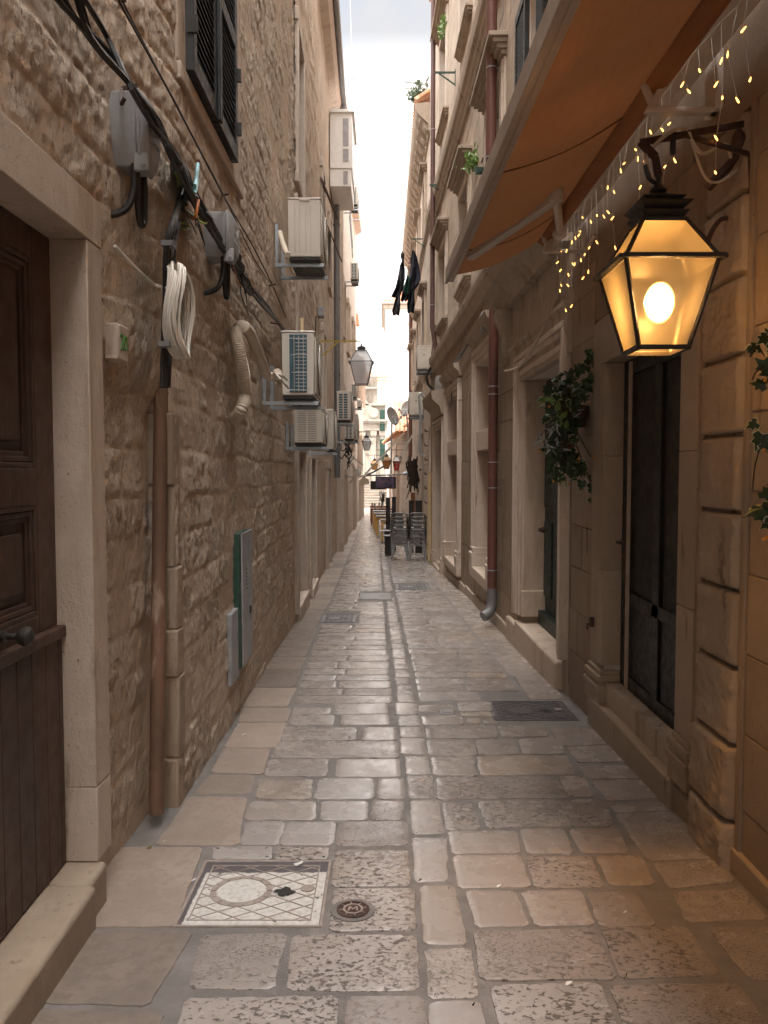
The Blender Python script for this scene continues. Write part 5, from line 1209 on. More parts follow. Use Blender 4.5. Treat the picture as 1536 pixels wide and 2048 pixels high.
# ------------------------------------------------------------------ lanterns
def lantern(label, c, s, bs, hb, hr, glass, frame, bar, lit=False, bracket=None, panes=None, label_bracket=None, roofglass=None, dome=False, cat='lantern', cap=1.0):
    """c: centre of the rim; s: rim width; bs: bottom width; hb body height; hr roof height"""
    c = Vector(c); t = thing('lantern', label, cat, c - Vector((0, 0, hb)))
    h, b, tp = s / 2, bs / 2, s * .24
    rim = [(-h, -h), (h, -h), (h, h), (-h, h)]
    m = MB(); zb = c.z - hb; zr = c.z + hr
    def P(u, v, z): return (c.x + u, c.y + v, z)
    for (u, v) in rim:
        m.bar(P(u, v, c.z), P(u * bs / s, v * bs / s, zb), bar, bar, (1, 1, 0)); m.bar(P(u, v, c.z + .01), P(u * .48, v * .48, zr), bar * .9, bar * .9, (1, 1, 0))
    for i in range(4):
        (u, v), (u2, v2) = rim[i], rim[(i + 1) % 4]; k = 1.0 + bar * 2.2 / s
        m.bar(P(u * k, v * k, c.z + .006), P(u2 * k, v2 * k, c.z + .006), bar * 1.9, bar * 1.1)
        q = bs / s; m.bar(P(u * q, v * q, zb), P(u2 * q, v2 * q, zb), bar * 1.2, bar * 1.2); m.bar(P(u * .48, v * .48, zr), P(u2 * .48, v2 * .48, zr), bar, bar)
    m.build('frame', frame, t, bev=bar * .12)
    for i in range(4):
        (u, v), (u2, v2) = rim[i], rim[(i + 1) % 4]; q = bs / s
        for kk, (z0, f0, z1, f1) in enumerate(((zb + .004, q, c.z - .003, 1.0), (c.z + .008, .99, zr - .004, .49))):
            m = MB(); th = .985
            m.add([P(u * f0, v * f0, z0), P(u2 * f0, v2 * f0, z0), P(u2 * f1, v2 * f1, z1), P(u * f1, v * f1, z1)], [(0, 1, 2, 3)])
            m.add([P(u * f0 * th, v * f0 * th, z0), P(u2 * f0 * th, v2 * f0 * th, z0), P(u2 * f1 * th, v2 * f1 * th, z1), P(u * f1 * th, v * f1 * th, z1)], [(3, 2, 1, 0)]) if (not lit and glass is not MAT['frost_far']) else None
            g = m.build('glass_pane' if kk == 0 else 'roof_pane', glass if kk == 0 else (roofglass or glass), t, smooth=0)
    m = MB(); k = s * cap
    if not dome:
        for z0, r0, r1, hh in ((0, .27, .20, .10), (.115, .30, .21, .085), (.205, .24, .17, .06)):
            z = zr + z0 * k
            m.add([P(x * r0 * k * 1.0, y * r0 * k * 1.0, z + hh * k) for x, y in ((-1, -1), (1, -1), (1, 1), (-1, 1))] + [P(x * r1 * k, y * r1 * k, z) for x, y in ((-1, -1), (1, -1), (1, 1), (-1, 1))], [(0, 1, 2, 3), (7, 6, 5, 4), (1, 0, 4, 5), (2, 1, 5, 6), (3, 2, 6, 7), (0, 3, 7, 4)])
        m.add([P(x * .22 * k, y * .22 * k, zr + .262 * k) for x, y in ((-1, -1), (1, -1), (1, 1), (-1, 1))] + [P(x * .05 * k, y * .05 * k, zr + .36 * k) for x, y in ((-1, -1), (1, -1), (1, 1), (-1, 1))], [(3, 2, 1, 0), (4, 5, 6, 7), (0, 1, 5, 4), (1, 2, 6, 5), (2, 3, 7, 6), (3, 0, 4, 7)])
        m.lathe([(.05 * k, .34 * k), (.10 * k, .38 * k), (.03 * k, .47 * k), (.03 * k, .55 * k), (.001, .56 * k)], (c.x, c.y, zr), 10)
    else:
        m.lathe([(.26 * k, 0), (.26 * k, .05 * k), (.14 * k, .09 * k), (.17 * k, .14 * k), (.20 * k, .22 * k), (.14 * k, .3 * k), (.05 * k, .34 * k), (.04 * k, .6 * k), (.001, .61 * k)], (c.x, c.y, zr), 14)
    m.box(c.x - h * .47, c.x + h * .47, c.y - h * .47, c.y + h * .47, zr - .002, zr + .005)
    m.build('cap', frame, t)
    m = MB(); rb = s * .135
    if lit: m.lathe([(.001, -rb * 1.48)] + [(rb * 1.08 * math.sin(q * math.pi / 12), -rb * 1.48 * math.cos(q * math.pi / 12)) for q in range(1, 12)] + [(.001, rb * 1.48)], (c.x, c.y - s * .05, c.z - hb * .42), 20)
    else: m.lathe([(.001, -rb * 1.35), (rb * .6, -rb * 1.2), (rb * .95, -rb * .5), (rb, 0), (rb * .95, rb * .5), (rb * .6, rb * 1.1), (rb * .35, rb * 1.5), (rb * .35, rb * 2.4), (.001, rb * 2.45)], (c.x, c.y - (s * .04 if lit else 0), c.z - hb * .42), 18)
    bl = m.build('bulb', MAT['bulb'] if lit else MAT['dish'], t)
    if lit:
        m = MB(); m.lathe([(.001, -rb * 1.68)] + [(rb * 1.2 * math.sin(q * math.pi / 12), -rb * 1.68 * math.cos(q * math.pi / 12)) for q in range(1, 12)] + [(.001, rb * 1.68)], (c.x, c.y - s * .05, c.z - hb * .42), 20); m.build('halo_shell', MAT['halo_shell'], bl)  # added shell round the bulb, gives its glow a halo
    return t
# the big lit lantern
zc = at_y(1340, 515, 2.93).z
LC = Vector((1.042, 3.10, zc)); zbot = at_y(1315, 693, 3.0).z
big = lantern('large black lantern glowing warm orange on the right', LC, .335, .185, zc - zbot, .165, MAT['frost'], MAT['black_metal'], .014, lit=True, cap=1.0)
ld = bpy.data.lights.new('lantern_light', 'POINT'); ld.energy = 130; ld.color = (1.0, .47, .11); ld.shadow_soft_size = .05
lo = bpy.data.objects.new('lantern_light', ld); scene.collection.objects.link(lo); lo.parent = big; lo.location = LC - big.location + Vector((0, 0, -.12))
m = MB(); tip = Vector((1.005, 3.2, at_y(1270, 285, 3.2).z)); top = Vector((1.042, 3.1, zc + .165 + .55 * .335))
w1 = aR(1497, 246, 0); w2 = aR(1500, 385, 0)
m.bar(tip, w1, .012, .028); mid = tip * .62 + w1 * .38; k2 = Vector((w2.x - .01, w2.y - .0, w2.z + .16)); m.bar(mid, k2, .013, .022); m.bar(k2, w2, .013, .022)
m.bar(tip, (tip + top) / 2 + Vector((.02, -.0, .01)), .034, .012, (0, 1, 0)); m.bar((tip + top) / 2 + Vector((.02, 0, .01)), top, .03, .012, (0, 1, 0)); m.box(w1.x - .01, w1.x + .03, w1.y - .03, w1.y + .03, w1.z - .05, w1.z + .05)
m.build('bracket', MAT['rust_dark'], big, bev=.003)
m = MB(); wires(m, [top + Vector((-.03, -.02, -.05)), top + Vector((-.05, 0, .06)), tip + Vector((.02, -.02, -.05)), tip + Vector((.1, .0, .03)), mid + Vector((0, 0, .02)), mid + Vector((.09, .04, -.06)), k2 + Vector((-.1, 0, .04)), k2 + Vector((-.02, .1, -.02))], .0075)
wires(m, [mid + Vector((.02, .0, .01)), mid + Vector((.12, .1, -.12)), mid + Vector((.2, .14, -.14)), w1 + Vector((-.02, .02, -.18))], .006); m.build('cable', MAT['hose'], big)
m = MB(); wires(m, [top + Vector((-.06, -.03, .03)), top + Vector((-.045, -.03, -.02)), top + Vector((-.02, -.04, -.04))], .008); m.build('cable_tie', MAT['black'], big); m = MB(); m.bar(tip * .72 + w1 * .28 + Vector((0, 0, .02)), tip * .72 + w1 * .28 + Vector((0, 0, -.07)), .018); m.build('cable_tie', MAT['black'], big)
# unlit lantern on a yellow bracket, left
c = at_y(723, 726, 13.6)
ln = lantern('pale unlit lantern hanging from a thin yellow bracket on the left wall', c, .37, .20, .36, .20, MAT['frost_far'], MAT['zinc'], .013, roofglass=MAT['frost_far'], cap=.7)
top = c + Vector((0, 0, .2 + .56 * .37 * .7))
m = MB(); a = aL(628, 665, 0); a = Vector((XL(13.6), 13.6, top.z + .02)); m.bar(a, top + Vector((0, 0, .02)), .022); m.bar(Vector((XL(13.6), 13.6, top.z - .42)), a * .45 + top * .55, .022); m.build('bracket', MAT['yellow'], ln)
c = at_y(733.5, 884, 25.5)
ln2 = lantern('small distant unlit lantern on the left, in front of the church', c, .27, .15, .26, .13, MAT['frost_far'], MAT['zinc'], .018)
m = MB(); q = c + Vector((0, 0, .32)); m.bar(Vector((XL(25.5), 25.5, q.z)), q, .03)
m.build('bracket', MAT['zinc'], ln2)
# ================================================================== OBJECTS ON THE RIGHT
# --- awning
aw = thing('awning', 'open orange fabric awning with pale folding arms above the lit lantern', 'awning', (1.4, 4.5, 3.6))
barA = at_y(905, 551, 6.4); barB = Vector((barA.x + .14, -1.8, barA.z - .05))
rollA = Vector((1.27, 6.42, at_y(1078, 474, 6.42).z)); rollB = Vector((1.30, -1.8, rollA.z + .02))
m = MB(); ny, nx_ = 64, 16; vs_ = []
for i in range(ny + 1):
    for j in range(nx_ + 1):
        a = i / ny; b = j / nx_
        p = (barA * (1 - a) + barB * a) * (1 - b) + (rollA * (1 - a) + rollB * a) * b
        sag = -.055 * math.sin(math.pi * b) * (1 + .25 * math.sin(a * 14)) - .006 * math.sin(a * 95) * math.sin(math.pi * b); vs_.append(p + Vector((0, 0, sag)))
m.add(vs_, [(i * (nx_ + 1) + j, i * (nx_ + 1) + j + 1, (i + 1) * (nx_ + 1) + j + 1, (i + 1) * (nx_ + 1) + j) for i in range(ny) for j in range(nx_)])
m.build('fabric', MAT['fabric'], aw, smooth=60)
m = MB()
for a in (.09, .27, .46, .64, .82):
    m = MB(); pts = []
    for j in range(9):
        b = j / 8; p = (barA * (1 - a) + barB * a) * (1 - b) + (rollA * (1 - a) + rollB * a) * b; pts.append(p + Vector((0, 0, -.055 * math.sin(math.pi * b) * (1 + .25 * math.sin(a * 14)) - .004)))
    m.tube(pts, .005, 5); m.build('seam', MAT['seam'], aw)
m = MB()
def barprof(z0, z1, o0, o1): m.hexa([(barA.x + o0, barA.y + .03, barA.z + z0), (barA.x + o1, barA.y + .03, barA.z + z0), (barB.x + o1, barB.y, barB.z + z0), (barB.x + o0, barB.y, barB.z + z0), (barA.x + o0, barA.y + .03, barA.z + z1), (barA.x + o1, barA.y + .03, barA.z + z1), (barB.x + o1, barB.y, barB.z + z1), (barB.x + o0, barB.y, barB.z + z1)])
barprof(-.045, .055, -.055, -.02); barprof(-.045, -.02, -.02, .012); barprof(-.005, .012, -.02, .02); barprof(.03, .055, -.02, .004); barprof(-.06, -.045, -.06, -.035)
m.build('front_bar', MAT['alu_bar'], aw, bev=.004)
m = MB(); m.tube([rollA, rollB], .07, 18); m.build('roller', MAT['fabric'], aw)
m = MB(); m.box(1.37, 1.45, -1.8, 6.46, rollA.z + .02, rollA.z + .10); m.box(1.44, 1.52, -1.8, 6.46, rollA.z + .05, rollA.z + .085); m.build('rail', MAT['alu'], aw, bev=.005)
for yy in (6.25, 3.85):
    m = MB(); z = rollA.z; m.box(1.24, 1.57, yy - .03, yy + .03, z - .17, z - .145); m.box(1.53, 1.57, yy - .07, yy + .07, z - .17, z + .13); m.hexa([(1.22, yy - .02, z - .165), (1.26, yy - .02, z - .165), (1.26, yy + .02, z - .165), (1.22, yy + .02, z - .165), (1.36, yy - .02, z + .1), (1.40, yy - .02, z + .1), (1.40, yy + .02, z + .1), (1.36, yy + .02, z + .1)])
    m.bar((1.27, yy, z - .15), (1.20, yy, z + .01), .03); m.build('wall_bracket', MAT['alu'], aw, bev=.006)
sh = Vector((1.31, 6.05, rollA.z - .07)); el = at_y(1112, 388, 4.95); fe = at_y(938, 507, 5.75)
m = MB(); m.tube([sh, el], .028, 10); m.lathe([(.001, -.05), (.05, -.05), (.055, 0), (.05, .05), (.001, .05)], sh, 14, 'y'); m.build('upper_arm', MAT['alu'], aw)
m = MB(); m.bar(el, fe, .06, .105); m.lathe([(.001, -.05), (.04, -.05), (.045, 0), (.04, .05), (.001, .05)], el, 14, 'z'); m.bar(fe, fe + Vector((-.05, .06, .05)), .03); m.build('forearm', MAT['alu'], aw, bev=.01)
m = MB()
for k in range(3): p = el * (.97 - k * .015) + fe * (.03 + k * .015); m.bar(p + Vector((0, 0, -.043)), p + Vector((0, 0, .043)), .062, .008)
m.build('elbow_strap', MAT['rust_dark'], aw)
# --- fairy lights
fl = thing('string_lights', 'icicle string of small warm fairy lights hanging under the awning rail', 'string lights', (1.38, 4.2, 3.5))
bm0 = MB(); bm0.lathe([(.001, -.011), (.0033, -.008), (.004, 0), (.0026, .010), (.001, .016)], (0, 0, 0), 8)
wire = MB(); proto = None; spots = []
wz = rollA.z + .01; y = 6.45; nb = 0; base = []
while y > 2.0:
    base.append((1.365 + random.uniform(-.01, .02), y, wz - .02 + random.uniform(-.02, .02))); y -= .115
wire.tube(base, .0022, 4)
for i, p in enumerate(base):
    if random.random() < .12: continue
    L = random.choice([.10, .2, .32, .45, .55]) * (1.1 if p[1] > 4.6 else 1.1); p = Vector(p); pts = [p]; n = max(1, int(L / .135))
    for k in range(n): pts.append(p + Vector((random.uniform(-.03, .03), random.uniform(-.03, .03), -L * (k + 1) / n)))
    wire.tube(pts, .0017, 4)
    for q in pts[1:]:
        if len(spots) < 98: spots.append(q)
wire.build('wire', MAT['cable_w'], fl)
for i, q in enumerate(spots):
    if proto is None: proto = bm0.build('bulb', MAT['fairy'], fl); o = proto
    else: o = proto.copy(); scene.collection.objects.link(o); o.parent = fl
    o.location = q - fl.location; o.rotation_euler = (random.uniform(-.9, .9), random.uniform(-.9, .9), 0)
# --- conduit loop from the awning to the red pipe
m = MB(); wires(m, [aR(1190, 470, .05), aR(1160, 520, .04), aR(1135, 545, .06), aR(1112, 600, .05), aR(1095, 642, .05), aR(1062, 700, .10), aR(1035, 735, .13), aR(1010, 742, .10)], .014, 8)
tag(m.build('flexible_conduit', MAT['hose'], None), 'grey flexible conduit drooping across the carved doorway to the red pipe', 'conduit')
# --- red drainpipe (lower) and upper one, brown ones, cream one
def pipe(label, pts, r, mat, joints=(), cat='drainpipe', shoe=None, smooth=0):
    t = thing('drainpipe', label, cat, pts[-1]); m = MB(); m.tube(pts, r, 14, smooth); m.build('pipe', mat, t)
    for (x, y, z) in joints: m = MB(); m.lathe([(r * 1.01, 0), (r * 1.08, 0), (r * 1.08, .014), (r * 1.01, .014)], (x, y, z), 14); m.box(x, x + r * 2, y - .01, y + .01, z, z + .014); m.build('pipe_clip', MAT['galv'], t)
    if shoe:
        m = MB(); m.tube(shoe, r * 1.08, 14, 4); m.build('shoe', MAT['zinc'], t)
    return t
px_, py_ = XR(10.35) - .09, 10.35
pipe('oxide-red drainpipe beside the carved doorway, running down to a grey shoe', [(px_, py_, 3.98), (px_, py_, 2.5), (px_, py_, 1.2), (px_, py_, .02)], .062, MAT['pipe_red'], [(px_, py_, z) for z in (.35, 1.42, 1.75, 2.62, 2.72)], shoe=[(px_, py_, .12), (px_, py_, -.10), (px_ - .05, py_ - .04, -.2), (px_ - .12, py_ - .08, -.24)])
pipe('oxide-red drainpipe high on the right wall, bending just past the awning', [(px_ - .05, py_, 13.7), (px_ - .05, py_, 9), (px_ - .05, py_, 4.75), (px_ - .02, py_ - .02, 4.62), (px_ + .02, py_ - .3, 4.5)], .066, MAT['pipe_red'], [(px_ - .05, py_, z) for z in (5.6, 6.7, 8.8)])
x = XR(18.9) - .07; pipe('thin brown drainpipe crossing both string courses of the carved house', [(x - .1, 18.9, 13.6), (x - .1, 18.9, 8.3), (x - .1, 18.9, 5.0), (x, 18.9, 4.4)], .055, MAT['pipe_brown'], [(x - .1, 18.9, z) for z in (5.5, 7, 9.5)])
x = 1.10; pipe('long oxide-brown drainpipe on the far corner behind the laundry', [(x, 33.5, 10.4), (x, 33.5, 7), (x, 33.5, 2.2)], .075, MAT['pipe_red'], [(x, 33.5, z) for z in (4, 7)])
x = XR(20.3) - .09; pipe('cream drainpipe beside the stacked chairs', [(x, 20.3, 1.6), (x, 20.3, .4), (x, 20.3, gz(20.3) + .06)], .062, MAT['pipe_cream'], [(x, 20.3, -.45)])
# --- junction boxes and cable on the right
junction_box('dark junction box tucked beside the top of the lower red drainpipe', 11.2, 11.5, 3.62, 3.86, .13, 'junction boxes on the walls', False, XR, -1)
junction_box('pale junction box at the end of the right-hand twisted cable', 18.3, 18.62, 3.45, 3.8, .13, 'junction boxes on the walls', False, XR, -1)
m = MB()
for k in range(4): wires(m, [aR(985 + random.uniform(-3, 3), 608 + random.uniform(-3, 3), .06), aR(962, 642 + random.uniform(-3, 3), .06), aR(948, 668 + random.uniform(-3, 3), .05), aR(925, 705 + random.uniform(-3, 3), .06), aR(905, 732 + random.uniform(-3, 3), .06), aR(896, 748, .08), aR(903, 770, .05), aR(903, 800, .05)], .012, 5)
wires(m, [aR(903, 800, .05), aR(900, 815, .05), aR(906, 802, .06), aR(925, 800, .04)], .008, 5)
for k in range(22):
    t = random.random(); a, b = ((962, 642), (905, 732)); px = a[0] + (b[0] - a[0]) * t; py = a[1] + (b[1] - a[1]) * t; p = aR(px, py, .06); m.bar(p, p + Vector((random.uniform(-.04, .02), random.uniform(-.15, .15), random.uniform(-.05, .05))), .008)
tag(m.build('cable_bundle', MAT['black'], None), 'twisted black cable under the lower string course on the right wall', 'cables')
# --- hook and small fittings near lantern
m = MB(); p = aR(1470, 438, 0); m.tube([p, p + Vector((-.06, 0, .0)), p + Vector((-.10, .0, -.05)), p + Vector((-.11, .02, -.09))], .011, 8, 3); tag(m.build('iron_hook', MAT['rust_dark'], None), 'rusty iron hook in the wall right of the lantern top', 'hook')
m = MB(); p = aR(1490, 285, 0); m.lathe([(.03, -.01), (.055, -.01), (.055, .01), (.03, .01)], (p.x - .03, p.y, p.z), 14, 'x'); m.bar(p + Vector((-.02, -.02, -.05)), p + Vector((-.12, .1, -.16)), .03); tag(m.build('iron_ring', MAT['rust_dark'], None), 'dark iron ring holder behind the lantern bracket', 'iron ring')

# --- ivy
def leaf(m, p, nrm, up, s, kind='ivy'):
    nrm = Vector(nrm).normalized(); up = (Vector(up) - nrm * Vector(up).dot(nrm)).normalized(); sd = nrm.cross(up)
    if kind == 'ivy': o = [(0, 0), (.28, -.16), (.5, .12), (.30, .28), (.42, .55), (.17, .58), (0, 1.0), (-.17, .58), (-.42, .55), (-.30, .28), (-.5, .12), (-.28, -.16)]
    elif kind == 'long': o = [(0, 0), (.10, .25), (.09, .6), (0, 1.0), (-.09, .6), (-.10, .25)]
    else: o = [(0, 0), (.22, .2), (.27, .5), (.16, .8), (0, 1.0), (-.16, .8), (-.27, .5), (-.22, .2)]
    pts = [p + (sd * u + up * v) * s - nrm * (abs(u) * .25 + v * v * .18) * s for u, v in o]
    c = p + up * .38 * s; n = len(o); b = len(m.v)
    ins = [c + (q - c) * .72 for q in pts]
    m.v += [tuple(q) for q in pts] + [tuple(q) for q in ins] + [tuple(c + nrm * .02 * s)]
    e = 1.0 if random.random() < .45 else .3
    m.t += [e] * n + [.2] * n + [.1]
    m.f += [(b + i, b + (i + 1) % n, b + n + (i + 1) % n, b + n + i) for i in range(n)] + [(b + n + i, b + n + (i + 1) % n, b + 2 * n) for i in range(n)]
def rv(): return Vector((random.gauss(0, 1), random.gauss(0, 1), random.gauss(0, 1)))
pl = thing('hanging_plant', 'wall planter overflowing with dark variegated ivy and reddish flowers, between the two right doors', 'plant', (1.5, 6.1, 1.6))
cw_ = Vector((1.43, 6.15, 2.06))
m = MB(); m.lathe([(.001, 0), (.07, 0), (.10, .16), (.095, .16), (.001, .15)], (1.47, 6.15, 1.98), 14); m.build('pot', MAT['rust_dark'], pl)
lv = MB(); dk = MB(); st = MB(); sil = MB(); lim = MB(); fw = MB(); yb = MB()
for k in range(190):
    t = random.random(); z = 2.42 - t * .78; w = (.13 + .05 * math.sin(t * 7)) * (1 - .45 * abs(t - .45))
    p = Vector((1.45 - abs(random.gauss(.06, .05)) * (1 if t < .8 else .6), 6.15 + random.gauss(0, w * 1.3), z)); leaf(dk, p, Vector((-.8, -.8, .3)) + rv() * .5, Vector((0, 0, -1)) + rv() * .5, random.uniform(.045, .085))
for k in range(75):
    t = random.random(); p = Vector((1.40 - random.random() * .12, 6.15 + random.gauss(-.02, .20), 2.40 - t * .85)); leaf(lv, p, Vector((-.7, -.9, .35)) + rv() * .45, Vector((0, 0, -1)) + rv() * .6, random.uniform(.045, .10))
for (px, py, n) in ((1185, 712, 6), (1165, 760, 7), (1150, 935, 7), (1180, 960, 7), (1185, 975, 4), (1107, 925, 2), (1200, 945, 3), (1135, 950, 3)):
    p0 = at_y(px, py, 6.0); st.tube([cw_ + Vector((-.05, 0, .1)), (cw_ + p0) / 2 + Vector((-.04, 0, .05)), p0], .004, 5, 4)
    for k in range(n): leaf(lv, p0 + rv() * .035, Vector((-.5, -1, .3)) + rv() * .35, Vector((0, 0, -1)) + rv() * .6, random.uniform(.05, .10))
for (px, py, n, mm, kd) in ((1085, 800, 4, lim, 'oval'), (1118, 830, 5, lim, 'oval'), (1128, 862, 4, lim, 'oval'), (1088, 885, 9, sil, 'long'), (1108, 895, 8, sil, 'long'), (1075, 880, 3, sil, 'long'), (1112, 855, 8, sil, 'long'), (1118, 955, 4, lim, 'long'), (1150, 825, 6, sil, 'long')):
    p0 = at_y(px, py, 5.85); st.tube([cw_ + Vector((-.06, -.05, .0)), (cw_ + p0) / 2 + Vector((-.02, -.05, .06)), p0], .0035, 5, 4)
    for k in range(n): leaf(mm, p0 + rv() * .02, Vector((-.4, -1, .2)) + rv() * .5, rv(), random.uniform(.05, .09), kd)
for (px, py) in ((1150, 770), (1138, 782), (1132, 820), (1128, 832), (1140, 893)):
    p0 = at_y(px, py, 5.9)
    fw = MB()
    for k in range(16): leaf(fw, p0 + rv() * .012, rv(), rv(), random.uniform(.025, .055), 'long')
    fw.build('flower', MAT['flower'], pl, smooth=0, fix=False)
for (px, py) in ((1098, 813), (1080, 902), (1107, 963), (1138, 968), (1179, 805), (1157, 918), (1145, 822), (1188, 914)):
    p0 = at_y(px, py, 5.85); yb.lathe([(.001, -.009), (.008, -.005), (.009, .002), (.004, .009), (.001, .01)], p0, 8)
for mm, nm, mt in ((dk, 'dark_foliage', 'ivy_dark'), (lv, 'ivy_leaves', 'ivy'), (st, 'stem', 'twig'), (sil, 'silver_leaves', 'silver'), (lim, 'pale_leaves', 'lime'), (yb, 'berries', 'yberry')): mm.build(nm, MAT[mt], pl, smooth=0, fix=False)
pl2 = thing('hanging_plant', 'trailing variegated ivy at the right edge of the photo, under the lamplight', 'plant', (1.5, 2.85, 1.4))
lv = MB(); st = MB(); yb = MB()
for (px, py, n, tr) in ((1518, 685, 5, .05), (1500, 690, 2, .03), (1525, 735, 5, .05), (1535, 780, 5, .05), (1520, 890, 4, .04), (1530, 1010, 5, .05), (1515, 1015, 2, .03), (1533, 1040, 3, .03), (1570, 800, 6, .08), (1570, 950, 6, .08)):
    p0 = at_y(px + 14, py, 2.75); st.tube([Vector((1.5, 2.55, p0.z + .05)), p0 + Vector((.04, -.06, .03)), p0], .003, 5, 4)
    for k in range(n): leaf(lv, p0 + rv() * tr * .5, Vector((-.4, -1, .3)) + rv() * .4, Vector((-.3, 0, -.6)) + rv() * .5, random.uniform(.04, .075))
for a, b in (((1530, 870), (1505, 980)), ((1520, 690), (1500, 715)), ((1530, 730), (1505, 760))): st.tube([at_y(*a, 2.7), at_y((a[0] + b[0]) / 2 - 6, (a[1] + b[1]) / 2, 2.7), at_y(*b, 2.7)], .0025, 5, 4)
for (px, py) in ((1530, 760), (1527, 900), (1527, 1078), (1534, 1075)): yb.lathe([(.001, -.007), (.006, -.004), (.006, .002), (.001, .007)], at_y(px, py, 2.7), 8)
for mm, nm, mt in ((lv, 'ivy_leaves', 'ivy'), (st, 'stem', 'twig'), (yb, 'berries', 'yberry')): mm.build(nm, MAT[mt], pl2, smooth=0, fix=False)
# --- plants on ledges
def ledge_plant(label, p, r, n, mat, kind='long', sz=.09):
    m = MB()
    for k in range(n): q = Vector(p) + Vector((random.gauss(0, r * .55), random.gauss(0, r * .55), abs(random.gauss(r * .4, r * .6)))); leaf(m, q, rv(), Vector((0, 0, 1)) + rv() * .8, random.uniform(.6, 1.3) * sz, kind)
    return tag(m.build('ledge_plant', MAT[mat], None, smooth=0, fix=False), label, 'plant')
ledge_plant('small green tuft growing on the upper hooded sill', at_y(899, 72, 17.5), .2, 120, 'lime', 'oval', .12)
ledge_plant('green fern tuft beside the green shutter fitting above the awning', at_y(950, 340, 12.8), .17, 130, 'lime', 'oval', .09)
ledge_plant('grey-green bush sprouting from the eaves against the sky', at_y(840, 205, 21.5), .26, 420, 'bush', 'oval', .11)
t = thing('shutter_fitting', 'green iron shutter catches on the first hooded window of the carved house', 'shutter catch', at_y(960, 320, 12.0))
m = MB()
for px, py in ((958, 340), (980, 270)): p = at_y(px, py, 12.0); m.box(p.x - .05, p.x + .12, p.y, p.y + .06, p.z - .05, p.z + .05); m.box(p.x + .0, p.x + .06, p.y - .01, p.y, p.z - .03, p.z + .03)
m.build('catch', MAT['shutter_green'], t, bev=.01)
m = MB(); p = at_y(975, 318, 12.05)
for k in range(7): m.bar(at_y(962 + k * 2.6, 325 - k * 7, 12.1), at_y(968 + k * 2.6, 318 - k * 7, 12.1), .05, .012)
m.build('slat', MAT['shutter_green'], t)
# brackets for washing lines
def line_bracket(label, y, z, out, mat='shutter_green', X=XR, sd=-1):
    m = MB(); x = X(y); m.bar((x, y, z), (x + sd * out, y, z), .03); m.bar((x, y, z - out * .6), (x + sd * out * .8, y, z - .02), .022); m.bar((x, y, z - out * .65), (x, y, z + .06), .03)
    return tag(m.build('washing_bracket', MAT[mat], None), label, 'bracket')
line_bracket('green iron bracket above the upper string course', 15.9, at_y(910, 145, 15.9).z, .40)
line_bracket('green iron bracket by the brown drainpipe below the hooded windows', 18.2, at_y(870, 370, 18.2).z, .30)
line_bracket('green triangular bracket the dark laundry hangs from', 23.0, at_y(830, 478, 23).z, .42)
m = MB(); m.tube([at_y(858, 737, 21.2), at_y(880, 733, 19)], .018, 6); m.tube([at_y(860, 735, 21), at_y(871, 650, 19.5)], .012, 5); m.tube([at_y(861, 652, 20), at_y(884, 652, 18.5)], .014, 6); tag(m.build('iron_rod', MAT['rust_dark'], None), 'rusty iron rods and chain by the brown drainpipe', 'iron rod')
# --- laundry
def garment(label, px_prof, y, mat, extra=None):
    """px_prof: list of (left px, right px, py) down the garment"""
    m = MB(); n = 9; rows = []
    for (l, r, py) in px_prof:
        row = []
        for k in range(n):
            u = k / (n - 1); p = at_y(l + (r - l) * u, py, y); row.append(p + Vector((0, .10 * math.sin(u * 9 + py * .05) + .03 * math.sin(u * 23), 0)))
        rows.append(row)
    R_ = len(rows); vs_ = [q for r_ in rows for q in r_] + [q + Vector((0, .05, 0)) for r_ in rows for q in r_]; o = R_ * n
    fs = []
    for i in range(R_ - 1):
        for k in range(n - 1):
            a = i * n + k; fs.append((a, a + 1, a + n + 1, a + n)); fs.append((o + a, o + a + n, o + a + n + 1, o + a + 1))
    for i in range(R_ - 1): fs += [(i * n, (i + 1) * n, o + (i + 1) * n, o + i * n), (i * n + n - 1, o + i * n + n - 1, o + (i + 1) * n + n - 1, (i + 1) * n + n - 1)]
    for k in range(n - 1): a = (R_ - 1) * n + k; fs += [(a, a + 1, o + a + 1, o + a), (k, o + k, o + k + 1, k + 1)]
    m.add(vs_, fs); g = m.build('hanging_garment', mat, None, smooth=60); return tag(g, label, 'laundry', 'laundry on the high bracket')
LY = 23.2
garment('dark knotted garment hanging furthest left in the sky', [(802, 808, 504), (801, 809, 512), (804, 808, 520), (799, 808, 530), (798, 810, 540), (794, 810, 560), (790, 806, 577), (782, 800, 594)], LY + .3, MAT['cloth_navy'])
garment('grey strips of cloth below the left dark garment', [(792, 801, 590), (788, 801, 608), (784, 800, 622), (786, 799, 630)], LY + .2, MAT['cloth_grey'])
garment('pale striped edge cloth between the dark garments', [(802, 804.5, 540), (800, 803, 565), (799, 801, 587)], LY - .02, MAT['cloth_grey'])
garment('largest black garment, on the right of the laundry', [(824, 829, 500), (822, 834, 515), (821, 838, 535), (817, 841, 552), (810, 841, 565), (806, 833, 575), (803, 822, 590), (801, 812, 602)], LY, MAT['cloth_navy'])
garment('bright green cloth in the middle of the laundry', [(814, 819, 550), (810, 818, 565), (809, 818, 580), (810, 816, 588)], LY - .12, MAT['cloth_green'])
garment('navy strips hanging lowest on the right of the laundry', [(819, 828, 565), (817, 829, 590), (814, 830, 608), (815, 828, 625)], LY - .06, MAT['cloth_navy'])
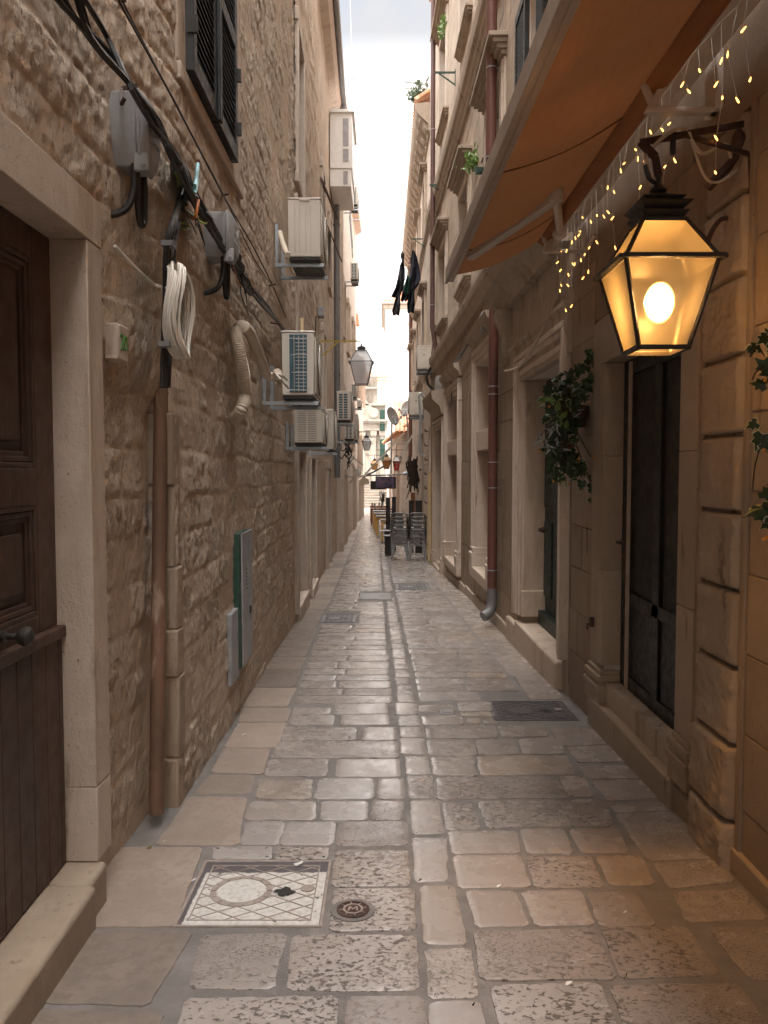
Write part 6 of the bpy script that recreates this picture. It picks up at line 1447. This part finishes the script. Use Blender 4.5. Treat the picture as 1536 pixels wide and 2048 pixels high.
m = MB(); m.tube([at_y(808, 490, LY), at_y(806, 505, LY + .3)], .008, 4); m.tube([Vector((XR(23) - .4, 23, at_y(830, 478, 23).z)), at_y(826, 500, LY)], .01, 4); tag(m.build('washing_line', MAT['cable_w'], None), 'short washing line holding the dark laundry', 'line')
# thin lines down the right facade, sky wire, antennas
m = MB(); m.tube([at_y(861, 150, 20.6), at_y(861, 480, 20.6), at_y(862, 640, 20.6)], .012, 4); m.tube([at_y(828, 330, 30), at_y(829, 450, 30)], .02, 4); tag(m.build('facade_cord', MAT['cable_w'], None), 'thin pale cords hanging down the far right facade', 'cord')
m = MB(); m.tube([at_y(699, -40, 22), at_y(703, 90, 22), at_y(706, 152, 22)], .011, 5); m.tube([at_y(706, 148, 22), at_y(707, 158, 22)], .03, 6); tag(m.build('sky_cable', MAT['galv'], None), 'thin cable hanging in the sky beside the left gutter', 'cable')
def antenna(label, p, L, n, d, tilt=0.0):
    m = MB(); p = Vector(p); q = p + Vector(d) * L; m.tube([p, q], .014, 5)
    for k in range(n): c = p + (q - p) * ((k + .5) / n); w = .13 + .12 * (1 - k / n); m.tube([c + Vector((0, -w, .0)), c + Vector((0, w, .0))], .007, 4); m.tube([c + Vector((0, 0, -.05)), c + Vector((0, 0, .05))], .008, 4)
    m.tube([p + Vector((.1, 0, -1.2)), p + Vector((0, 0, .15))], .02, 6)
    return tag(m.build('tv_antenna', MAT['galv'], None), label, 'antenna', 'television antennas on the roofs')
antenna('upper comb-like television antenna over the right eaves', at_y(855, 170, 22), .62, 14, (-1, 0, .14)); antenna('lower comb-like television antenna just above the roof bush', at_y(854, 178, 22.6), .60, 12, (-1, 0, .02))
antenna('small television antenna above the distant left air conditioner', at_y(699, 420, 26), .42, 4, (1, 0, .03))
antenna('small television antenna a little lower on the distant left wall', at_y(699, 440, 26), .42, 4, (1, 0, .03))
t = thing('clay_chimney', 'orange clay chimney hood on the far left roof', 'chimney', at_y(715, 640, 40)); m = MB(); a = at_y(711, 650, 40); b = at_y(719, 626, 40)
m.hexa([(a.x + .05, 40, a.z), (b.x, 40, a.z), (b.x, 40.5, a.z), (a.x + .05, 40.5, a.z), (a.x - .02, 40, b.z), (b.x - .06, 40, b.z), (b.x - .06, 40.5, b.z), (a.x - .02, 40.5, b.z)]); m.build('hood', MAT['tile'], t)
m = MB(); a = at_y(700, 700, 39.8); b = at_y(712, 622, 39.8); m.box(a.x - .3, b.x, 39.8, 41, a.z - 2.2, b.z); m.tube([(b.x - .25, 39.75, b.z + .05), (b.x + .05, 39.75, b.z + .02)], .09, 8); m.build('stack', MAT['plaster'], t)
# --- satellite dishes
def dish(label, c, r, yaw, pole):
    t = thing('satellite_dish', label, 'satellite dish', pole, 'satellite dishes by the tiled roof'); m = MB(); n = 28; rings = [(0.001, .0), (.35, .012), (.7, .05), (1.0, .105)]
    fw = Vector((math.sin(yaw), -math.cos(yaw), .35)).normalized(); sx_ = fw.cross(Vector((0, 0, 1))).normalized(); up = sx_.cross(fw); vs_ = []
    for th in (0, .03):
        for (q, h) in rings:
            for k in range(n): a = 2 * math.pi * k / n; vs_.append(Vector(c) + sx_ * math.cos(a) * q * r * .92 + up * math.sin(a) * q * r * 1.05 + fw * (h * r * 1.6 - th))
    R_ = len(rings); fs = []
    for o in (0, R_ * n):
        fs += [(o + i * n + k, o + i * n + (k + 1) % n, o + (i + 1) * n + (k + 1) % n, o + (i + 1) * n + k) for i in range(R_ - 1) for k in range(n)]
    fs += [((R_ - 1) * n + k, (R_ - 1) * n + (k + 1) % n, (2 * R_ - 1) * n + (k + 1) % n, (2 * R_ - 1) * n + k) for k in range(n)]
    m.add(vs_, fs); m.build('reflector', MAT['dish'], t, smooth=50)
    m = MB(); c = Vector(c); e = c + fw * r * 1.1 - up * r * .55; m.tube([c - up * r * .95, e], .02, 6); m.lathe([(.001, -.05), (.045, -.05), (.045, .06), (.001, .06)], e, 10); m.tube([c - sx_ * r * .8, e], .012, 5); m.build('feed_arm', MAT['galv'], t)
    m = MB(); m.tube([Vector(pole), Vector((c.x, c.y + .12, c.z - .1))], .035, 8); m.bar(c - fw * .02, Vector((c.x, c.y + .12, c.z - .15)), .1); m.bar(c - up * r * .4 + fw * .03, c - up * r * .9 + fw * .06, .09); m.build('pole', MAT['galv'], t)
c = at_y(784, 833, 33); dish('dark grey satellite dish on a pole in front of the orange tiled roof', c, .38, R(52), (c.x - .05, 33.2, .9))
c = at_y(813, 818, 35.5); dish('pale satellite dish mostly hidden behind the right-hand wall unit', c, .36, R(-50), (c.x + .2, 35.8, 1.6))

# ------------------------------------------------------------------ café further along
def small_awning(label, A, B, y0, y1, mat='cream_cloth'):
    t = thing('awning', label, 'awning', (A.x, (y0 + y1) / 2, A.z)); m = MB()
    a0 = Vector((A.x, y0, A.z)); b0 = Vector((B.x, y0, B.z)); a1 = Vector((A.x, y1, A.z)); b1 = Vector((B.x, y1, B.z)); d = Vector((0, 0, -.04))
    m.hexa([a0 + d, b0 + d, b1 + d, a1 + d, a0, b0, b1, a1]); m.build('fabric', MAT[mat], t)
    m = MB(); m.bar(b0 + Vector((0, -.1, -.04)), b1 + Vector((0, .1, -.04)), .07, .08); m.bar(a0 + Vector((0, -.06, 0)), b0 + Vector((0, -.06, 0)), .05, .06); m.build('front_bar', MAT['alu'], t)
    m = MB(); n = 14
    for k in range(n):
        ya = y0 + (y1 - y0) * k / n; yb_ = y0 + (y1 - y0) * (k + 1) / n; z = B.z - .06; m.hexa([(B.x - .01, ya, z - .22 - .03 * (k % 2)), (B.x + .01, ya, z - .22 - .03 * (k % 2)), (B.x + .01, yb_, z - .2), (B.x - .01, yb_, z - .2), (B.x - .01, ya, z), (B.x + .01, ya, z), (B.x + .01, yb_, z), (B.x - .01, yb_, z)])
    m.build('valance', MAT[mat], t); return t
A = at_y(826, 868, 27); B = at_y(803, 908, 27); small_awning('short cream awning above the dark twig bundle', A, B, 27, 29.5)
A = at_y(808, 866, 32); B = at_y(727, 952, 32); t = small_awning('long narrow cream awning slanting down towards the distant church', A, B, 32, 32.5)
m = MB(); m.add([], []); c = at_y(727, 960, 32.0)
m.prism([(c.x - .17, c.z - .06), (c.x - .12, c.z - .2), (c.x + .22, c.z - .16), (c.x + .20, c.z + .02), (c.x - .05, c.z + .14)], lambda u, v, q: (u, q, v), 31.9, 32.5); m.build('gathered_end', MAT['cream_cloth'], t, bev=.03)
m = MB(); m.tube([at_y(727, 954, 31.8), at_y(745, 945, 31.8), at_y(772, 930, 31.8)], .035, 8); m.tube([at_y(735, 951, 31.8), at_y(780, 950, 31.8), at_y(802, 948, 31.8)], .03, 6); m.tube([at_y(722, 951, 31.8), at_y(808, 949, 31.8)], .015, 5); m.build('folding_arm', MAT['zinc'], t)
# amber lanterns and the red sign lantern
c = at_y(773, 922, 30.5); lantern('amber glass lantern under the long cream awning, left of the red one', c, .33, .17, .30, .17, MAT['amber_glass'], MAT['black_metal'], .014, roofglass=MAT['amber_glass'], cap=.8)
c = at_y(749, 928, 38); lantern('small orange lantern glowing behind the slanting awning bar', c, .34, .20, .27, .16, MAT['amber'], MAT['rust_dark'], .014, roofglass=MAT['amber'], cap=.8)
for o in (0, 1):
    c = at_y(773 - o * 24, 922 + o * 6, 30.5 + o * 7.5); m = MB(); m.tube([c + Vector((-.4, 0, .42)), c + Vector((.75, .0, .42))], .012, 5); m.tube([c + Vector((0, 0, .42)), c + Vector((0, 0, .3))], .012, 5); tag(m.build('hanger_rod', MAT['black_metal'], None), ('thin iron rod carrying the amber lantern', 'thin iron rod carrying the small orange lantern')[o], 'rod')
c = at_y(793, 923, 27.3); rl = lantern('red lantern sign with a white 5 and pale roof panes', c, .235, .14, .32, .15, MAT['red'], MAT['zinc'], .014, roofglass=MAT['white'], dome=True, cap=1.0, cat='lantern sign')
yf = c.y - .1175
def onface(x, z): k = (c.z - z) / .32; return (c.x + x, c.y - (.1175 * (1 - k) + .07 * k) - .006, z)
text_mesh('5', .17, lambda x, y, z: onface(x * 1.1 + y * .15, c.z - .165 + y), 'number', MAT['white'], rl)
m = MB()
for k in range(7):
    a = (k - 3) / 3; x = a * .075; z = c.z - .055 - .018 * a * a; p = Vector(onface(x, z)); m.bar(p + Vector((-.008, 0, 0)), p + Vector((.008, 0, 0)), .006, .022)
for k in range(4): p = Vector(onface((k - 1.5) * .022, c.z - .292)); m.bar(p + Vector((-.008, 0, 0)), p + Vector((.008, 0, 0)), .005, .014)
m.build('small_lettering', MAT['white'], rl)
m = MB(); tp = c + Vector((0, 0, .15 + .14)); m.tube([tp, tp + Vector((0, 0, .32))], .014, 6); m.tube([tp + Vector((0, 0, .32)), tp + Vector((.5, 0, .36))], .014, 6); m.tube([tp + Vector((.0, 0, .26)), tp + Vector((.12, 0, .33))], .01, 5); m.build('bracket', MAT['zinc'], rl)
# picture screen panels
t = thing('display_panel', 'black wide display panel with a blue and red skyline picture, hung over the tables', 'display', at_y(770, 980, 30.8)); a = at_y(751, 976, 30.8); b = at_y(790, 954, 30.8)
m = MB(); m.box(a.x, b.x + .04, 30.8, 30.9, a.z - .03, b.z + .02); m.build('casing', MAT['black_metal'], t, bev=.01)
m = MB(); m.box(a.x + .02, b.x - .03, 30.79, 30.797, a.z, b.z - .0); m.build('picture', MAT['screen'], t)
m = MB()
for k in range(13): x = a.x + .06 + k * .045; m.box(x, x + .03, 30.783, 30.789, a.z + .005, a.z + .03 + .05 * random.random() + (.05 if k > 8 else 0))
m.build('skyline', MAT['black'], t)
a = at_y(741, 979, 31.6); b = at_y(771, 962, 31.6); m = MB(); m.box(a.x, b.x, 31.6, 31.66, a.z, b.z); m.box(a.x + .03, b.x - .03, 31.592, 31.6, a.z + .03, b.z - .03); tag(m.build('menu_board', MAT['black_metal'], None, bev=.008), 'plain black board hanging behind the display panel', 'board')
# tables with ochre legs
tops = [(26.2, -.10, .62), (28.6, -.28, .5), (30.6, -.38, .46), (32.6, -.46, .42), (34.8, -.58, .36), (37.2, -.66, .30)]
tl = ['nearest ochre-legged table with grey top, beside the stacked chairs', 'second ochre-legged table, just behind the nearest one', 'third table in the receding row of tables', 'fourth table in the receding row of tables', 'fifth table of the row, with brown legs', 'farthest brown table at the end of the row']
for i, (y, x0, x1) in enumerate(tops):
    y += .9; z = gz(y); mt = MAT['yellow_wood'] if i < 4 else MAT['brown_wood']; t = thing('cafe_table', tl[i], 'table', ((x0 + x1) / 2, y + .35, z), 'tables along the right side of the alley')
    m = MB(); m.box(x0 - .02, x1 + .02, y, y + .7, z + .75, z + .785); m.build('tabletop', MAT['table_grey'] if i < 4 else mt, t, bev=.006)
    for lx, ly in ((x0, y + .02), (x1 - .07, y + .02), (x0, y + .61), (x1 - .07, y + .61)):
        m = MB(); m.box(lx, lx + .075, ly, ly + .07, z + .06, z + .75); lg = m.build('leg', mt, t, bev=.005); m = MB(); m.lathe([(.001, 0), (.03, 0), (.034, .05), (.001, .06)], (lx + .037, ly + .035, z), 8); m.build('foot', MAT['galv'], lg)
    m = MB(); m.box(x0 + .075, x1 - .07, y + .03, y + .06, z + .65, z + .75); m.box(x0 + .075, x1 - .07, y + .64, y + .67, z + .65, z + .75); m.build('apron', mt, t)
m = MB()
for k in range(9):
    y, x0, x1 = tops[4 if k < 5 else 5]; y += .9; x = x0 + .08 + random.random() * (x1 - x0 - .2); 
    tt = thing('condiment_jar', 'small dark jar on one of the farther tables', 'jar', (x, y + .2 + .06 * k, gz(y) + .785), 'jars on the far tables'); mm = MB(); mm.lathe([(.001, 0), (.04, 0), (.045, .07), (.03, .11), (.03, .14), (.001, .145)], (x, y + .2 + .06 * k, gz(y) + .786), 10); mm.build('jar', MAT['table_grey'], tt)
# stool under the nearest table
t = thing('bar_stool', 'dark slatted stool pushed under the nearest ochre table', 'stool', (.3, 27.3, gz(27.3))); z = gz(27.3); m = MB()
for a, b in ((-.02, 26.9), (.34, 26.9), (-.02, 27.24), (.34, 27.24)): m.bar((a + .05, b, z), (a + .05, b, z + .46), .03)
m.build('leg', MAT['black_metal'], t); m = MB()
for k in range(5): m.box(.0, .44, 26.88 + k * .08, 26.94 + k * .08, z + .46, z + .485)
m.box(.0, .44, 26.9, 26.93, z + .22, z + .25); m.build('seat', MAT['brown_wood'], t)
# metal chairs in two stacks
def make_chair(label):
    """sheet-steel café chair seen from behind: back faces -y"""
    t = thing('metal_chair', label, 'chair', (0, 0, 0), 'stacked steel chairs')
    m = MB(); m.box(-.19, .19, -.17, .19, .435, .45); m.box(-.19, .19, -.18, -.165, .40, .45); m.build('seat', MAT['chrome'], t, bev=.012)
    m = MB(); m.hexa([(-.075, -.20, .44), (.075, -.20, .44), (.075, -.185, .44), (-.075, -.185, .44), (-.105, -.275, .84), (.105, -.275, .84), (.105, -.26, .84), (-.105, -.26, .84)])
    for k in (-1, 0, 1): m.bar((k * .035, -.203, .47), (k * .045, -.277, .80), .008)
    m.build('backrest', MAT['chrome'], t, bev=.005)
    m = MB(); m.tube([(-.20, .05, .45), (-.235, .0, .64), (-.225, -.16, .74), (-.17, -.27, .835), (0, -.285, .85), (.17, -.27, .835), (.225, -.16, .74), (.235, 0, .64), (.20, .05, .45)], .012, 8, 4); m.tube([(-.19, -.17, .45), (-.2, -.22, .62), (-.17, -.268, .83)], .011, 8, 3); m.tube([(.19, -.17, .45), (.2, -.22, .62), (.17, -.268, .83)], .011, 8, 3); m.tube([(-.20, -.235, .66), (0, -.25, .665), (.20, -.235, .66)], .008, 6, 3); m.build('arm_frame', MAT['chrome'], t)
    for sx_, sy_ in ((-1, -1), (1, -1), (-1, 1), (1, 1)):
        m = MB(); a = Vector((sx_ * .15, sy_ * .15 - .01, .44)); b = Vector((sx_ * .215, sy_ * .235 - .01, .0)); m.add([a + Vector((-.045, 0, 0)), a + Vector((.045, 0, 0)), a + Vector((.045, .02 * sy_, 0)), a + Vector((-.045, .02 * sy_, 0)), b + Vector((-.016, 0, 0)), b + Vector((.016, 0, 0)), b + Vector((.016, .02 * sy_, 0)), b + Vector((-.016, .02 * sy_, 0))], [(3, 2, 1, 0), (4, 5, 6, 7), (0, 1, 5, 4), (1, 2, 6, 5), (2, 3, 7, 6), (3, 0, 4, 7)]); m.build('leg', MAT['chrome'], t, bev=.004)
    m = MB()
    for yy in (-.20, .19):
        pts = [(-.165, .33), (-.11, .395), (0, .415), (.11, .395), (.165, .33), (.17, .44), (-.17, .44)]; m.prism(pts, lambda u, v, q: (u, q, v), yy - .008, yy + .008)
    m.build('arched_apron', MAT['chrome'], t); return t
ch0 = None
names = ['lowest', 'second', 'third', 'fourth', 'topmost']
for s_i, (sx0, nm) in enumerate(((.41, 'left'), (.89, 'right'))):
    for k in range(5):
        lb = f'{names[k]} steel chair in the {nm} stack of chairs' + (', its legs on the paving' if k == 0 else '')
        if ch0 is None: ch0 = make_chair(lb); t = ch0
        else:
            t = ch0.copy(); scene.collection.objects.link(t); t['label'] = lb
            for chd in ch0.children: c2 = chd.copy(); scene.collection.objects.link(c2); c2.parent = t
        t.location = (sx0 + random.uniform(-.006, .006), 21.2 + .035 * k, gz(21.4) + .105 * k); t.rotation_euler = (0, 0, random.uniform(-.02, .02))
m = MB(); p = Vector((.65, 20.95, .2)); pts = [(.60, 20.95, gz(21) + 1.15), (.63, 20.93, gz(21) + .9), (.65, 20.92, gz(21) + .8), (.68, 20.93, gz(21) + .86), (.70, 20.95, gz(21) + 1.2)]
m.tube(pts, .013, 6, 5); tag(m.build('lock_chain', MAT['black_metal'], None), 'dark locking chain looped between the two stacks of chairs', 'chain')
# black posts (folded chairs/boards) behind, two black side tables
for lb, x, y, h, w in (('left one of the paired black boards left of the chair stacks', .12, 24.2, 1.62, .13), ('right one of the paired black boards left of the chair stacks', .30, 24.2, 1.64, .13), ('black board behind the right chair stack, left one', .80, 23.5, 1.55, .14), ('black board behind the right chair stack, by the wall', 1.02, 23.4, 1.55, .2)):
    z = gz(y); m = MB(); m.box(x - w / 2, x + w / 2, y, y + .06, z, z + h)
    for k in range(3): m.box(x - w / 2 + w * (.2 + .3 * k), x - w / 2 + w * (.27 + .3 * k), y - .012, y, z + .05, z + h - .05)
    m.box(x - w / 2 - .01, x + w / 2 + .01, y - .015, y + .075, z + h - .03, z + h); tag(m.build('folded_board', MAT['black_metal'], None, bev=.008), lb, 'board', 'black boards behind the chairs')
t = thing('low_table', 'low black side table with slatted grey top, left of the chair stacks', 'table', (.12, 22.6, gz(22.6))); z = gz(22.6); m = MB()
for k in range(2):
    for q in range(4): m.box(-.02 - .12 * k, .30, 22.4 + q * .1 + k * .5, 22.48 + q * .1 + k * .5, z + .56 + .10 * k, z + .585 + .10 * k)
m.build('tabletop', MAT['chrome'], t, bev=.006); m = MB(); m.box(.05, .2, 22.55, 22.75, z + .03, z + .56); m.box(.02, .25, 22.5, 22.8, z, z + .03); m.box(.02, .16, 23.0, 23.2, z, z + .66); m.build('pedestal', MAT['black_metal'], t, bev=.01)
# bundle of dark twigs hanging on the wall
t = thing('twig_bundle', 'bundle of dark twigs hanging head down on the right wall above the chairs', 'twigs', at_y(826, 950, 25)); m = MB()
for k in range(70):
    a = at_y(825 + random.gauss(0, 5.5), 925 + random.gauss(0, 6), 25 + random.random() * .15); b = at_y(827 + random.gauss(0, 7), 965 + random.gauss(0, 9), 25 + random.random() * .15); c = (a + b) / 2 + Vector((random.gauss(0, .03), 0, 0)); m.tube([a, c, b], [.02, .026, .012], 5)
for a, b in (((823, 960), (821, 985)), ((832, 955), (837, 984)), ((828, 965), (829, 982)), ((815, 937), (820, 945)), ((838, 941), (843, 938))): m.tube([at_y(*a, 25), at_y(*b, 25)], [.03, .02], 6)
m.build('twigs', MAT['twig'], t)
m = MB(); m.tube([at_y(807, 948, 26), at_y(812, 946, 26), at_y(817, 948, 26)], .06, 8); tag(m.build('wall_lamp', MAT['galv'], None), 'small grey wall lamp left of the twig bundle', 'lamp')
m = MB(); m.bar(at_y(826, 985, 25.1), at_y(826, 1040, 25.1), .13, .05); tag(m.build('wood_post', MAT['brown_wood'], None), 'brown wooden post under the twig bundle', 'post')
# potted plant at the far end of the tables
t = thing('potted_plant', 'spindly dark potted plant beyond the tables in front of the church steps', 'plant', (-.1, 43, gz(43))); m = MB(); b = at_y(765, 1008, 43); m.lathe([(.001, 0), (.16, 0), (.22, .4), (.001, .4)], (b.x, 43, gz(43)), 12); m.build('pot', MAT['rust_dark'], t)
m = MB()
for k in range(12):
    e = at_y(758 + k * 1.2, 985 + random.uniform(-4, 10), 43); m.tube([(b.x, 43, gz(43) + .4), ((b.x + e.x) / 2, 43, (gz(43) + .4 + e.z) / 2 + .1), e], .014, 5, 3)
m.build('stem', MAT['twig'], t); m = MB()
for k in range(60): e = at_y(757 + random.random() * 15, 983 + random.random() * 22, 43); leaf(m, e, rv(), rv(), .16, 'long')
m.build('leaves', MAT['ivy_dark'], t, smooth=0, fix=False)

# ------------------------------------------------------------------ manhole covers
def cover(label, rect, mat, line, ring=True, paint=False, pattern=True):
    x0, x1, y0, y1 = rect; cx, cy = (x0 + x1) / 2, (y0 + y1) / 2; z = gz(cy); t = thing('manhole_cover', label, 'manhole cover', (cx, cy, z), 'metal covers in the paving'); t.rotation_euler = (-math.atan(.0375 if cy < 14 else .03), 0, 0)
    w, h = (x1 - x0) / 2, (y1 - y0) / 2
    def P(m, nm, mt, bev=0): o = m.build(nm, mt, None, bev=bev); o.parent = t; return o
    m = MB()
    for q in ((-w, w, -h, -h + .012), (-w, w, h - .014, h), (-w, -w + .014, -h + .012, h - .014), (w - .012, w, -h + .012, h - .014)): m.box(q[0], q[1], q[2], q[3], -.03, .001)
    P(m, 'frame', line, .002)
    m = MB(); m.box(-w + .017, w - .015, -h + .015, h - .017, -.03, -.0025); pl_ = P(m, 'plate', mat)
    m = MB(); W, Hh = w - .05, h - .05
    if pattern:
        sp = .085; n = 30
        for s_ in (-1, 1):
            for k in range(-n, n):
                # line y = s*0.62*x + c clipped to the plate
                c = k * sp; pts = []
                a, b = -W, W; sl = .62 * s_
                ya, yb_ = sl * a + c, sl * b + c
                def clip(u0, v0, u1, v1):
                    t0, t1 = 0, 1; dx, dy = u1 - u0, v1 - v0
                    for p_, q_ in ((-dx, u0 + W), (dx, W - u0), (-dy, v0 + Hh), (dy, Hh - v0)):
                        if abs(p_) < 1e-9:
                            if q_ < 0: return None
                        else:
                            r_ = q_ / p_
                            if p_ < 0: t0 = max(t0, r_)
                            else: t1 = min(t1, r_)
                    return None if t0 >= t1 else (u0 + dx * t0, v0 + dy * t0, u0 + dx * t1, v0 + dy * t1)
                g = clip(a, ya, b, yb_)
                if g: m.bar((g[0], g[1], -.002 - .0002 * s_), (g[2], g[3], -.002 - .0002 * s_), .005, .003)
        for q in ((-W, W, -Hh), (-W, W, Hh)): m.bar((q[0], q[2], -.002), (q[1], q[2], -.002), .006, .0028)
        for q in (-W, W): m.bar((q, -Hh, -.0021), (q, Hh, -.0021), .006, .0028)
        P(m, 'ridges', line)
    if ring:
        rx = -w * .25; m = MB(); k = min(w, h)
        m.lathe([(k * .46, -.003), (k * .46, .0006), (k * .37, .0006), (k * .37, -.003)], (rx, 0, 0), 32); P(m, 'ring', line)
        m = MB(); m.lathe([(.001, -.003), (k * .355, -.003), (k * .355, .0008), (.001, .0008)], (rx, 0, 0), 32); P(m, 'ring_centre', mat)
        m = MB()
        for a in range(14): q = a / 14 * 2 * math.pi; m.bar((rx + k * .38 * math.cos(q), k * .38 * math.sin(q), .002), (rx + k * .45 * math.cos(q), k * .45 * math.sin(q), .002), .008, .0025)
        P(m, 'ring_marks', line)
    m = MB(); ox = w * .38
    m.add([(ox + r_ * math.cos(a), (r_ * .9) * math.sin(a) - .01, .0015) for a, r_ in [(i * math.pi / 6, (.05, .03, .042)[i % 3] * w / .29) for i in range(12)]], [tuple(range(12))]); P(m, 'lift_hole', MAT['dark_in'])
    m = MB(); m.lathe([(.014, -.002), (.03, -.002), (.03, .002), (.014, .002)], (ox + .095 * w / .29, .02, 0), 14); P(m, 'lift_ring', MAT['cover_line']); return t
cover('white-painted square manhole cover with crosshatch ridges and a broken hole', COV[0], MAT['cover_white'], MAT['cover_line'])
cover('dark square manhole cover below the right-hand step', COV[1], MAT['cover_dark'], MAT['cover_dark'])
cover('grey manhole cover on the left side of the alley, before the first doorway step', COV[2], MAT['cover_grey'], MAT['cover_dark'])
cover('long pale manhole cover across the middle of the alley', COV[3], MAT['cover_grey'], MAT['cover_line'], False, False, False)
cover('blue-grey manhole cover farther up on the right side of the alley', COV[4], MAT['cover_grey'], MAT['cover_dark'])
cc = ground_at(706, 1822); t = thing('valve_cover', 'small round dark iron valve cover beside the white-painted cover', 'valve cover', cc); t.rotation_euler = (-math.atan(.0375), 0, 0)
for nm, prof, mt, n in (('collar', [(.001, -.02), (.095, -.02), (.088, .0035), (.078, .004), (.001, .0015)], 'mortar', 28), ('lid', [(.001, 0), (.066, 0), (.066, .0072), (.056, .0072), (.056, .005), (.001, .005)], 'rust_dark', 28)):
    m = MB(); m.lathe(prof, (0, 0, .002), n); o = m.build(nm, MAT[mt], None); o.parent = t
m = MB(); m.lathe([(.040, .004), (.040, .0088), (.032, .0088), (.032, .004)], (0, 0, .002), 24)
for a in range(8): q = a * math.pi / 4 + .2; m.bar((.032 * math.cos(q), .032 * math.sin(q), .0095), (.055 * math.cos(q), .055 * math.sin(q), .0095), .004, .003)
for a, b in (((-.018, -.016), (-.014, .016)), ((-.014, .016), (0, -.004)), ((0, -.004), (.014, .016)), ((.014, .016), (.018, -.016))): m.bar((a[0], a[1], .0095), (b[0], b[1], .0095), .006, .003)
o = m.build('raised_mark', MAT['cover_line'], None); o.parent = t
m = MB(); p = ground_at(893, 1424); m.box(p.x - .05, p.x + .05, p.y - .05, p.y + .05, p.z - .01, p.z + .003); m.lathe([(.02, 0), (.035, 0), (.035, .006), (.02, .006)], (p.x, p.y, p.z + .002), 14); tag(m.build('valve_cover', MAT['cover_grey'], None, bev=.003), 'tiny metal valve cover left of the dark square manhole cover', 'valve cover')
# ------------------------------------------------------------------ litter
def scrap(label, px, py, s, mat, nm='paper_scrap', cat='litter'):
    p = ground_at(px, py) + Vector((0, 0, .004)); m = MB(); n = 7; o = [(random.uniform(.6, 1.1) * s * math.cos(k * 2 * math.pi / n), random.uniform(.4, .8) * s * math.sin(k * 2 * math.pi / n)) for k in range(n)]
    m.prism(o, lambda u, v, t: (p.x + u, p.y + v, p.z + t + .006 * math.sin(u * 90)), 0, .0015); return tag(m.build(nm, mat, None), label, cat)
scrap('white paper scrap on the left margin stones', 488, 1470, .022, MAT['white']); scrap('tiny white scrap near the foot of the rusty conduit', 328, 1684, .008, MAT['white'])
scrap('dry yellowish leaf on the paving left of the white-painted cover', 298, 1696, .02, MAT['leafdead'], 'fallen_leaf', 'leaf'); scrap('white scrap on the pavers right of the centre line', 997, 1774, .014, MAT['white'])
scrap('white scrap near the bottom of the street, on the right', 1136, 1969, .014, MAT['white']); scrap('small white scrap on the pitted stone at the right', 1250, 1826, .008, MAT['white'])
scrap('crumpled white scrap on the far edge of the white-painted cover', 598, 1729, .026, MAT['white']); scrap('pale bluish scrap at the left edge of the white-painted cover', 386, 1762, .013, MAT['white']); scrap('small pale scrap far along the left margin', 553, 1322, .014, MAT['white'])
